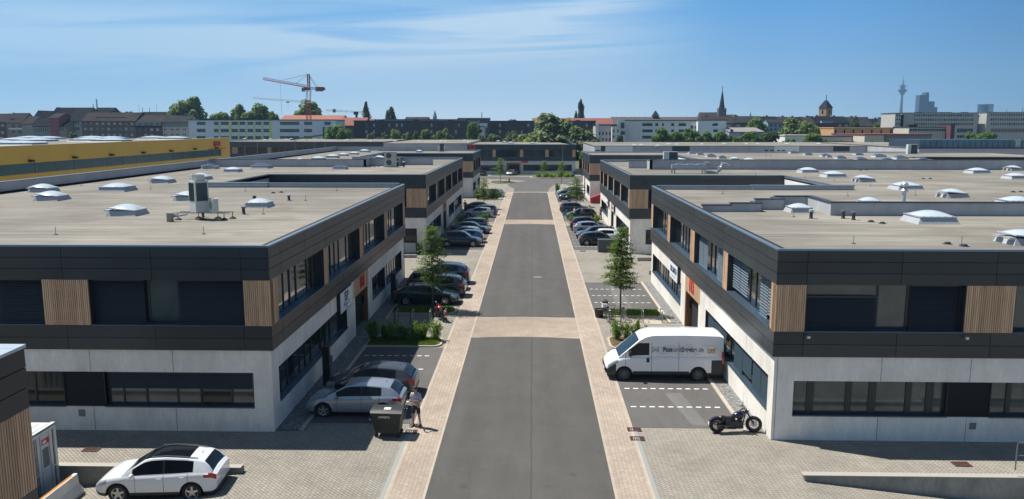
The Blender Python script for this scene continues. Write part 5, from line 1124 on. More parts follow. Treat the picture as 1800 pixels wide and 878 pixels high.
for i in range(4):
    c = [(-w2-.3, -.3), (w2+.3, -.3), (w2+.3, 4.5), (-w2-.3, 4.5)]; a_, b_ = c[i], c[(i+1) % 4]; mb.face([(*a_, h_+.3), (*b_, h_+.3), (0, 2.1, zt)])
mb.build('spire', T_gry, t_)
# white apartments right
T = bld('low white apartment house with dark windows beside the black block', 1047, 1078, 221, 330, 14, mat('town_lilacwhite', (.46, .45, .47), .8), 'apartment block', even(1051, 1075, 4, .45), [(232, 238), (243, 248)])
addp(T, 1047, 1052, 218, 250, w_white, 'white_corner', .3); addp(T, 1052, 1078, 218.5, 224, mat('town_paleblue', (.33, .37, .40), .6), 'set_back_storey', -1, 2, 4)
T = bld('bright white stepped apartment house with small balconies', 1076, 1099, 222, 326, 12, w_white, 'apartment block', [(1077.5, 1080, M_win), (1085, 1087.5, M_win)], [(228, 233), (238, 243)]); addp(T, 1085, 1099, 213, 223, w_white, 'top_storey', .4); addp(T, 1091, 1097, 216, 226, M_win, 'loggia', .6); addp(T, 1091, 1098, 231, 237, M_win, 'loggia', .6)
T = bld('long pale grey apartment block with narrow ribbon windows', 1099, 1228, 213, 330, 14, mat('town_softgrey', (.68, .72, .72), .8, var=.03, vscale=.1), 'apartment block', [(1129, 1147), (1152, 1157), (1164, 1167), (1180, 1185), (1193, 1206)], [(217, 222), (228, 233), (239, 244)])
addp(T, 1212, 1226, 216, 228, w_white, 'loggia_wall', .3); addp(T, 1214, 1218, 221, 227, M_win, 'loggia', .5); addp(T, 1221, 1225, 222, 226, M_win, 'loggia', .5)
T = bld('white end block with two rows of short ribbon windows, right end of the pale apartments', 1227, 1277, 212.5, 326, 14, mat('town_softgrey2', (.72, .76, .76), .8), 'apartment block', [(1254, 1262)], [(217, 221.5), (228, 232.5)]); addp(T, 1227, 1229, 212, 240, w_white, 'white_corner', .3); addp(T, 1251.5, 1255, 219, 221.5, M_win, 'window', .1)
# church with spire
D_ = 760; p = at(1270, 200, D_); t_ = thing('church', 'church with a tall slender dark spire and red brown roofs', 'church', (p.x, D_, -1.3)); s_ = D_/1400
mb = MB(); mb.box(-6.5*s_, 6.5*s_, 0, 13*s_, 0, at(0, 193, D_).z+1.3); mb.build('tower', mat('town_church_stone', (.10, .085, .08), .8), t_)
mb = MB(); z0 = at(0, 193, D_).z+1.3; z1 = at(0, 157, D_).z+1.3
ring = [(5.2*s_*cos(2*pi*i/8+pi/8), 6.5*s_+5.2*s_*sin(2*pi*i/8+pi/8)) for i in range(8)]
for i in range(8): a_, b_ = ring[i], ring[(i+1) % 8]; mb.face([(*a_, z0), (*b_, z0), (0, 6.5*s_, z1)])
for (cx_, cy_) in ((-5.5, 1), (5.5, 1), (-5.5, 12), (5.5, 12)): mb.lathe([(1.2*s_, z0), (0, z0+4*s_)], 4, o=(cx_*s_, cy_*s_, 0))
mb.tube([(0, 6.5*s_, z1-1), (0, 6.5*s_, z1+4*s_)], .3, 5); mb.build('spire', T_gry, t_)
mb = MB(); zr = at(0, 198, D_).z+1.3; ze = at(0, 207, D_).z+1.3; x0, x1 = -36*s_, 0
mb.box(x0, 32*s_, 2, 20, 0, ze); mb.build('nave_wall', w_brick, t_)
mb = MB(); mb.face([(x0, 1, ze), (x1, 1, ze), (x1, 11, zr), (x0, 11, zr)]); mb.face([(x0, 21, ze), (x0, 11, zr), (x1, 11, zr), (x1, 21, ze)]); zz = at(0, 202, D_).z+1.3; mb.face([(x1, 1, ze), (32*s_, 1, ze), (28*s_, 11, zz), (x1, 11, zz)])
mb.build('nave_roof', T_brn, t_); mb = MB(); mb.face([(x0, 1, ze), (x0, 11, zr), (x0, 21, ze)]); mb.build('gable', w_brick, t_)
def spire(label, x, w_, yt, yb, D, m):
    p = at(x, yt, D); t = thing('church_tower', label, 'church tower', (p.x, D, -1.3)); s = D/1400; zb = at(x, yb, D).z+1.3; h = p.z+1.3
    mb = MB(); mb.box(-w_*s/2, w_*s/2, -w_*s/2, w_*s/2, 0, zb); mb.build('tower', m, t); mb = MB(); mb.lathe([(w_*s*.62, zb), (w_*s*.25, zb+(h-zb)*.55), (0, h)], 8); mb.build('spire', m, t)
M_farb = mat('far_slate', (.12, .15, .18), .7)
spire('small distant pointed church spire left of the street axis', 764.3, 6, 193, 206, 1100, M_farb); spire('tiny distant spire right of the big church spire', 1319.5, 2.5, 196, 204, 1300, M_farb)
# lilac hall, row houses and brick tower
T = bld('small lilac hall with a pale pitched roof among the trees', 1282, 1343, 232, 318, 26, mat('town_lilac', (.34, .32, .50), .8), 'hall', [(1284, 1289)], [(228, 233)], M_win, mat('town_paleroof', (.22, .21, .20), .8), 'x', 224.5); addp(T, 1302, 1343, 233, 246, mat('town_hall_grey', (.20, .20, .21), .8), 'grey_wall', .15)
for i, (x0, x1, ye, yr, m, lab) in enumerate(((1236, 1290, 217, 205, T_brn, 'dark red brown roofed houses in front of the church'), (1288, 1342, 216, 204.5, T_gry, 'grey brown roofed house row left of the row houses with party walls'),
        (1342, 1371, 217, 205, T_drk, 'dark roofed row house above the pale blue facade'), (1370, 1388, 217, 205.5, T_brn, 'brown roofed row house right of the pale blue facade'), (1387, 1415, 217, 206, T_drk, 'row house with a small orange dormer'),
        (1413, 1432, 217, 205.5, T_brn, 'brown roofed row house left of the square tower'), (1430, 1462, 218, 204.5, T_drk, 'dark slate roofed house under the square tower'), (1460, 1493, 217, 205, T_drk, 'wide dark slate roof right of the square tower'), (1491, 1535, 222, 206, T_gry, 'grey roofed house row behind the green poplar'), (1533, 1576, 224, 209, T_drk, 'low dark roofs left of the office block'))):
    T = bld(lab, x0, x1, ye, 440+i*3, 18, w_brick if i % 2 else mat('town_darkgreen', (.10, .12, .12), .8), 'house', even(x0, x1, 3, .5), [(219.5, 223)], [M_winw, M_win], m, 'x', yr)
    addp(T, x1-1.6, x1-.2, yr-1, yr+1, w_white, 'party_wall_top', .5, 8); addp(T, x0+4, x0+7, yr-2, yr+1, w_brick, 'chimney', .5, 9)
    if i == 4: addp(T, 1391, 1398, 208, 213, T_orr, 'dormer', .5, 4)
bld('pale blue gabled house in the dark roofed row', 1350, 1376, 216, 400, 10, mat('town_skyblue', (.24, .36, .42), .7), 'house', even(1352, 1375, 3, .4), [(219, 223), (226, 230)], M_win, T_gry, 'x', 210)
T = bld('dark red brick building with a pale roof strip below the square tower', 1435, 1470, 218, 380, 14, mat('town_wine', (.12, .05, .055), .85), 'building', even(1438, 1468, 6, .5), [(221, 226), (233, 237)], M_win); addp(T, 1446, 1466, 213, 218, mat('town_conservatory', (.3, .33, .34), .5), 'roof_glazing', -1, 2, 3)
D_ = 610; p = at(1451.5, 190, D_); t_ = thing('square_tower', 'ochre square tower with a pointed slate roof and arched openings', 'tower', (p.x, D_, -1.3), radians(32)); s_ = D_/1400; z0 = at(0, 191, D_).z+1.3; z1 = at(0, 178, D_).z+1.3
mb = MB(); mb.box(-7.6*s_, 7.6*s_, -7.6*s_, 7.6*s_, 0, z0); mb.build('wall', mat('town_ochre', (.33, .20, .11), .8), t_)
mb = MB(); r = 8.6*s_; q = 1.6*s_
for i in range(4):
    c = [(-r, -r), (r, -r), (r, r), (-r, r)]; d = [(-q, -q), (q, -q), (q, q), (-q, q)]; mb.face([(*c[i], z0), (*c[(i+1) % 4], z0), (*d[(i+1) % 4], z1), (*d[i], z1)])
mb.face([(-q, -q, z1), (q, -q, z1), (q, q, z1), (-q, q, z1)]); mb.tube([(0, 0, z1), (0, 0, z1+9*s_)], .25, 5); mb.build('roof', T_gry, t_)
for sx in (-1, 1):
    mb = MB(); mb.box(-1.6*s_, 1.6*s_, -7.7*s_, -7.55*s_, z0-10*s_, z0-4*s_) if sx < 0 else mb.box(-7.7*s_, -7.55*s_, -1.6*s_, 1.6*s_, z0-10*s_, z0-4*s_); mb.build('opening', T_drk, t_)
# orange flat hall, white halls
T = bld('long light orange flat hall with dark vertical slots', 1466, 1573, 226, 345, 20, mat('town_orange', (.52, .31, .14), .7, var=.04, vscale=.2), 'hall', (), (), M_win, mat('town_orangetrim', (.55, .33, .2), .7))
for x in (1468, 1483.5, 1499, 1515, 1531.5, 1548, 1565): addp(T, x, x+1.6, 228.5, 238, T_drk, 'slot', .1)
bld('brown brick box at the right end of the orange hall', 1573, 1598, 226, 343, 20, mat('town_boxbrown', (.17, .12, .095), .8), 'building')
bld('low white hall behind the trees left of the red trimmed hall', 1380, 1442, 239.5, 290, 14, w_white, 'hall', (), (), M_win, mat('town_pinktrim', (.5, .42, .38), .7)); T = bld('low white hall with a dark roof line left of the red trimmed hall', 1441, 1520, 241, 285, 14, mat('town_offwhite', (.55, .52, .45), .8), 'hall'); addp(T, 1456, 1520, 249, 251, T_red, 'red_band')
T = bld('cream hall with a dark red roof trim', 1520, 1554, 238, 275, 30, mat('town_creamhall', (.58, .53, .43), .8), 'hall', (), (), M_win, mat('town_redtrim', (.20, .03, .035), .6))
T = bld('long grey hall with a dark red roof trim, right of the cream hall', 1554, 1638, 238, 276, 30, mat('town_greyhall', (.21, .20, .20), .8), 'hall', (), (), M_win, mat('town_redtrim', (.20, .03, .035), .6))
# office slab
oc = even(1606, 1711.5, 26, .62)
T = bld('long concrete office slab with rows of small square windows', 1586, 1720, 199.5, 410, 16, w_off, 'office building', oc, [(201.5, 205), (209, 213), (216.5, 220.5)], [mat('town_officewin', (.13, .13, .13), .5), mat('town_officewin', (.13, .13, .13), .5), M_win], M_trim)
for q in even(1682, 1710, 6, .75): addp(T, q[0], q[1], 226.5, 233, M_win, 'large_window'); addp(T, q[0], q[1], 238, 243, M_win, 'large_window')
for x in (1612, 1652, 1664, 1693): addp(T, x, x+9, 197.5, 199.8, T_drk, 'roof_plant', 0, 5, 3)
T = bld('narrow concrete stair block at the left end of the office slab', 1574, 1584, 200, 405, 16, w_off, 'office building', even(1575, 1583, 2, .6), [(202, 205), (209, 212), (216.5, 219.5)]); addp(T, 1583.5, 1586.5, 202, 232, T_drk, 'glass_joint', 0, .4, 3)
T = bld('dark blue glass link between the two office slabs', 1720, 1737, 203, 415, 12, mat('town_link', (.05, .10, .13), .2, spec=.8, var=.5, vscale=.3), 'office building')
T = bld('second concrete office slab at the right edge of the picture', 1735, 1840, 198.5, 408, 16, w_off, 'office building', even(1741, 1838, 24, .62), [(200.5, 204), (208.5, 212.5), (216.5, 220.5)], [mat('town_officewin', (.13, .13, .13), .5), mat('town_officewin', (.13, .13, .13), .5), M_win], M_trim)
for q in even(1741, 1838, 16, .75): addp(T, q[0], q[1], 226.5, 233, mat('town_pinkwin', (.20, .15, .15), .5), 'large_window')
T = bld('low white building with a continuous window band in front of the office slab', 1598, 1676, 224.5, 330, 14, mat('town_bandwhite', (.50, .48, .42), .8), 'building', even(1599, 1664, 14, .8), [(227, 231)], M_win); addp(T, 1667, 1674, 219, 224, w_white, 'roof_box', 0, 4, 3); addp(T, 1598, 1612, 219.5, 224, T_brn, 'roof_shed', 0, 4, 3)
bld('dark wine red brick block beside the low white building', 1672, 1679, 219, 326, 10, mat('town_wine', (.12, .05, .055), .85), 'building'); bld('dark glass office block left of the concrete office slab', 1560, 1574, 207.5, 430, 12, mat('town_darkoffice', (.05, .065, .08), .4), 'office building')
# distant high-rises and the television tower
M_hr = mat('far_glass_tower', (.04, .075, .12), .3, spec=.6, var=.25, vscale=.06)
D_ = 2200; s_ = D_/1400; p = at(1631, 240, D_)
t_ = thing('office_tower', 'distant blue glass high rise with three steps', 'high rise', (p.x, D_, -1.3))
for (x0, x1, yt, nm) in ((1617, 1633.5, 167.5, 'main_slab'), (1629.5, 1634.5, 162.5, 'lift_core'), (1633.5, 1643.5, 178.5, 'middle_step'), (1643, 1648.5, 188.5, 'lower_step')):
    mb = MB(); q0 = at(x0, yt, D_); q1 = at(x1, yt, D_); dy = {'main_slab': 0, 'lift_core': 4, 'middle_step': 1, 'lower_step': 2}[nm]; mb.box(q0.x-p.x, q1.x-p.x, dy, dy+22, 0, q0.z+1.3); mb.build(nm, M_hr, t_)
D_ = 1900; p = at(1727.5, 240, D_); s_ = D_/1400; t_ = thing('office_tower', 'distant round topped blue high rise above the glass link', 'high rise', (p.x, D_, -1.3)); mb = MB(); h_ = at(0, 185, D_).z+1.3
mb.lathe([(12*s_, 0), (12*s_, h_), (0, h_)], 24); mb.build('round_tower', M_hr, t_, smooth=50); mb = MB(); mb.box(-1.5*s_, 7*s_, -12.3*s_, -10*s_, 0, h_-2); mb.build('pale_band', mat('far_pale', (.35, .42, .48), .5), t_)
D_ = 3500; p = at(1587, 152, D_); s_ = D_/1400; t_ = thing('television_tower', 'slender concrete television tower with a funnel shaped pod and antenna', 'television tower', (p.x, D_, -1.3)); M_tv = mat('tv_concrete', (.07, .08, .10), .7)
z = lambda y: at(1587, y, D_).z+1.3
mb = MB(); mb.lathe([(4.2*s_, 0), (2.6*s_, z(200)), (1.5*s_, z(167))], 20); mb.build('shaft', M_tv, t_, smooth=60)
mb = MB(); mb.lathe([(1.5*s_, z(168)), (7.2*s_, z(159.5)), (7.4*s_, z(158)), (3.6*s_, z(157)), (3.4*s_, z(153.5)), (6.2*s_, z(153)), (6.2*s_, z(152.3)), (2.4*s_, z(152)), (2.2*s_, z(150.5)), (5.4*s_, z(150)), (5.4*s_, z(149.4)), (0, z(149))], 24); mb.build('pod', M_tv, t_, smooth=30)
mb = MB(); mb.lathe([(1.1*s_, z(150)), (.9*s_, z(142)), (.35*s_, z(140)), (.2*s_, z(133))], 10); mb.build('antenna', M_tv, t_)
for x, yt in ((1770, 192), (1798, 190)): stack('thin far mast above the second office slab, %s' % ('left one' if x < 1780 else 'right one at the picture edge'), x, 1.2, yt, 200, 900, M_farb, 'mast')
# cranes
def lattice(mb, a, b_, w_, n, r=.09, diag=True):
    r *= .72
    a, b_ = Vector(a), Vector(b_); d = (b_-a).normalized(); s = Vector((0, 1, 0)); q = d.cross(s).normalized()
    cs = [(s*i+q*j)*w_/2 for i, j in ((1, 1), (1, -1), (-1, -1), (-1, 1))]
    for c in cs: mb.tube([a+c, b_+c], r, 4, cap=False)
    for k in range(n):
        p0 = a+(b_-a)*k/n; p1 = a+(b_-a)*(k+1)/n
        for i in range(4):
            mb.tube([p0+cs[i], p1+cs[(i+1) % 4]], r*.55, 3, cap=False)
            mb.tube([p1+cs[i], p1+cs[(i+1) % 4]], r*.5, 3, cap=False)
M_cr = mat('crane_red', (.30, .05, .045), .5); M_cw = mat('crane_white', (.55, .45, .42), .5); M_cb = mat('crane_beige', (.40, .38, .34), .6)
D_ = 400; p = at(542, 215, D_); X0 = p.x; t_ = thing('tower_crane', 'large red tower crane with its jib pointing left', 'crane', (X0, D_, -1.3))
def cz(x, y): q = at(x, y, D_); return Vector((q.x-X0, 0, q.z+1.3))
mb = MB(); lattice(mb, (0, 0, 0), cz(542, 177), 2.0, 16, .16); mb.build('mast', M_cr, t_)
mb = MB(); lattice(mb, cz(542, 177), cz(543, 157), 1.9, 5, .15); mb.build('upper_mast', M_cw, t_)
mb = MB(); lattice(mb, cz(543, 157), cz(542, 131), 1.0, 5, .2); mb.box(-1.1, 1.5, -1, 1, cz(543, 157).z-.6, cz(543, 157).z+.8); mb.build('apex', M_cr, t_)
mb = MB(); lattice(mb, cz(540, 152.5), cz(463, 138.5), 1.15, 22, .13); mb.tube([cz(540, 154), cz(462, 140)], .2, 4); mb.build('jib', M_cr, t_)
mb = MB(); lattice(mb, cz(546, 155.5), cz(567, 157.5), .9, 6, .14); mb.build('counter_jib', M_cr, t_)
q = cz(561.5, 158); mb = MB(); mb.box(q.x-1.7, q.x+1.7, -1, 1, q.z-.8, q.z+1.3); mb.box(q.x+1.7, q.x+2.7, -.7, .7, q.z-.3, q.z+1.1); mb.build('counterweight', M_cr, t_)
q = cz(535, 158); mb = MB(); mb.box(q.x-.8, q.x+.6, -2, -.6, q.z-1, q.z+.9); mb.build('cab', mat('cab_green', (.12, .16, .13), .4), t_)
mb = MB()
for e in (cz(496, 141.5), cz(520, 147)): mb.tube([cz(542, 131), e], .09, 3)
for e in (cz(560, 155), cz(556, 155)): mb.tube([cz(542, 131), e], .09, 3)
mb.build('tie_rod', M_grey, t_); mb = MB(); mb.tube([cz(492.5, 146), cz(495.5, 203)], .07, 3); mb.build('hoist_rope', M_grey, t_)
D_ = 700; p = at(532, 200, D_); X0 = p.x; t_ = thing('tower_crane', 'distant beige crane whose jib passes behind the red crane mast', 'crane', (X0, D_, -1.3))
mb = MB(); lattice(mb, cz(530, 179), cz(445, 172.5), 1.3, 24, .13); mb.build('jib', M_cb, t_); mb = MB(); lattice(mb, (0, 0, 0), cz(532, 176), 1.8, 20, .2); mb.build('mast', M_cb, t_); q = cz(506, 179.5); mb = MB(); mb.box(q.x-1, q.x+1, -1, 1, q.z-.8, q.z+.2); mb.tube([(q.x, 0, q.z), (q.x, 0, q.z-7)], .06, 3); mb.build('trolley', M_grey, t_)
D_ = 620; p = at(626.5, 205, D_); X0 = p.x; t_ = thing('tower_crane', 'small distant crane with a dark mast top left of the poplar', 'crane', (X0, D_, -1.3))
mb = MB(); lattice(mb, cz(637, 197.5), cz(574, 194), 1.2, 18, .13); mb.build('jib', M_cb, t_); mb = MB(); mb.tube([(0, 0, 0), cz(626.5, 198)], .9, 6); q = cz(626.5, 199); mb.box(q.x-2, q.x+1.3, -1, 1, q.z-1.3, q.z+1); mb.build('mast', T_drk, t_); q = cz(588, 194.5); mb = MB(); mb.box(q.x-1.2, q.x+.8, -1, 1, q.z-1.6, q.z+1); mb.build('trolley', M_grey, t_)

# ================================================================ TREES
L_bg = leaf_mat('foliage_mid', (.15, .20, .062)); L_bg2 = leaf_mat('foliage_dark', (.065, .10, .035)); L_bg3 = leaf_mat('foliage_bright', (.11, .18, .038)); L_bg4 = leaf_mat('foliage_greygreen', (.16, .195, .095))
M_bark = mat('bark', (.10, .08, .06), .9, var=.3, vscale=6)
def crown(seed, n, shape='round', leaf=.075):
    """unit crown (radius ~1) made of many leaf clumps gathered in sub-lobes"""
    rg = random.Random(seed); mb = MB(); lobes = []
    if shape == 'round':
        for _ in range(26):
            a = rg.uniform(0, 2*pi); zz = rg.uniform(-.75, .9); r = sqrt(max(0, 1-zz*zz))*rg.uniform(.35, .78); lobes.append((Vector((r*cos(a), r*sin(a), zz*.74)), rg.uniform(.22, .42)))
    elif shape == 'poplar':
        for i in range(24):
            zz = -1+2*(i+.5)/24; r = .62*(1-abs(zz)**2.2)**.6*(1 if zz < .1 else 1-.55*(zz-.1)); a = rg.uniform(0, 2*pi); q = r*rg.uniform(.1, .6); lobes.append((Vector((q*cos(a), q*sin(a), zz)), r*.55+.08))
    elif shape == 'bushy':
        for _ in range(22):
            a = rg.uniform(0, 2*pi); r = rg.uniform(.2, .8); zz = rg.uniform(-.8, .55)*(1-.3*r); lobes.append((Vector((r*cos(a), r*sin(a), zz)), rg.uniform(.2, .38)))
    for _ in range(n):
        c, r = lobes[rg.randrange(len(lobes))]
        d = Vector((rg.gauss(0, 1), rg.gauss(0, 1), rg.gauss(0, 1)+.25)).normalized()*r*rg.uniform(.5, 1.22)**.6
        p = c+d; s = leaf*rg.uniform(.6, 1.4); nrm = (d.normalized()+Vector((rg.uniform(-.8, .8), rg.uniform(-.8, .8), rg.uniform(.1, 1.3)))).normalized()
        e1 = nrm.cross(Vector((0, 0, 1)) if abs(nrm.z) < .9 else Vector((1, 0, 0))).normalized(); e2 = nrm.cross(e1); k = rg.uniform(0, pi); f1 = e1*cos(k)+e2*sin(k); f2 = e2*cos(k)-e1*sin(k)
        mb.face([p-f1*s-f2*s*.5, p+f1*s*.3-f2*s*.8, p+f1*s+f2*s*.4, p-f1*s*.2+f2*s*.8])
    return mb
CR = {}
def crown_me(key, seed, n, shape, m, leaf):
    if key not in CR: CR[key] = crown(seed, n, shape, leaf).mesh('crown', m)
    return CR[key]
TR = {}
def tree(x, ytop, w_, D, kind, label, group=None, ybase=252, var=0):
    """x: middle, ytop: top row, w_: crown width in the view at world depth D"""
    mt = {'mid': L_bg, 'dark': L_bg2, 'bright': L_bg3, 'grey': L_bg4}[kind.split()[0]]; sh = kind.split()[1]
    p = at(x, ytop, D); s = D/1400; R = w_*s/2; top = p.z+1.3
    t = thing('tree', label, 'tree', (p.x, D, -1.3), random.uniform(0, 6), group)
    me = crown_me((kind, var), hash((sh, var)) % 1000 if False else {'round': 11, 'poplar': 31, 'bushy': 51}[sh]+var, 3200 if sh != 'bushy' else 2400, sh, mt, {'round': .085, 'poplar': .075, 'bushy': .10}[sh])
    c = bpy.data.objects.new('crown', me); COL.objects.link(c); setpar(c, t)
    if sh == 'poplar': hh = min(top*.48, R*3.2); c.scale = (R/.62, R/.62, hh); c.location = (0, 0, top-hh)
    else: hh = min(R*.95, top*.47) if sh == 'round' else min(R*1.25, top*.48); hh = max(hh, top*.28); c.scale = (R, R, hh/(.92 if sh == 'round' else .88)); c.location = (0, 0, top-hh)
    mb = MB(); th = top-hh*1.1; mb.tube([(0, 0, -.2), (.1, 0, th*.5), (0, .1, top-hh*.3)], [R*.09+.12, R*.07+.08, .06], 7)
    for k in range(4): a = k*1.6; mb.tube([(0, 0, th*.75), (cos(a)*R*.5, sin(a)*R*.5, top-hh*.7)], [R*.04+.06, .04], 5)
    mb.build('trunk', M_bark, t)
for i, a in enumerate([(331, 173, 56, 380, 'mid round', 'tall round tree above the end of the left apartment row, tallest on the left'), (306, 185, 34, 385, 'mid round', 'lower round tree directly left of the tallest left tree'), (384, 195, 34, 385, 'mid round', 'small rounded tree between the tallest left tree and the next clump'),
  (417, 186, 40, 390, 'mid round', 'loose round tree above the lime striped block, left of its middle'), (458, 185, 50, 390, 'mid round', 'wide tree crown above the lime stripes at their right end'), (440, 192, 34, 385, 'mid round', 'tree filling the gap between two crowns over the lime stripes'), (482, 198, 24, 380, 'mid round', 'small tree at the left end of the orange roof'),
  (545, 179, 54, 430, 'mid round', 'round tree directly behind the red crane mast'), (643.5, 181, 15, 450, 'dark poplar', 'single slender poplar above the black apartment block'), (685, 190, 23, 440, 'dark round', 'compact dark round tree right of the slender poplar'),
  (1021, 177, 14, 500, 'dark poplar', 'tall slender poplar above the long red roof'), (1012.5, 196, 7, 500, 'dark poplar', 'small poplar touching the left side of the tall one'),
  (974, 204, 92, 262, 'grey round', 'biggest tree in front of the second black block, near the street axis'), (925, 229, 50, 268, 'grey bushy', 'low tree left of the biggest tree'), (900, 226, 34, 272, 'grey bushy', 'thin crowned tree before the left part of the second black block'), (1022, 226, 62, 258, 'grey round', 'tree leaning to the right side of the biggest tree'), (948, 228, 40, 262, 'grey round', 'tree tucked against the left flank of the biggest tree'), (1035, 243, 36, 250, 'grey bushy', 'low tree behind the red metal structure at the street end'), (1000, 219, 56, 268, 'grey round', 'tree merging with the right flank of the biggest tree')]):
    tree(*a, var=i % 3)
tree(588, 216, 40, 300, 'bright bushy', 'leafy tree between the lime striped block and the black block', var=0); tree(606, 222, 30, 296, 'bright bushy', 'smaller leafy tree touching the left end of the black block', var=1)
for i, (x, y, w_) in enumerate(((651, 231, 13), (664, 238, 9), (676, 229, 14), (695, 225, 22), (715, 229, 16), (731, 226, 14), (748, 226, 22), (760, 234, 20), (778, 222, 30), (790, 234, 16))):
    tree(x, y, w_, 300, 'grey bushy', 'young tree before the first black apartment block, %s in the row from the left' % ORD[i], 'young trees before the first black block', var=i % 3)
tree(832, 214, 24, 330, 'bright bushy', 'leafy tree in the gap between the two black blocks'); tree(868, 232, 24, 290, 'grey bushy', 'dim tree before the left end of the second black block', var=1); tree(848, 234, 18, 290, 'grey bushy', 'thin tree before the white house corner', var=2)
tree(895, 208, 22, 520, 'bright bushy', 'far light tree above the second black block'); tree(917, 210, 22, 520, 'bright bushy', 'far light tree left of the long red roof', var=1); tree(878, 210, 30, 520, 'bright bushy', 'far tree strip beside the slim chimney', var=2)
for i, (x, y, w_, k, lab) in enumerate(((1090, 239, 18, 'dark round', 'small dark tree at the foot of the stepped white house'), (1164, 227, 38, 'bright round', 'bright green tree before the ribbon window block, leftmost of its row'), (1190, 229, 34, 'bright round', 'second bright tree in the row before the ribbon window block'), (1216, 228, 38, 'bright round', 'third bright tree in the row before the ribbon window block'), (1243, 233, 30, 'bright round', 'bright tree before the white end block'),
   (1268, 229, 34, 'bright round', 'bright tree left of the lilac hall'), (1289, 236, 28, 'bright bushy', 'low tree right before the lilac hall gable'), (1318, 233, 36, 'bright round', 'tree in front of the lilac hall roof'), (1352, 230, 34, 'dark round', 'dark tree below the pale blue house'), (1340, 240, 24, 'bright bushy', 'low bush like tree right of the lilac hall'), (1388, 240, 30, 'bright bushy', 'low bright tree before the low white hall'), (1428, 232, 40, 'bright round', 'bright tree before the wine red building'), (1452, 243, 22, 'bright bushy', 'low tree right of the bright one before the wine red building'), (1476, 244, 12, 'dark bushy', 'small dark bush tree by the white low halls'))):
    tree(x, y, w_, 270 if i else 300, k, lab, var=i % 3)
for a in ((1330, 209, 46, 385, 'bright round', 'large tree before the dark roofed row, left of the pale blue house'), (1398, 210, 52, 372, 'mid round', 'large tree before the row houses, right of the pale blue house'), (1420, 216, 36, 365, 'mid round', 'tree merging right of the large row house tree'), (1504, 206, 18, 380, 'dark round', 'dark tree between the slate roofs behind the orange hall'), (1541, 214, 14, 400, 'mid round', 'small round tree behind the right end of the orange hall'),
   (1502, 245, 12, 262, 'dark bushy', 'small shrub like tree before the white low hall with red band'), (1532, 245, 9, 262, 'dark bushy', 'tiny dark tree before the cream hall'), (1560, 242, 13, 262, 'dark bushy', 'dark tree before the long grey hall'), (1707, 233, 24, 300, 'bright round', 'bright tree before the office slab, left one of two'), (1733, 231, 34, 300, 'bright round', 'bright tree below the glass link, right one of two'), (1772, 242, 22, 300, 'dark bushy', 'low dark tree before the second office slab'), (1796, 240, 26, 300, 'dark bushy', 'low dark tree cut by the right picture edge'),
   (20, 196, 18, 400, 'mid round', 'tree peeking over the beige gabled house'), (50, 199, 16, 400, 'mid round', 'tree peeking over the grey beige house roof'), (127, 229, 14, 340, 'bright bushy', 'green shrub like tree before the white balcony house'), (700, 208, 26, 470, 'bright bushy', 'light tree strip right of the compact dark tree')):
    tree(*a, var=int(a[0]) % 3)
# ================================================================ NEAR BUILDING AT THE LEFT EDGE, CONTAINER, BARRIER
Dd = thing('commercial_building', 'corner of a dark clad building with a wood panel at the bottom left edge', 'building', (-16, 5, 0), 0, 'commercial buildings along the street')
o, u, n = (-11.52, 16.95), (0, -1), (1, 0)
concrete(Dd, o, u, n, 22, ZB, [], [4.2, 8.4, 12.6]); cladding(Dd, o, u, n, 22, ZB, ZW0, 2, 1.4, 'cladding_band'); cladding(Dd, o, u, n, 22, ZW1, ZR-.06, 3, 1.4, 'fascia')
strip(Dd, o, u, n, [(-.12, 1.25, 'w'), (1.25, 8.5, 'g'), (8.5, 9.4, 'w'), (9.4, 17, 'g'), (17, 22, 'w')])
pD = [(-30, -5), (-11.52, -5), (-11.52, 16.95), (-30, 16.95)]; roof(Dd, pD, 7.95); roof_edge(Dd, pD, m=mat('pale_coping', (.45, .52, .58), .35, metal=.3), inn=.22); base_core(Dd, [(-29.7, -11.95, -4.6, 16.6)])
o, u, n = (-11.52, 16.95), (-1, 0), (0, 1); cladding(Dd, o, u, n, 18.8, ZW1, ZR-.06, 3, 1.4, 'fascia'); plain(Dd, [(-11.62, 16.95, -30, 16.95)], -.9, 6.6, M_clad, 'rear_wall')
rel(Dd)
M_cw = mat('container_white', (.66, .68, .68), .5, var=.12, vscale=1.5); M_cwd = mat('container_seal', (.06, .08, .085), .6)
t = thing('shipping_container', 'worn white shipping container with vented doors beside the low wall', 'container', (-17.8, 25.55, -.62))
mb = MB(); mb.box(-6, -.06, .05, 2.40, .12, 2.52); k = -6
while k < -.2:
    for yy, sg in ((.0, -1), (2.4, 1)): mb.box(k, k+.14, min(yy, yy+sg*.04)+.0, max(yy, yy+sg*.04)+.04, .15, 2.5)
    k += .28
mb.build('walls', M_cw, t)
mb = MB(); mb.box(-6, 0, 0, 2.44, 2.52, 2.56); k = -5.8
while k < -.3: mb.box(k, k+.16, .12, 2.3, 2.56, 2.58); k += .32
mb.build('roof', M_cw, t)
mb = MB()
for yy in (0, 2.3): mb.box(-.14, 0, yy, yy+.14, 0, 2.6); mb.box(-6.05, -5.9, yy, yy+.14, 0, 2.6)
mb.box(-.1, 0, .14, 2.3, 2.42, 2.6); mb.box(-.1, 0, .14, 2.3, 0, .16); mb.build('frame', M_cw, t)
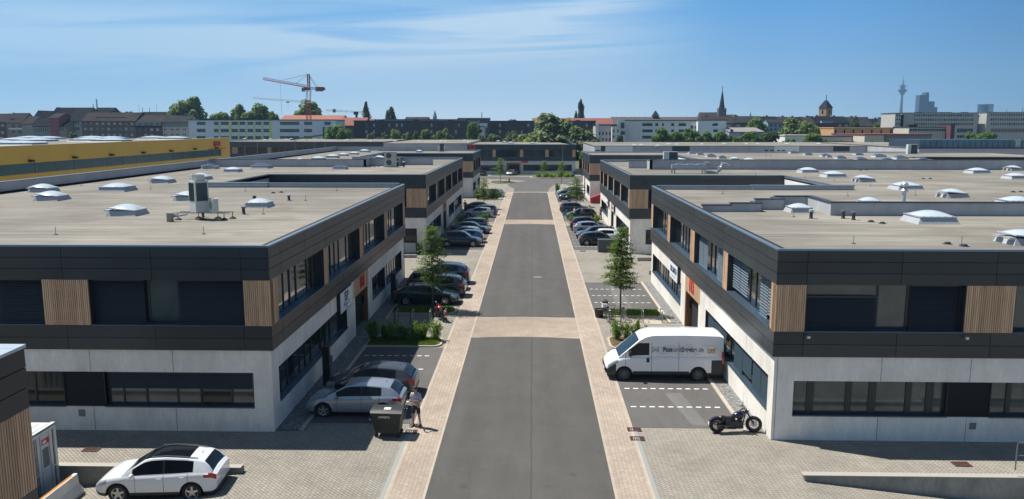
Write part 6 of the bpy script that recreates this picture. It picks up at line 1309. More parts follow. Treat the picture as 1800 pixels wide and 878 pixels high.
for y0 in (.16, 1.24):
    mb = MB(); mb.box(-.07, -.03, y0, y0+1.04, .18, 2.40); d_ = mb.build('door', M_cw, t)
    mb = MB(); mb.box(-.03, -.022, y0+.02, y0+.06, .2, 2.38); mb.box(-.03, -.022, y0+.98, y0+1.02, .2, 2.38); mb.build('seal', M_cwd, d_)
    for yy in (y0+.25, y0+.78): mb = MB(); mb.tube([(.0, yy, .1), (.0, yy, 2.5)], .022, 6); mb.box(-.02, .03, yy-.02, yy+.02, .6, .75); mb.box(0, .03, yy-.02, yy+.3, 1.0, 1.04); mb.build('lock_bar', M_cw, d_)
    mb = MB(); k = 1.15
    while k < 1.85: mb.box(-.03, -.012, y0+.33, y0+.70, k, k+.03); k += .06
    mb.build('louvres', M_cwd, d_)
mb = MB(); mb.box(-.03, -.015, 1.55, 2.1, 2.0, 2.2); s_ = mb.build('red_sticker', mat('sticker_red', (.55, .02, .03), .5), t); mb = MB(); mb.box(-.03, -.014, 1.62, 1.85, 2.04, 2.15); mb.build('sticker_mark', mat('sticker_white', (.7, .7, .7), .5), s_)
t = thing('concrete_barrier', 'short concrete barrier with an orange stripe beside the white container', 'barrier', (-16.85, 25.1, -.6))
mb = MB(); pr = [(-.30, 0), (.30, 0), (.27, .25), (.12, .45), (.09, .82), (-.09, .82), (-.12, .45), (-.27, .25)]; mb.grid([[(x, 0, z) for x, z in pr], [(x, 2.3, z) for x, z in pr]], closed=True, flip=True); mb.face([(x, 0, z) for x, z in pr]); mb.face([(x, 2.3, z) for x, z in pr[::-1]]); mb.build('body', M_conc, t)
mb = MB(); mb.box(-.055, .055, .2, 2.1, .80, .826); mb.build('orange_stripe', mat('orange_paint', (.5, .2, .03), .6), t)

# ================================================================ CARS
M_tyre = mat('tyre_rubber', (.016, .016, .017), .8); M_rim = mat('alloy_rim', (.45, .46, .48), .3, metal=.8); M_rimd = mat('rim_gap_black', (.02, .02, .022), .6)  # last one: near-black backing behind the spokes, also the door gap lines
M_cglass = mat('car_glass', (.006, .009, .012), .05, spec=.3); M_lens = mat('headlamp_lens', (.30, .34, .38), .08, spec=.9); M_tail = mat('tail_lamp', (.42, .010, .012), .15, spec=.8); M_plast = mat('bumper_plastic', (.030, .031, .034), .6)
M_plate = mat('number_plate', (.70, .70, .68), .5)
def paint(name, c, metal=.0, rough=.25):
    return mat('paint_'+name, c, rough, metal=metal, coat=.9)
P_silver = paint('silver', (.36, .40, .45), .55, .32); P_white = paint('white', (.74, .77, .80), 0, .3); P_grey = paint('grey', (.045, .05, .056), .3, .35); P_green = paint('dark_green', (.008, .018, .016), .3, .3); P_black = paint('black', (.008, .008, .011), 0, .25)
P_navy = paint('navy', (.012, .022, .055), .3, .3); P_blue = paint('blue', (.02, .055, .10), .4, .3); P_steel = paint('steel_blue', (.05, .07, .09), .5, .32); P_dred = paint('dark_red', (.07, .008, .012), .2, .3)
def lerp(tab, x):
    if x <= tab[0][0]: return tab[0][1]
    for (a, va), (b_, vb) in zip(tab, tab[1:]):
        if x <= b_: f = (x-a)/(b_-a); return va+(vb-va)*f
    return tab[-1][1]
def smooth_tab(tab, x, r=.12): return sum(lerp(tab, x+d*r) for d in (-1, -.5, 0, .5, 1))/5
TYPES = {
 # L, W, H, wheel x front/rear, wheel radius, deck profile (x,z), roof profile (x,z), cabin x range, roof half width, windows, gaps
 'hatch': dict(L=4.32, W=1.79, wf=1.36, wr=-1.34, R=.33, deck=[(-2.16, .86), (-2.02, .95), (-1.6, .985), (.9, .93), (1.15, .92), (1.75, .80), (2.02, .70), (2.16, .56)],
     roof=[(-2.02, 1.0), (-1.84, 1.20), (-1.64, 1.32), (-1.1, 1.41), (-.5, 1.455), (.0, 1.455), (.35, 1.40), (1.22, .94)], c=(-2.02, 1.18), rr=-1.62, rf=.42, wb=.86, wt=.62, win=[(-1.25, -.40), (-.32, .80)], gaps=[-.36, .72, -1.16], zb=.20),
 'suv': dict(L=4.55, W=1.86, wf=1.40, wr=-1.36, R=.37, deck=[(-2.27, 1.0), (-2.12, 1.12), (-1.6, 1.13), (-.6, 1.08), (.8, 1.03), (1.1, 1.05), (1.8, .95), (2.1, .84), (2.27, .66)],
     roof=[(-2.12, 1.14), (-1.94, 1.40), (-1.74, 1.53), (-1.1, 1.635), (-.4, 1.68), (.1, 1.665), (.42, 1.59), (1.24, 1.06)], c=(-2.12, 1.24), rr=-1.80, rf=.40, wb=.88, wt=.64, win=[(-1.42, -.36), (-.28, .86)], gaps=[-.32, .74, -1.22], zb=.26),
 'estate': dict(L=4.70, W=1.82, wf=1.42, wr=-1.36, R=.33, deck=[(-2.35, .84), (-2.22, .94), (-1.7, .97), (.9, .92), (1.15, .92), (1.85, .80), (2.2, .68), (2.35, .54)],
     roof=[(-2.24, 1.0), (-2.02, 1.36), (-1.85, 1.42), (-.6, 1.47), (.1, 1.45), (.45, 1.38), (1.2, .94)], c=(-2.24, 1.2), rr=-1.92, rf=.42, wb=.87, wt=.63, win=[(-1.80, -1.24), (-1.18, -.38), (-.30, .80)], gaps=[-.34, .72, -1.18], zb=.20),
 'sedan': dict(L=4.75, W=1.85, wf=1.46, wr=-1.40, R=.35, deck=[(-2.37, .92), (-2.3, 1.04), (-1.9, 1.05), (-1.5, 1.02), (.9, .93), (1.2, .93), (1.85, .82), (2.2, .70), (2.37, .55)],
     roof=[(-1.98, 1.07), (-1.35, 1.33), (-.9, 1.42), (-.3, 1.45), (.2, 1.42), (.5, 1.36), (1.28, .95)], c=(-1.98, 1.28), rr=-1.12, rf=.48, wb=.87, wt=.61, win=[(-1.20, -.42), (-.34, .86)], gaps=[-.38, .78, -1.18], zb=.20),
 'van': dict(L=5.98, W=2.04, wf=2.05, wr=-1.72, R=.36, deck=[(-2.99, 1.28), (-2.9, 1.30), (1.7, 1.28), (2.15, 1.22), (2.62, 1.02), (2.88, .82), (2.99, .58)],
     roof=[(-2.98, 2.30), (-2.88, 2.39), (-1.0, 2.43), (.55, 2.41), (.95, 2.33), (1.30, 2.12), (2.32, 1.22)], c=(-2.985, 2.32), rr=-2.985, rf=1.30, wb=1.0, wt=.88, win=[(.78, 1.82)], gaps=[.66, -.72, 1.98], zb=.30, cap=1.98),
}
def car(kind, pnt, name='parked_car', gloss_roof=None):
    T = TYPES[kind]; L_, W2 = T['L'], T['W']/2; xf, xr = L_/2, -L_/2; R = T['R']; Ra = R+.07; van = kind == 'van'
    root = empty(name)
    base = [xr+.0, xr+.03, xr+.08, xr+.16, xr+.28, xf-.34, xf-.2, xf-.10, xf-.04, xf]
    xs = set(round(v, 4) for v in base)
    for wx in (T['wf'], T['wr']):
        for k in range(-10, 11): xs.add(round(wx+Ra*sin(k/10*pi/2), 4))
        xs.add(round(wx+Ra+.015, 4)); xs.add(round(wx-Ra-.015, 4))
    for g_ in T['gaps']: xs.add(round(g_-.009, 4)); xs.add(round(g_+.009, 4))
    k = xr+.3
    while k < xf-.3: xs.add(round(k, 4)); k += .16
    xs = sorted(x for x in xs if xr <= x <= xf)
    f = [xs[0]]
    for x in xs[1:]:
        if x-f[-1] > .006: f.append(x)
    xs = f
    def hw(x):
        e = 1.0
        d = xf-x
        if d < .55: e -= (.20 if not van else .16)*((.55-d)/.55)**2.2
        d = x-xr
        if d < .40 and not van: e -= .13*((.40-d)/.40)**2.2
        if van and d < .06: e -= .02
        return W2*e
    def sect(x):
        w_ = hw(x); zt = smooth_tab(T['deck'], x, .06); zb = T['zb']
        d = min(xf-x, x-xr)
        if d < .14: zb = zb+.10*((.14-d)/.14)**1.5
        ar = None
        for wx in (T['wf'], T['wr']):
            if abs(x-wx) < Ra: ar = R+sqrt(max(0, Ra*Ra-(x-wx)**2))
        z1 = zb+.07; z2 = zb+.16; z3 = max(.52, zb+.3); z4 = zt-.17; z5 = zt-.055
        P = [(0, zb), (w_*.72, zb), (w_*.94, zb+.01), (w_*.985, z1), (w_, z2), (w_*1.0, (z2+z3)/2), (w_*1.0, z3), (w_*.995, z4), (w_*.975, z5), (w_*.92, zt), (w_*.62, zt+.028), (0, zt+.045)]
        P = [[a, b_] for a, b_ in P]
        if ar:
            for i in range(2, 9): P[i][1] = max(P[i][1], min(ar, zt-.06))
            P[4][0] = P[5][0] = w_*1.012
        return P, w_, zt
    S_ = [sect(x) for x in xs]
    body = MB(); hl = MB(); tl = MB(); npt = len(S_[0][0])
    plastic_lo = kind in ('suv', 'van')
    for i in range(len(xs)-1):
        x0, x1 = xs[i], xs[i+1]; xm = (x0+x1)/2; gap = any(abs(xm-g_) < .012 for g_ in T['gaps'])
        inar = any(abs(xm-wx) < Ra for wx in (T['wf'], T['wr'])); nar = any(abs(xm-wx) < Ra+.05 for wx in (T['wf'], T['wr']))
        for j in range(npt-1):
            a0, b0 = S_[i][0][j], S_[i][0][j+1]; a1, b1 = S_[i+1][0][j], S_[i+1][0][j+1]
            for sg in (1, -1):
                q = [(x0, sg*a0[0], a0[1]), (x1, sg*a1[0], a1[1]), (x1, sg*b1[0], b1[1]), (x0, sg*b0[0], b0[1])]
                if sg < 0: q = q[::-1]
                m = 0
                if j <= 1: m = 1
                elif j <= 3 and plastic_lo: m = 2
                elif j in (2,): m = 2
                elif j in (3, 4) and inar and kind == 'suv': m = 2
                if van and j in (4,) and -1.2 < xm < 1.6: m = 2
                if van and (xm < -2.30 or xm > 2.45) and 2 <= j <= 6: m = 2
                if gap and 4 <= j <= 8: m = 3
                tgt = body
                if not van:
                    if xm > xf-.50 and j in (7, 8): tgt = hl
                    if xm < xr+.40 and j == 7: tgt = tl
                    if xm < xr+.22 and j == 8: tgt = tl
                else:
                    if xm > xf-.62 and xm < xf-.1 and j in (7, 8): tgt = hl
                tgt.face(q, m if tgt is body else 0)
    for idx in (0, -1):
        P = S_[idx][0]; x = xs[idx]; 
        for j in range(1, npt-1):
            # end caps as horizontal bands so that lamps wrap round the corner
            a, c = P[j], P[j+1]
            q = [(x, -a[0], a[1]), (x, a[0], a[1]), (x, c[0], c[1]), (x, -c[0], c[1])]
            m = 2 if (j <= 3 or (idx == -1 and j == 5)) else 0
            if idx == 0: q = q[::-1]
            body.face(q, m)
    bo = body.build('body', [pnt, M_dark, M_plast, M_rimd], root, smooth=38, weld=.0005)
    hl.build('headlight', M_lens, root, smooth=50)
    if tl.f: tl.build('taillight', M_tail, root, smooth=50)
    # cabin
    c0, c1 = T['c']; cs = set([c0, c1, T['rr'], T['rf']])
    for a, b_ in T['win']: cs.add(a); cs.add(b_)
    for g_ in T['gaps']:
        if c0 < g_ < c1: cs.add(round(g_-.009, 4)); cs.add(round(g_+.009, 4))
    k = c0
    while k < c1: cs.add(round(k, 3)); k += .15 if not van else .2
    cs = sorted(cs); f = [cs[0]]
    for x in cs[1:]:
        if x-f[-1] > .005: f.append(x)
    cs = f; cap = T.get('cap', 9)
    def cab(x):
        zr = smooth_tab(T['roof'], x, .07) if c0+.08 < x < c1-.1 else lerp(T['roof'], x); w_ = hw(x)*.925; zt = smooth_tab(T['deck'], x, .06)-.004; hh = max(.0, (zr-zt))
        fr = min(1, hh/(.48 if not van else 1.2)); wt = (w_*(1-fr)+min(w_, T['wt']*(1.0))*fr) if not van else w_*(1-fr)+T['wt']*fr
        # narrow the roof a little towards the rear
        if not van and x < -1: wt -= .04*(-1-x)
        zc = min(zt+hh*.86, cap); fc = (zc-zt)/hh if hh > .02 else .86; fb = .07
        return [(w_, zt), (w_+(wt-w_)*fb, zt+hh*fb), (w_+(wt-w_)*fc, zc), (wt, zt+hh*.955), (wt*.90, zt+hh*.995), (wt*.45, zr+.012*fr), (0, zr+.018*fr)]
    Cc = [cab(x) for x in cs]; cb = MB(); ws = MB(); rw = MB(); sw = {}
    for i in range(len(cs)-1):
        x0, x1 = cs[i], cs[i+1]; xm = (x0+x1)/2
        wi = next((k for k, (a, b_) in enumerate(T['win']) if a <= xm <= b_), None); gap = van and any(abs(xm-g_) < .012 for g_ in T['gaps'])
        for j in range(6):
            a0, b0, a1, b1 = Cc[i][j], Cc[i][j+1], Cc[i+1][j], Cc[i+1][j+1]
            for sg in (1, -1):
                q = [(x0, sg*a0[0], a0[1]), (x1, sg*a1[0], a1[1]), (x1, sg*b1[0], b1[1]), (x0, sg*b0[0], b0[1])]
                if sg < 0: q = q[::-1]
                if j == 1 and wi is not None: sw.setdefault((wi, sg), MB()).face(q)
                elif j == 1 and not van and T['win'][0][0] < xm < T['win'][-1][1]: cb.face(q, 1)
                elif j >= 4 and xm > T['rf']: ws.face(q)
                elif j >= 4 and xm < T['rr'] and not van: rw.face(q)
                else: cb.face(q, 3 if gap and j in (0, 1) else (2 if (gloss_roof and j >= 4 and T['rr']+.55 < xm) else 0))
    if van:
        P = Cc[0]; x = cs[0]
        for j in range(6): a, c = P[j], P[j+1]; cb.face([(x, -c[0], c[1]), (x, c[0], c[1]), (x, a[0], a[1]), (x, -a[0], a[1])], 0)
    cb.build('roof', [pnt, M_black, M_cglass, M_rimd], root, smooth=38, weld=.0005); ws.build('windshield', M_cglass, root, smooth=180, weld=.0005)
    if rw.f: rw.build('rear_window', M_cglass, root, smooth=180, weld=.0005)
    for k_, m_ in sw.items(): m_.build('side_window', M_cglass, root, smooth=180, weld=.0005)
    # wheels
    for wx in (T['wf'], T['wr']):
        for sg in (1, -1):
            wh = empty('wheel', (wx, sg*(W2-.12), R)); setpar(wh, root)
            mb = MB(); mb.lathe([(R*.66, -.11), (R*.94, -.115), (R, -.09), (R, .09), (R*.94, .115), (R*.66, .11)], 26, axis='y'); mb.build('tyre', M_tyre, wh, smooth=40)
            mb = MB(); yb = sg*.06; yo = sg*.105
            mb.lathe([(R*.67, yo), (R*.61, yo-sg*.012), (R*.58, yo-sg*.05)], 26, axis='y', m=0)
            mb.lathe([(R*.60, yb), (0, yb)], 26, axis='y', m=1); mb.lathe([(.055, yo-sg*.01), (.0, yo-sg*.004)], 12, axis='y', m=0)
            ns = 5 if not van else 8
            for s_ in range(ns):
                a = 2*pi*s_/ns+.3; d1 = Vector((cos(a), 0, sin(a))); d2 = Vector((-sin(a), 0, cos(a))); ww = .045 if not van else .03
                q = [d1*.04-d2*ww*1.2, d1*.04+d2*ww*1.2, d1*R*.62+d2*ww*.75, d1*R*.62-d2*ww*.75]; q = [Vector((p.x, yo-sg*.012, p.z)) for p in q]
                mb.face(q if sg < 0 else q[::-1], 0)
            mb.build('rim', [M_rim if not van else mat('steel_wheel', (.14, .14, .145), .45, metal=.5), M_rimd], wh, smooth=30)
    zt = smooth_tab(T['deck'], .75, .06)
    for sg in (1, -1):
        mb = MB(); mx = T['c'][1]-.42 if not van else 1.75; my = hw(mx)*.93; zz = smooth_tab(T['deck'], mx)+.07
        mb.lathe([(0, -.12), (.06, -.10), (.085, -.02), (.08, .06), (.05, .11), (0, .12)], 10, axis='y'); M = Matrix.Translation((mx, sg*(my+.14), zz+(.0 if not van else .12))) @ Matrix.Diagonal((.9, 1, 1.0 if not van else 2.0, 1))
        mb.v = [tuple(M @ Vector(v)) for v in mb.v]; mb.tube([(mx, sg*(my-.02), zz-.05), (mx, sg*(my+.1), zz)], .02, 5); mb.build('mirror', pnt if not van else M_black, root, smooth=50)
        if not van:
            for hx in (T['gaps'][0]+.16, T['gaps'][2]+.2):
                mb = MB(); hy = W2*1.0; zz = smooth_tab(T['deck'], hx)-.13; mb.box(hx-.09, hx+.09, min(sg*hy*.975, sg*hy*1.012), max(sg*hy*.975, sg*hy*1.012), zz-.013, zz+.016); mb.build('door_handle', pnt, root)
        else:
            mb = MB(); mb.box(.78, .92, min(sg*1.0, sg*1.045), max(sg*1.0, sg*1.045), 1.0, 1.22); mb.build('door_handle', M_black, root)
            mb = MB(); mb.box(-3.0, -2.90, min(sg*.93, sg*1.035), max(sg*.93, sg*1.035), .95, 1.55); mb.build('taillight', M_tail, root)
    mb = MB(); mb.box(xr-.012, xr+.01, -.26, .26, .62 if not van else .7, .73 if not van else .81); mb.build('number_plate', M_plate, root)
    mb = MB(); mb.box(xf-.01, xf+.012, -.26, .26, .36, .47); mb.build('number_plate', M_plate, root)
    mb = MB(); mb.box(xf-.03, xf+.004, -W2*.5, W2*.5, .50, .62); mb.build('grille', M_black, root)
    if kind in ('estate', 'suv'):
        for sg in (1, -1):
            mb = MB(); pts = [(x, sg*(T['wt']*.90-(.04*max(0, -1-x))), smooth_tab(T['roof'], x, .07)+.035) for x in (-1.55, -1.0, -.4, .15)]; mb.tube(pts, .018, 6); mb.build('roof_rail', M_grey if kind == 'suv' else M_alu, root)
    if not van: mb = MB(); zz = smooth_tab(T['roof'], T['rr']+.28)+.01; mb.tube([(T['rr']+.3, 0, zz), (T['rr']+.22, 0, zz+.09)], .012, 5); mb.build('aerial', M_black, root)
    return root
PROTO = {}
def place(kind, pnt, x, y, heading, label, z=0.0, group=None, cat='car', gloss_roof=False, sc=1.0, name='parked_car'):
    key = (kind, gloss_roof)
    if key not in PROTO:
        r = car(kind, pnt, name, gloss_roof); PROTO[key] = (r, pnt)
        for o in KIDS[r.name]:
            for sl_ in o.material_slots if o.type == 'MESH' else []: sl_.link = 'OBJECT'
            if o.type == 'MESH':
                for si, mt in enumerate(list(o.data.materials)): o.material_slots[si].material = mt
    else:
        r0, p0 = PROTO[key]; r = copy_tree(r0)
        for o in KIDS[r.name]:
            if o.type == 'MESH':
                for sl_ in o.material_slots:
                    if sl_.material == p0: sl_.material = pnt
    r.location = (x, y, z); r.rotation_euler = (0, 0, radians(heading)); r.scale = (sc, sc, sc)
    tag(r, label, cat, group); return r
GR = 'cars parked in the bays along the street'
place('hatch', P_silver, -7.95, 34.75, 180, 'silver hatchback nearest on the left, half in the building shadow', group=GR)
place('hatch', P_grey, -7.75, 37.35, 180, 'dark grey hatchback beside the silver one, nose in the shade', group=GR)
place('sedan', P_green, -7.75, 57.4, 0, 'dark green saloon behind the red motorcycle, nose towards the street', group=GR)
place('suv', P_black, -7.35, 59.9, 180, 'black car with red rear lights between the green saloon and grey one', group=GR)
place('estate', P_steel, -7.55, 62.4, 0, 'grey blue estate car, third from the front in the row of four', group=GR)
place('suv', P_navy, -7.45, 65.0, 180, 'dark blue car with red rear light, farthest in the row of four', group=GR)
place('suv', P_navy, -7.75, 85.6, 0, 'dark blue off-roader nearest in the second left row', group=GR)
place('hatch', P_blue, -7.6, 88.4, 180, 'blue car right behind the dark blue off-roader', group=GR)
place('hatch', P_silver, -7.9, 91.2, 180, 'silver grey hatchback in the second left row, its roof partly sunlit', group=GR)
place('sedan', P_steel, -7.5, 96.0, 0, 'dark blue grey saloon behind the silver grey hatchback, second left row', group=GR)
place('estate', P_steel, -7.9, 99.6, 180, 'dark estate car left of the sunlit green hedge', group=GR)
place('hatch', P_silver, -7.7, 113.4, 180, 'silver hatchback beyond the second left hedge', group=GR)
place('estate', P_steel, -7.5, 116.4, 180, 'grey estate mostly hidden behind the silver hatchback', group=GR)
place('sedan', P_black, -7.9, 121.5, 0, 'black saloon under the second left street tree', group=GR)
place('hatch', P_silver, -7.4, 147.2, 180, 'silver blue car at the third left building', group=GR)
place('hatch', P_black, 7.3, 86.9, 0, 'black hatchback beside the grey bin enclosure', group=GR)
place('hatch', P_white, 7.9, 89.4, 180, 'white car wedged between the black hatchback and dark car', group=GR)
place('estate', P_black, 7.4, 91.9, 180, 'black estate with red lights in the second right row', group=GR)
place('hatch', P_silver, 7.2, 96.6, 0, 'silver blue hatchback with red rear light in the second right row', group=GR)
place('suv', P_navy, 7.0, 99.4, 0, 'dark blue car nearest to the right hedge', group=GR)
place('hatch', P_black, 6.9, 112.2, 180, 'black car behind the right hedge, beside the people', group=GR)
place('estate', P_steel, 6.5, 120.6, 0, 'long grey blue estate parked alone on the right', group=GR)
place('suv', P_grey, 6.9, 140.4, 180, 'dark grey car behind the blue motorcycle', group=GR)
place('estate', P_dred, 7.0, 143.4, 180, 'dark red car in the third right row', group=GR)
place('suv', P_navy, 7.1, 149.0, 180, 'dark car with a light roof box farthest but one on the right', group=GR)
place('hatch', P_white, 6.9, 152.0, 180, 'white car farthest in the third right row', group=GR)
place('hatch', P_black, -13.0, 210.5, 90, 'black car parked at the left of the far building entrance'); place('hatch', P_silver, -5.4, 212.2, 250, 'small silver car before the wood lined far entrance')
place('suv', P_white, -13.30, 26.95, 184, 'white compact off-roader with black glass roof at the bottom left', z=-.24, gloss_roof=True, sc=.93)
place('van', P_blue, 13.8, 213, 90, 'dark blue van standing right of the far building', cat='van', name='delivery_van', sc=.85)
# the white delivery van with its lettering
v = place('van', paint('van_white', (.80, .81, .82), 0, .35), 6.78, 40.42, 180, 'white high roof delivery van lettered PostundService.de', cat='van', name='delivery_van')
for o in KIDS[v.name]:
    for sl_ in o.material_slots if o.type == 'MESH' else []:
        if sl_.material == P_blue: sl_.material = MT['paint_van_white']
M_ltr = mat('van_lettering', (.04, .045, .055), .5); M_ltg = mat('van_lettering_grey', (.12, .125, .14), .5)
vy = 1.004
def vtxt(s, size, x, z, m, bold, al='LEFT', name='lettering'): return text(v, s, size, (x, vy, z), (-1, 0, 0), (0, 0, 1), m, name, .003, al, bold, .80)
vt = 1.655
xc = .10
for (s, m, bo_) in (('Post', M_ltr, .009), ('und', M_ltg, .0), ('Service', M_ltr, .009), ('.de', M_ltg, .0)):
    o_ = vtxt(s, .34, xc, vt, m, bo_); xs_ = [q_.co.x for q_ in o_.data.vertices]; xc -= (max(xs_)+.03)*.80
mb = MB()   # line-drawn mail mark on the left
for a, b_ in (((.62, 1.50), (.62, 1.80)), ((.32, 1.50), (.32, 1.80)), ((.62, 1.80), (.47, 1.67)), ((.32, 1.80), (.47, 1.67)), ((.62, 1.52), (.47, 1.67)), ((.32, 1.52), (.47, 1.67)), ((.62, 1.62), (.32, 1.62))): mb.tube([(a[0], vy, a[1]), (b_[0], vy, b_[1])], .009, 4)
mb.build('line_drawing', M_ltg, v)
mb = MB(); 
for a, b_ in (((-2.18, 1.52), (-2.5, 1.52)), ((-2.18, 1.52), (-2.18, 1.78)), ((-2.18, 1.78), (-2.5, 1.78)), ((-2.5, 1.52), (-2.5, 1.70))): mb.tube([(a[0], vy, a[1]), (b_[0], vy, b_[1])], .020, 4)
mb.build('yellow_box_mark', mat('mark_yellow', (.62, .42, .06), .5), v)
mb = MB(); mb.tube([(-2.26, vy+.004, 1.68), (-2.34, vy+.004, 1.60), (-2.6, vy+.004, 1.76)], .022, 4); mb.build('tick_mark', mat('mark_red', (.45, .10, .05), .5), v)
mb = MB()
for k, z_ in enumerate((1.90, 1.44, 1.93, 1.40, 1.88, 1.45)): mb.box(-2.2+k*.42, -1.85+k*.42, vy-.003, vy+.001, z_, z_+.008)
mb.build('fine_print', M_ltg, v)
# ================================================================ STREET TREES AND SHRUBS
L_st = leaf_mat('street_tree_leaves', (.12, .18, .035)); L_sh = leaf_mat('shrub_leaves', (.13, .20, .035)); L_ye = leaf_mat('yellow_shrub_leaves', (.22, .24, .04)); L_wh = leaf_mat('pale_flower_shrub', (.34, .36, .28), .3)
def st_tree_mesh(seed, h, spread, n_limb, cone, dens, leaf=.075):
    rg = random.Random(seed); tr = MB(); lm = MB(); lf = MB()
    tr.tube([(0, 0, -.05), (.02, .01, h*.35), (-.02, .02, h*.7), (0, 0, h*.98)], [.065, .05, .03, .008], 8)
    for i in range(n_limb):
        f = (i+.5)/n_limb; z = h*(.27+.71*f); a = i*2.4+rg.uniform(-.4, .4)
        r = spread*((1-f)**cone)*rg.uniform(.65, 1.15)*(1 if f > .12 else .55+f*3.5); r = max(r, .12)
        d = Vector((cos(a), sin(a), 0)); p0 = Vector((0, 0, z)); p1 = p0+d*r*.55+Vector((0, 0, r*.22)); p2 = p0+d*r+Vector((0, 0, r*.20-.05))
        lm.tube([p0, p1, p2], [.018, .011, .004], 4, cap=False)
        nl = int(dens*(r/spread+.18)*rg.uniform(.7, 1.3))
        for _ in range(nl):
            t = rg.uniform(.18, 1.08); c = p0.lerp(p1, t/.55) if t < .55 else p1.lerp(p2, (t-.55)/.45)
            w_ = .10+.16*(1-abs(t-.6)); c = c+Vector((rg.gauss(0, w_), rg.gauss(0, w_), rg.gauss(-.02, .06)))
            s = leaf*rg.uniform(.6, 1.35); n3 = Vector((rg.gauss(0, .5), rg.gauss(0, .5), 1)).normalized(); e1 = n3.cross(Vector((rg.uniform(-1, 1), rg.uniform(-1, 1), .1))).normalized(); e2 = n3.cross(e1)
            lf.face([c-e1*s, c-e2*s*.5, c+e1*s, c+e2*s*.5])
    return tr.mesh('trunk', M_bark, smooth=60), lm.mesh('limbs', M_bark), lf.mesh('crown', L_st)
STM = {}
def street_tree(x, y, h, spread, seed, label, cone=.8, n=46, dens=110, rz=0.0, leaf=.075):
    key = (seed, h, spread)
    if key not in STM: STM[key] = st_tree_mesh(seed, h, spread, n, cone, dens, leaf)
    t = thing('street_tree', label, 'tree', (x, y, .05), rz)
    for nm, me in zip(('trunk', 'limbs', 'crown'), STM[key]): o = bpy.data.objects.new(nm, me); COL.objects.link(o); setpar(o, t)
    return t
street_tree(-7.02, 54.9, 6.1, 1.2, 3, 'young street tree in front of the dark green saloon', .45, 44, 165)
street_tree(6.15, 54.3, 6.1, 1.3, 5, 'young cone shaped street tree at the empty parking bays', .75, 54, 215)
street_tree(-7.6, 125.0, 4.9, 1.6, 7, 'street tree above the black saloon, second left building', .5, 30, 90, leaf=.10)
street_tree(7.1, 128.5, 5.0, 1.7, 9, 'street tree behind the parked grey blue estate on the right', .6, 32, 100, leaf=.10)
street_tree(-7.4, 186.0, 5.6, 2.0, 11, 'slim street tree on the grass peninsula in the turning area', .6, 30, 90, leaf=.12)
street_tree(6.6, 181.0, 5.2, 1.7, 13, 'slim street tree before the planted traffic island', .6, 26, 70, leaf=.12)
street_tree(3.2, 211.5, 4.0, 1.2, 15, 'small tree close to the facade closing the street', .6, 24, 60, leaf=.12)
SHM = {}
def shrub_mesh(seed, m, n=750, leaf=.11):
    key = (seed, m.name)
    if key not in SHM:
        rg = random.Random(seed); mb = MB(); st = MB(); stems = []
        for k in range(9):
            a = rg.uniform(0, 2*pi); r = rg.uniform(.15, .8); top = Vector((r*cos(a), r*sin(a), rg.uniform(.6, 1.05)*(1-.25*r))); b0 = Vector((r*.3*cos(a), r*.3*sin(a), 0)); stems.append((b0, top)); st.tube([b0, b0.lerp(top, .5)+Vector((0, 0, .05)), top], [.018, .012, .005], 4, cap=False)
        for _ in range(n):
            b0, tp = rg.choice(stems); t = rg.uniform(.12, 1.05)**.8; c = b0.lerp(tp, t)+Vector((rg.gauss(0, .17), rg.gauss(0, .17), rg.gauss(0, .08)))
            if c.z < .03: c.z = .05
            s = leaf*rg.uniform(.5, 1.2); n3 = Vector((rg.gauss(0, .6), rg.gauss(0, .6), .8)).normalized(); e1 = n3.cross(Vector((rg.uniform(-1, 1), rg.uniform(-1, 1), .2))).normalized(); e2 = n3.cross(e1)
            mb.face([c-e1*s, c-e2*s*.55, c+e1*s, c+e2*s*.55])
        SHM[key] = (mb.mesh('foliage', m), st.mesh('stems', M_bark))
    return SHM[key]
def shrub(x, y, r, h, seed, label, group=None, m=None):
    me = shrub_mesh(seed, m or L_sh); t = thing('shrub', label, 'shrub', (x, y, .08), random.uniform(0, 6), group); t.scale = (r, r, h)
    for nm, q in zip(('foliage', 'stems'), me): o = bpy.data.objects.new(nm, q); COL.objects.link(o); setpar(o, t)
for i, x in enumerate((-9.55, -8.95, -8.35, -7.75, -7.2, -6.6, -5.85)):
    shrub(x, 46.8+(.0, .12, -.1, .1, -.12, .05, .0)[i], (.6, .5, .62, .48, .6, .56, .45)[i], (1.25, .9, 1.2, .85, 1.1, 1.0, 1.35)[i], 20+i % 4, ('shrub at the building end of the near left hedge', 'shaded shrub in the near left hedge by the entrance', 'shaded shrub in the middle of the near left hedge', 'shaded shrub right of the middle of the near left hedge', 'near left hedge shrub left of the shadow edge', 'sunlit shrub in the near left hedge, second from the street', 'tall sunlit shrub at the street end of the near left hedge')[i], 'shrubs of the near left hedge')
for i, (x, h) in enumerate(((5.15, 1.35), (5.75, 1.05), (6.3, 1.3), (6.95, .9), (7.5, .8), (8.15, .5), (8.75, .75))):
    shrub(x, 47.1, .42, h, 20+(i+2) % 4, ('tallest shrub at the street corner of the right planting bed', 'thin shrub second from the street in the right bed', 'full shrub above the van windscreen', 'low shrub behind the front of the van roof', 'low shrub behind the middle of the van roof', 'tiny shrub behind the van roof', 'shrub beside the doorstep of the right entrance')[i], 'shrubs of the right planting bed')
for i, x in enumerate((-6.0, -6.9, -8.0, -9.2)): shrub(x, 102.9, .75, (1.7, 1.35, 1.1, 1.2)[i], 20+i % 4, ('bright sunlit shrub at the street end of the second left hedge', 'sunlit shrub next to the brightest one, second left hedge', 'half shaded shrub in the second left hedge', 'shaded shrub at the wall end of the second left hedge')[i], 'shrubs of the second left hedge')
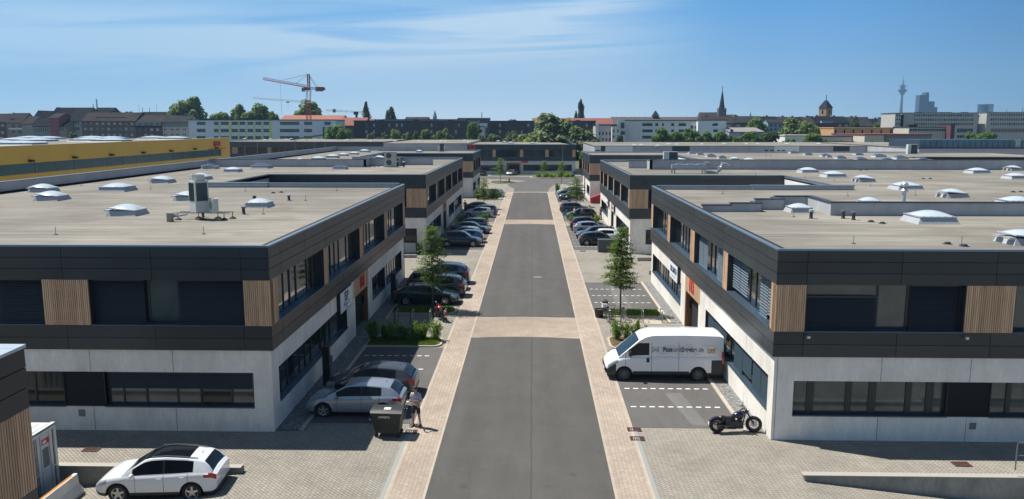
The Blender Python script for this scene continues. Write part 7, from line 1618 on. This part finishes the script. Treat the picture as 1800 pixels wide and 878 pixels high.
for i, x in enumerate((5.2, 6.1, 7.2, 8.4)): shrub(x, 105.2, .75, (1.2, 1.0, .9, 1.2)[i], 20+(i+1) % 4, ('shrub at the street end of the second right hedge', 'shrub second from the street, second right hedge', 'low shrub third from the street, second right hedge', 'shrub at the wall end of the second right hedge')[i], 'shrubs of the second right hedge')
for i, (x, m) in enumerate(((-9.6, L_bg2), (-8.6, L_bg2), (-7.9, L_wh), (-7.1, L_bg2), (-6.3, L_sh))): shrub(x, 141.0, .8, 1.9, 20+i % 4, ('dark shrub at the wall before the third left building', 'second dark shrub before the third left building', 'pale flowering shrub before the third left building', 'dark shrub right of the pale flowering one', 'light green shrub at the street end before the third left building')[i], 'shrubs before the third left building', m)
shrub(5.0, 158.6, .9, 1.6, 21, 'round shrub at the start of the third right parking row')
for i, (x, y) in enumerate(((1.6, 202), (3.4, 203), (5.2, 201.6), (7.0, 203), (8.6, 202), (10.2, 203.2), (4.2, 205.5), (7.8, 205.5))): shrub(x, y, 1.3, 1.2, 20+i % 4, 'yellow green shrub on the planted traffic island, %s from the left' % ('first', 'second', 'third front', 'fourth front', 'fifth front', 'sixth', 'third back', 'fifth back')[i], 'shrubs on the traffic island', L_ye if i % 3 else L_sh)
# loose grass blades on the near beds
def tufts(x0, x1, y0, y1, n, lab):
    rg = random.Random(int(x0*10)); mb = MB()
    for _ in range(n):
        x, y = rg.uniform(x0, x1), rg.uniform(y0, y1); a = rg.uniform(0, pi); h = rg.uniform(.04, .13); dx, dy = cos(a)*.02, sin(a)*.02
        mb.face([(x-dx, y-dy, .11), (x+dx, y+dy, .11), (x+dx*.3+rg.uniform(-.03, .03), y+dy*.3, .11+h)])
    o = mb.build('grass', L_sh); tag(o, None, None, None, 'stuff')
tufts(-9.7, -5.6, 45.55, 47.2, 5000, ''); tufts(-9.7, -5.6, 53.9, 55.6, 5000, ''); tufts(4.95, 8.8, 53.4, 55.1, 4500, ''); tufts(4.9, 8.9, 45.4, 47.7, 700, '')

# ================================================================ STREET FURNITURE
M_binb = mat('bin_black', (.022, .024, .024), .5, var=.1, vscale=3); M_chr = mat('chrome', (.6, .62, .65), .15, metal=1.0)
t = thing('waste_container', 'large black wheeled waste container with a white note on its lid', 'waste bin', (-6.02, 31.95, 0), radians(-3))
mb = MB(); pr = [(-.50, -.36), (.50, -.36), (.50, .36), (-.50, .36)]; top = [(-.62, -.44), (.62, -.44), (.62, .44), (-.62, .44)]
mb.grid([[(x, y, .20) for x, y in pr], [(x*1.02, y*1.02, .30) for x, y in pr], [(x, y, 1.06) for x, y in top]], closed=True, flip=False); mb.face([(x, y, .20) for x, y in pr[::-1]])
for k in range(-3, 4): mb.box(k*.15-.015, k*.15+.015, -.43, -.40, .35, .95)
mb.box(-.66, .66, -.48, .48, 1.04, 1.11); mb.build('body', M_binb, t)
mb = MB(); rows = []
for i in range(9): a = -1+2*i/8; rows.append([(x*.67, a*.48, 1.11+.13*(1-a*a)**.5*(1-.15*abs(x))) for x in (-1, -.5, 0, .5, 1)])
mb.grid(rows, flip=True); mb.face([(.67, -1*.48+.96*i/8, 1.11+.13*max(0, 1-(-1+2*i/8)**2)**.5*.85) for i in range(9)]); mb.build('lid', M_binb, t, smooth=40)
mb = MB(); mb.face([(-.12, -.30, 1.222), (.16, -.30, 1.222), (.16, -.10, 1.246), (-.12, -.10, 1.246)]); mb.build('white_note', M_plate, t)
for sx, sy in ((-.46, -.30), (.46, -.30), (-.46, .30), (.46, .30)):
    mb = MB(); mb.lathe([(0, -.03), (.09, -.03), (.10, 0), (.09, .03), (0, .03)], 14, o=(sx, sy, .10), axis='y'); mb.box(sx-.03, sx+.03, sy-.045, sy+.045, .10, .22); mb.build('castor', M_foot, t)
for sx in (-1, 1): mb = MB(); mb.tube([(sx*.66, -.3, .75), (sx*.74, -.3, .78), (sx*.74, .3, 1.12), (sx*.66, .3, 1.12)], .02, 6); mb.build('lifting_bar', M_chr, t)
text(t, 'AWISTA', .13, (-.08, -.452, .93), (1, 0, 0), (0, 0, 1), M_plate, 'lettering', .003, bold=.004)
def wallbox(x, y, lab):
    t = thing('charging_post', lab, 'charging post', (x, y, .03)); mb = MB(); mb.box(-.17, .17, -.14, .14, 0, 2.0); mb.build('post', M_black, t)
    mb = MB(); mb.box(.17, .30, -.12, .12, 1.05, 1.5); mb.build('socket_box', M_grey, t); mb = MB(); mb.tube([(.24, -.1, 1.1), (.27, -.2, .7), (.24, -.2, .25), (.5, -.5, .05), (1.1, -.5, .06)], .018, 6); mb.build('cable', M_grey, t)
wallbox(-10.3, 38.4, 'black charging post with a hanging cable by the nearest left window'); wallbox(-10.4, 58.4, 'black charging post beside the row of four parked cars')
M_stl = mat('stainless_steel', (.40, .42, .43), .3, metal=.8)
def rack(x, y, lab):
    mb = MB(); pts = [(0, -.42, 0), (0, -.42, .62)]+[(0, -.42+.18*(1-cos(a)), .62+.18*sin(a)) for a in (.4, .8, 1.2, 1.57)]+[(0, .42-.18*(1-cos(a)), .62+.18*sin(a)) for a in (1.57, 1.2, .8, .4)]+[(0, .42, .62), (0, .42, 0)]
    mb.tube(pts, .026, 8); o = mb.build('bike_stand', M_stl, smooth=60); o.location = (x, y, .012); tag(o, lab, 'bike stand', 'steel hoop bicycle stands')
rack(-8.95, 51.6, 'steel bicycle stand on the left holding the bicycle nearest to the wall'); rack(-7.9, 51.6, 'steel bicycle stand second from the wall on the left'); rack(-6.75, 51.7, 'steel bicycle stand left of the red motorcycle'); rack(-5.75, 51.8, 'steel bicycle stand right of the red motorcycle')
rack(7.4, 52.1, 'free steel bicycle stand on the right nearer to the tree'); rack(8.66, 52.2, 'free steel bicycle stand on the right nearer to the building'); rack(6.25, 52.2, 'steel bicycle stand at the bicycle by the right tree'); rack(5.2, 52.2, 'steel bicycle stand at the bicycle with the white box')
def bicycle(x, y, rz, lab, fcol, box=False, lean=.06):
    t = thing('bicycle', lab, 'bicycle', (x, y, .015), radians(rz)); t.rotation_euler[0] = lean
    for wx in (-.53, .53):
        w_ = empty('wheel', (wx, 0, .34)); setpar(w_, t); mb = MB(); c = [(.33*cos(a), 0, .33*sin(a)) for a in [i*2*pi/20 for i in range(21)]]; mb.tube(c, .018, 6, cap=False); mb.build('tyre', M_tyre, w_)
        mb = MB(); 
        for k in range(9): a = k*pi/9; mb.tube([(.31*cos(a), 0, .31*sin(a)), (-.31*cos(a), 0, -.31*sin(a))], .003, 3, cap=False)
        mb.lathe([(.03, -.03), (.03, .03)], 8, axis='y'); mb.build('spokes', M_grey, w_)
    mb = MB()
    for a, b_ in (((-.53, .34), (-.15, .30)), ((-.53, .34), (-.22, .78)), ((-.15, .30), (-.25, .92)), ((-.15, .30), (.40, .72)), ((-.22, .78), (.38, .82)), ((.37, .92), (.53, .34))): mb.tube([(a[0], 0, a[1]), (b_[0], 0, b_[1])], .018, 6)
    mb.build('frame', fcol, t)
    mb = MB(); mb.tube([(.37, 0, .92), (.36, 0, 1.02)], .014, 6); mb.tube([(.24, -.28, 1.02), (.36, -.12, 1.05), (.36, .12, 1.05), (.24, .28, 1.02)], .014, 6); mb.build('handlebar', M_black, t)
    mb = MB(); mb.lathe([(0, -.12), (.06, -.10), (.05, 0), (.02, .13), (0, .13)], 8, o=(-.26, 0, .95), axis='x' if False else 'y'); mb.box(-.38, -.14, -.06, .06, .92, .96, taper=.8); mb.build('saddle', M_black, t)
    mb = MB(); mb.lathe([(.09, -.02), (.09, .02)], 10, o=(-.15, 0, .30), axis='y'); mb.tube([(-.15, -.09, .30), (-.05, -.09, .20)], .012, 4); mb.tube([(-.15, .09, .30), (-.25, .09, .40)], .012, 4); mb.build('crank', M_grey, t)
    if box: mb = MB(); mb.box(.30, .62, -.17, .17, .78, 1.02); mb.build('front_box', mat('white_plastic', (.75, .76, .78), .4), t)
M_fb = mat('frame_black', (.02, .02, .022), .3); M_fgr = mat('frame_grey', (.12, .13, .15), .3, metal=.4)
bicycle(-9.15, 51.55, 100, 'dark bicycle leaning on the stand nearest to the left wall', M_fb); bicycle(-8.1, 51.5, 98, 'dark bicycle leaning on the second left stand', M_fb)
bicycle(6.05, 52.15, 75, 'grey bicycle leaning at the trunk of the right street tree', M_fgr); bicycle(4.95, 52.3, 100, 'bicycle with a white front box beside the black tub', M_fgr, True); bicycle(5.35, 51.8, 70, 'dark bicycle right behind the one with the white box', M_fb)
t = thing('litter_bin', 'black cylindrical litter bin on the grass by the right street tree', 'litter bin', (5.1, 54.3, .1)); mb = MB(); mb.lathe([(.21, 0), (.21, .78), (.0, .78)], 18); mb.build('body', M_black, t, smooth=40); mb = MB(); mb.lathe([(.23, .78), (.23, .84), (.15, .86)], 18); mb.build('rim', M_grey, t)
t = thing('plant_tub', 'low black tub at the street corner beside the bicycles', 'tub', (4.6, 53.2, .02)); mb = MB(); mb.lathe([(.26, 0), (.34, .55), (.30, .55), (.27, .45), (0, .45)], 16); mb.build('body', M_black, t, smooth=40); mb = MB(); mb.lathe([(.29, .46), (0, .5)], 14); mb.build('soil', M_soil, t)
t = thing('bin_enclosure', 'dark grey metal bin enclosure in front of the second right building', 'bin enclosure', (8.0, 82.0, 0)); mb = MB(); mb.box(-1.15, 1.2, -.5, .55, 0, 1.25); mb.build('housing', mat('enclosure_grey', (.06, .062, .065), .5), t)
for k in range(3): mb = MB(); mb.box(-1.13+k*.78, -.39+k*.78, -.53, -.50, .05, 1.2); mb.build('door', MT['enclosure_grey'], t)
mb = MB(); mb.box(-1.2, 1.25, -.56, .6, 1.25, 1.30); mb.build('lid', MT['enclosure_grey'], t)
t = thing('skip_container', 'red metal skip with a sloping lid between the second and third right buildings', 'skip', (10.6, 135.0, 0)); t.scale = (.8, .9, .85); mb = MB(); mb.face([(-.9, -1, 0), (1.5, -1, 0), (1.5, -1, 1.9), (-.9, -1, 1.05)]); mb.face([(-.9, 1, 0), (-.9, 1, 1.05), (1.5, 1, 1.9), (1.5, 1, 0)]); mb.face([(-.9, -1, 0), (-.9, -1, 1.05), (-.9, 1, 1.05), (-.9, 1, 0)]); mb.build('body', mat('skip_red', (.30, .02, .03), .5), t)
mb = MB(); mb.face([(-1.0, -1.1, 1.08), (1.6, -1.1, 2.0), (1.6, 1.1, 2.0), (-1.0, 1.1, 1.08)]); mb.build('lid', mat('skip_red_lid', (.38, .03, .05), .45), t)
p = G(740, 443); t = thing('wheelie_bin', 'dark brown wheelie bin before the front of the second left building', 'waste bin', (p.x, 80.2, 0)); mb = MB(); mb.box(-.28, .28, -.3, .3, .08, 1.0, taper=1.12); mb.build('body', M_binb, t); mb = MB(); mb.box(-.34, .34, -.37, .37, 1.0, 1.07); mb.build('lid', M_binb, t); mb = MB(); mb.lathe([(0, -.3), (.1, -.3), (.1, .3), (0, .3)], 10, o=(0, .2, .1), axis='x'); mb.build('axle_wheels', M_foot, t)
p = G(992.6, 391); t = thing('street_sign', 'small blue sign on a thin post beside the right hedge', 'sign', (p.x, p.y, 0)); mb = MB(); mb.tube([(0, 0, 0), (0, 0, 1.3)], .03, 6); mb.build('post', M_grey, t); mb = MB(); mb.box(-.25, .25, -.04, -.02, .9, 1.4); mb.build('sign_face', mat('sign_teal', (.05, .25, .28), .5), t)
p = G(895, 320); t = thing('bollard', 'short black bollard on the grass peninsula', 'bollard', (p.x, p.y, .05)); mb = MB(); mb.lathe([(.15, 0), (.15, .7), (.05, .8), (0, .8)], 12); mb.build('shaft', M_black, t); mb = MB(); mb.lathe([(.16, .55), (.16, .62)], 12); mb.build('band', mat('blue_band', (.05, .1, .3), .5), t)
t = thing('traffic_sign', 'blue sign on the planted traffic island', 'sign', (10.6, 199.6, .15)); mb = MB(); mb.tube([(0, 0, 0), (0, 0, 1.6)], .04, 6); mb.build('post', M_grey, t); mb = MB(); mb.box(-.5, .5, -.05, -.03, .9, 1.7); mb.build('sign_face', mat('sign_blue', (.02, .12, .45), .5), t)

# ================================================================ MOTORCYCLES
M_dch = mat('dark_chrome', (.09, .09, .10), .25, metal=1.0)
def motorcycle(x, y, rz, lab, tank, seat_h=.70, extra=None, lean=.10, steer=.35, sc=1.0):
    t = thing('motorcycle', lab, 'motorcycle', (x, y, .012), radians(rz)); t.rotation_euler[0] = lean; t.scale = (sc, sc, sc)
    def wheel(wx, r, wd, ang, name):
        w_ = empty(name, (wx, 0, r), ang); setpar(w_, t); mb = MB(); mb.lathe([(r-.12, -wd*.7), (r-.04, -wd), (r, -wd*.35), (r, wd*.35), (r-.04, wd), (r-.12, wd*.7)], 28, axis='y'); mb.build('tyre', M_tyre, w_, smooth=50)
        mb = MB(); mb.lathe([(r-.12, -wd*.6), (r-.15, -wd*.4), (r-.15, wd*.4), (r-.12, wd*.6)], 28, axis='y'); 
        for k in range(12):
            a = k*2*pi/12; mb.tube([(.03*cos(a+.5), .02, .03*sin(a+.5)), ((r-.14)*cos(a), 0, (r-.14)*sin(a))], .005, 3, cap=False)
        mb.lathe([(.05, -.05), (.05, .05)], 10, axis='y'); mb.build('rim', mat('brass_rim', (.16, .14, .10), .4, metal=.6), w_)
        mb = MB(); mb.lathe([(.06, wd+.01), (.14, wd+.012)], 18, axis='y'); mb.build('brake_disc', M_chr, w_); return w_
    wheel(-.78, .345, .10, 0, 'rear_wheel'); wheel(.80, .345, .07, -steer, 'front_wheel')
    mb = MB()
    for pts in ([(-.78, .1, .33), (-.30, .10, .36), (-.1, .08, .34)], [(-.78, -.1, .33), (-.30, -.10, .36), (-.1, -.08, .34)], [(-.55, .09, .62), (-.2, .06, .55), (.35, 0, .84)], [(-.1, .07, .25), (.30, .05, .28), (.42, 0, .80)], [(-.1, -.07, .25), (.30, -.05, .28), (.42, 0, .80)], [(-.72, .11, .40), (-.48, .11, .66)], [(-.72, -.11, .40), (-.48, -.11, .66)]): mb.tube(pts, .034, 6)
    mb.build('frame', M_black, t)
    mb = MB(); mb.box(-.30, .30, -.17, .17, .20, .50); mb.box(-.46, -.22, -.15, .15, .36, .62)
    for a, cx in ((.35, .14), (-.35, -.06)):
        d = Vector((sin(a), 0, cos(a)))
        for k in range(7): q = Vector((cx, 0, .44))+d*(k*.035); mb.lathe([(0, 0), (.10 if k % 2 else .125, 0), (.10 if k % 2 else .125, .02), (0, .02)], 10, o=tuple(q))
    mb.lathe([(0, -.15), (.12, -.15), (.13, 0), (.12, .15), (0, .15)], 14, o=(.0, 0, .33), axis='y'); mb.build('engine', mat('engine_metal', (.06, .06, .065), .35, metal=.7), t)
    mb = MB(); mb.tube([(.16, -.12, .45), (.22, -.17, .28), (-.1, -.19, .22), (-.85, -.19, .27)], [.022, .025, .035, .045], 8); mb.tube([(-.05, -.12, .5), (-.05, -.18, .33), (-.3, -.20, .32), (-.8, -.20, .36)], [.02, .025, .035, .04], 8); mb.build('exhaust', M_dch, t, smooth=50)
    mb = MB(); rows = []
    for i in range(9):
        f = i/8; xx = -.14+.62*f; rr = .185*sin(pi*min(1, max(0, f*.92+.06)))**.6; rows.append([(xx, rr*cos(a)*.95, .72+.10*f+rr*sin(a)*.85) for a in [k*2*pi/12 for k in range(12)]])
    mb.grid(rows, closed=True); mb.face(rows[0][::-1]); mb.face(rows[-1]); mb.build('tank', tank, t, smooth=60)
    mb = MB(); rows = []
    for i, (xx, zz, ww) in enumerate(((-.58, .70, .07), (-.50, .70, .11), (-.38, .66, .13), (-.22, .66, .12), (-.12, .71, .08))): rows.append([(xx, -ww, zz-.04), (xx, -ww*.8, zz+.03), (xx, 0, zz+.045), (xx, ww*.8, zz+.03), (xx, ww, zz-.04)])
    mb.grid(rows, flip=True); mb.grid([[(p[0], p[1], p[2]-.06) for p in r] for r in rows]); mb.build('seat', mat('seat_leather', (.02, .018, .018), .5), t, smooth=60)
    mb = MB(); rows = []
    for i in range(8):
        a = radians(35+i*17); rows.append([(-.78+.37*cos(a), yy, .33+.37*sin(a)) for yy in (-.09, -.05, .05, .09)])
    mb.grid(rows); mb.build('rear_fender', tank, t, smooth=50)
    st = Matrix.Translation((.80, 0, .33)) @ Matrix.Rotation(-steer, 4, 'Z') @ Matrix.Translation((-.80, 0, -.33))
    def fr(mb, nm, m, **k):
        mb.v = [tuple(st @ Vector(v)) for v in mb.v]; return mb.build(nm, m, t, **k)
    mb = MB(); 
    for sy in (-.10, .10): mb.tube([(.80, sy, .33), (.46, sy, .95)], .024, 8)
    mb.box(.42, .54, -.13, .13, .84, .88); fr(mb, 'fork', M_dch)
    mb = MB(); rows = []
    for i in range(6):
        a = radians(50+i*18); rows.append([(.80+.36*cos(a), yy, .33+.36*sin(a)) for yy in (-.06, -.03, .03, .06)])
    mb.grid(rows); fr(mb, 'front_fender', tank, smooth=50)
    mb = MB(); mb.tube([(.22, -.38, .98), (.34, -.26, 1.04), (.42, -.08, .98), (.42, .08, .98), (.34, .26, 1.04), (.22, .38, .98)], .022, 6); mb.tube([(.30, .27, 1.02), (.33, .32, 1.12)], .008, 4); mb.tube([(.30, -.27, 1.02), (.33, -.32, 1.12)], .008, 4); fr(mb, 'handlebar', M_black)
    for sy in (-1, 1): mb = MB(); mb.lathe([(0, -.015), (.055, -.01), (.055, .01), (0, .015)], 10, o=(.34, sy*.33, 1.14), axis='x'); fr(mb, 'mirror', M_chr)
    mb = MB(); mb.lathe([(0, -.12), (.07, -.08), (.095, 0), (.095, .02), (0, .03)], 16, o=(.58, 0, .90), axis='x'); fr(mb, 'headlight', M_chr, smooth=60)
    mb = MB(); mb.box(-1.13, -1.09, -.05, .05, .52, .58); mb.build('taillight', M_tail, t)
    mb = MB(); mb.box(-1.16, -1.15, -.09, .09, .36, .48); mb.build('number_plate', M_plate, t)
    if extra: mb = MB(); mb.lathe([(0, 0), (.13, .02), (.15, .12), (.11, .22), (0, .26)], 14, o=(-.3, 0, .74)); mb.build('helmet', mat('white_plastic', (.75, .76, .78), .4), t, smooth=60)
    return t
P_mb = paint('midnight_purple', (.010, .008, .035), .4, .2); P_mr = paint('motor_red', (.32, .008, .02), .2, .25)
motorcycle(8.68, 32.55, 4, 'black cruiser motorcycle with a dark blue tank before the right building corner', P_mb, lean=-.10)
motorcycle(-6.25, 52.3, 118, 'red cruiser motorcycle between two bicycle stands', P_mr, steer=-.2)
motorcycle(5.6, 137.4, 170, 'blue motorcycle with a white helmet at the third right parking row', P_blue, extra=True)

# ================================================================ PEOPLE
M_skin = mat('skin', (.42, .24, .16), .5); M_hair = mat('brown_hair', (.05, .028, .015), .7)
def skin_mesh(name, V, E, R, m, sub=2, root_i=0):
    me = bpy.data.meshes.new(name); me.from_pydata([tuple(v) for v in V], E, []); o = bpy.data.objects.new(name, me); COL.objects.link(o)
    o.modifiers.new('s', 'SKIN'); sk = me.skin_vertices[0].data
    for i, r in enumerate(R): sk[i].radius = (r, r) if not isinstance(r, tuple) else r; sk[i].use_root = (i == root_i)
    sb = o.modifiers.new('d', 'SUBSURF'); sb.levels = sub; sb.render_levels = sub
    bpy.context.view_layer.update(); dg = bpy.context.evaluated_depsgraph_get(); ne = bpy.data.meshes.new_from_object(o.evaluated_get(dg)); bpy.data.objects.remove(o); ne.name = name
    ne.materials.clear(); ne.materials.append(m); ne.polygons.foreach_set('use_smooth', [True]*len(ne.polygons)); return ne
def person(x, y, rz, lab, shirt, trousers, pose='phone', hair=M_hair, shorts=False, z=0.0, sc=1.0, shoes=None):
    t = thing('person', lab, 'person', (x, y, z), radians(rz)); t.scale = (sc, sc, sc)
    P = dict(pel=(0, 0, .96), sp=(0, .01, 1.12), ch=(0, 0, 1.32), nk=(0, -.01, 1.49), hb=(0, -.03, 1.56), hd=(0, -.045, 1.66), ht=(0, -.03, 1.74))
    lean = -.02
    if pose == 'phone': P['hb'] = (0, -.05, 1.56); P['hd'] = (0, -.085, 1.655); P['ht'] = (0, -.07, 1.73)
    J = dict(P)
    for s, nm in ((1, 'l'), (-1, 'r')):
        J['sh'+nm] = (s*.185, 0, 1.42)
        if pose == 'phone': J['el'+nm] = (s*.25, -.03, 1.14); J['wr'+nm] = (s*.13, -.26, 1.20) if s < 0 else (s*.10, -.27, 1.22); J['ha'+nm] = (s*.07, -.33, 1.225)
        else: J['el'+nm] = (s*.25, .02, 1.14); J['wr'+nm] = (s*.26, -.06, .90); J['ha'+nm] = (s*.26, -.08, .82)
        st_ = (.05 if s > 0 else -.03)
        J['hp'+nm] = (s*.09, 0, .90); J['kn'+nm] = (s*.12, st_-.03, .50); J['an'+nm] = (s*.145, st_+.03, .09); J['to'+nm] = (s*.17, st_-.13, .03)
    names = list(J); idx = {k: i for i, k in enumerate(names)}
    RR = dict(pel=.135, sp=.12, ch=.135, nk=.055, hb=.062, hd=.098, ht=.07)
    for nm in 'lr': RR.update({'sh'+nm: .062, 'el'+nm: .042, 'wr'+nm: .028, 'ha'+nm: (.036, .022), 'hp'+nm: .088, 'kn'+nm: .058, 'an'+nm: .038, 'to'+nm: .018})
    E = [('pel', 'sp'), ('sp', 'ch'), ('ch', 'nk'), ('nk', 'hb'), ('hb', 'hd'), ('hd', 'ht')]
    for nm in 'lr': E += [('ch', 'sh'+nm), ('sh'+nm, 'el'+nm), ('el'+nm, 'wr'+nm), ('wr'+nm, 'ha'+nm), ('pel', 'hp'+nm), ('hp'+nm, 'kn'+nm), ('kn'+nm, 'an'+nm), ('an'+nm, 'to'+nm)]
    me = skin_mesh('body', [J[k] for k in names], [(idx[a], idx[b_]) for a, b_ in E], [RR[k] for k in names], M_skin)
    # fingers, thumb, nose and ears joined into the same mesh
    mb = MB()
    for s, nm in ((1, 'l'), (-1, 'r')):
        h = Vector(J['ha'+nm]); d = (h-Vector(J['wr'+nm])).normalized(); side = d.cross(Vector((0, 0, 1))).normalized()
        for k, ln in enumerate((.060, .070, .066, .050)):
            o_ = h+side*((k-1.5)*.018)+d*.01; mb.tube([o_, o_+d*ln*.5+Vector((0, 0, .008)), o_+d*ln+Vector((0, 0, -.012))], [.0095, .009, .007], 6)
        o_ = h-side*s*.03; mb.tube([o_, o_+d*.03-side*s*.02+Vector((0, 0, .02)), o_+d*.055-side*s*.005+Vector((0, 0, .03))], [.011, .0095, .008], 6)
    hd = Vector(J['hd']); mb.tube([hd+Vector((0, -.088, .0)), hd+Vector((0, -.108, -.022))], [.010, .014], 6)
    for s in (-1, 1): mb.lathe([(0, -.01), (.026, -.006), (.03, .006), (0, .012)], 8, o=tuple(hd+Vector((s*.098, .005, -.005))), axis='x')
    bm = bmesh.new(); bm.from_mesh(me); tmp = mb.mesh('x', M_skin, smooth=180); bm.from_mesh(tmp); bm.to_mesh(me); bm.free(); bpy.data.meshes.remove(tmp)
    b_ = bpy.data.objects.new('body', me); COL.objects.link(b_); setpar(b_, t)
    def add(nm, me_): o = bpy.data.objects.new(nm, me_); COL.objects.link(o); setpar(o, t); return o
    def mid(a, b_, f): return tuple(Vector(J[a]).lerp(Vector(J[b_]), f))
    V = [(0, .01, 1.02), J['sp'], J['ch'], (0, 0, 1.44)]; E2 = [(0, 1), (1, 2), (2, 3)]; R2 = [(.165, .125), (.155, .12), (.165, .13), .085]
    for nm in 'lr': V += [J['sh'+nm], mid('sh'+nm, 'el'+nm, .72)]; k = len(V); E2 += [(2, k-2), (k-2, k-1)]; R2 += [.078, .066]
    add('t_shirt' if shorts else 'shirt', skin_mesh('shirt', V, E2, R2, shirt, 2, 1))
    f = .86 if shorts else 1.0; V = [(0, .005, 1.03), (0, 0, .95)]; E2 = [(0, 1)]; R2 = [(.150, .115), (.155, .125)]
    for nm in 'lr':
        V += [J['hp'+nm], mid('hp'+nm, 'kn'+nm, f)]; k = len(V); E2 += [(1, k-2), (k-2, k-1)]; R2 += [.102, .082 if shorts else .07]
        if not shorts: V += [mid('kn'+nm, 'an'+nm, .9)]; E2 += [(k-1, k)]; R2 += [.062]
    add('shorts' if shorts else 'trousers', skin_mesh('trousers', V, E2, R2, trousers, 2, 1))
    mb = MB(); rows = []
    for i in range(8):
        th = i/7*1.75; rows.append([Vector((.108*sin(th)*cos(a), .116*sin(th)*sin(a)+.012+.012*i/7, .022+.115*cos(th))) for a in [k*2*pi/16 for k in range(16)]])
    rows = [[hd+v if not (v.y < -.03 and v.z < .065) else hd+Vector((v.x*.88, v.y*.82, max(v.z, .05))) for v in r] for r in rows]
    mb.grid(rows, closed=True); mb.build('hair', hair, t, smooth=180)
    for s in (-1, 1): mb = MB(); mb.lathe([(0, 0), (.009, .002), (0, .006)], 8, o=tuple(hd+Vector((s*.034, -.092, .008))), axis='y'); mb.build('eye', M_black, t)
    for nm in 'lr':
        a, c = Vector(J['an'+nm]), Vector(J['to'+nm]); mb = MB(); pr = [(-.052, -.0), (.052, 0), (.056, .06), (.042, .115), (-.042, .115), (-.056, .06)]; rows = []
        for q, wf, hf in ((a+Vector((0, .06, 0)), .8, 1.0), (a+Vector((0, .02, 0)), 1.0, 1.05), (a.lerp(c, .5), 1.05, .9), (c, 1.0, .65), (c+Vector((0, -.05, 0)), .5, .45)): rows.append([(q.x+px_*wf, q.y, pz*hf) for px_, pz in pr])
        mb.grid(rows, closed=True, flip=True); mb.face(rows[0]); mb.face(rows[-1][::-1]); mb.build('shoe', shoes or mat('dark_shoe', (.03, .032, .04), .5), t, smooth=60)
    if pose == 'phone': mb = MB(); mb.box(-.07, .05, -.40, -.33, 1.235, 1.25); mb.build('handheld_controller', M_black, t)
    return t
M_tee = mat('tee_blue_grey', (.36, .41, .52), .8, var=.35, vscale=14); M_sho = mat('shorts_dark', (.025, .030, .042), .8); M_wsh = mat('shirt_pale', (.62, .62, .72), .8); M_dk = mat('dark_cloth', (.02, .02, .025), .8)
person(-4.98, 32.85, -22, 'man in blue grey t-shirt and dark shorts looking down at a handheld device', M_tee, M_sho, 'phone', shorts=True, sc=1.04)
person(8.16, 113.1, 60, 'person in a pale lilac shirt standing behind the black car', M_wsh, M_dk, 'stand'); person(9.55, 110.6, -60, 'person in dark clothes standing by the brown entrance on the right', M_dk, M_dk, 'stand')
person(7.0, 110.9, 160, 'person in black standing in front of the black car', M_dk, M_dk, 'stand'); person(5.9, 111.0, 100, 'person in a white shirt at the rear of the black car', M_wsh, M_dk, 'stand')
person(-10.2, 120.5, 20, 'person in dark clothes near the far end of the second left facade', M_dk, M_dk, 'stand')

# ================================================================ HAZE
HM = bpy.data.materials.new('summer_haze'); HM.use_nodes = True; tn = HM.node_tree; tn.nodes.clear(); mo = tn.nodes.new('ShaderNodeOutputMaterial'); pv = tn.nodes.new('ShaderNodeVolumePrincipled')
pv.inputs['Color'].default_value = (.34, .60, .90, 1); pv.inputs['Density'].default_value = HAZE = 0.00016; pv.inputs['Anisotropy'].default_value = 0.2
tn.links.new(pv.outputs[0], mo.inputs['Volume'])
mb = MB(); mb.box(-4300, 4300, -500, 4300, -2.6, 290)
o = mb.build('haze', HM); o['kind'] = 'stuff'; o.display_type = 'WIRE'
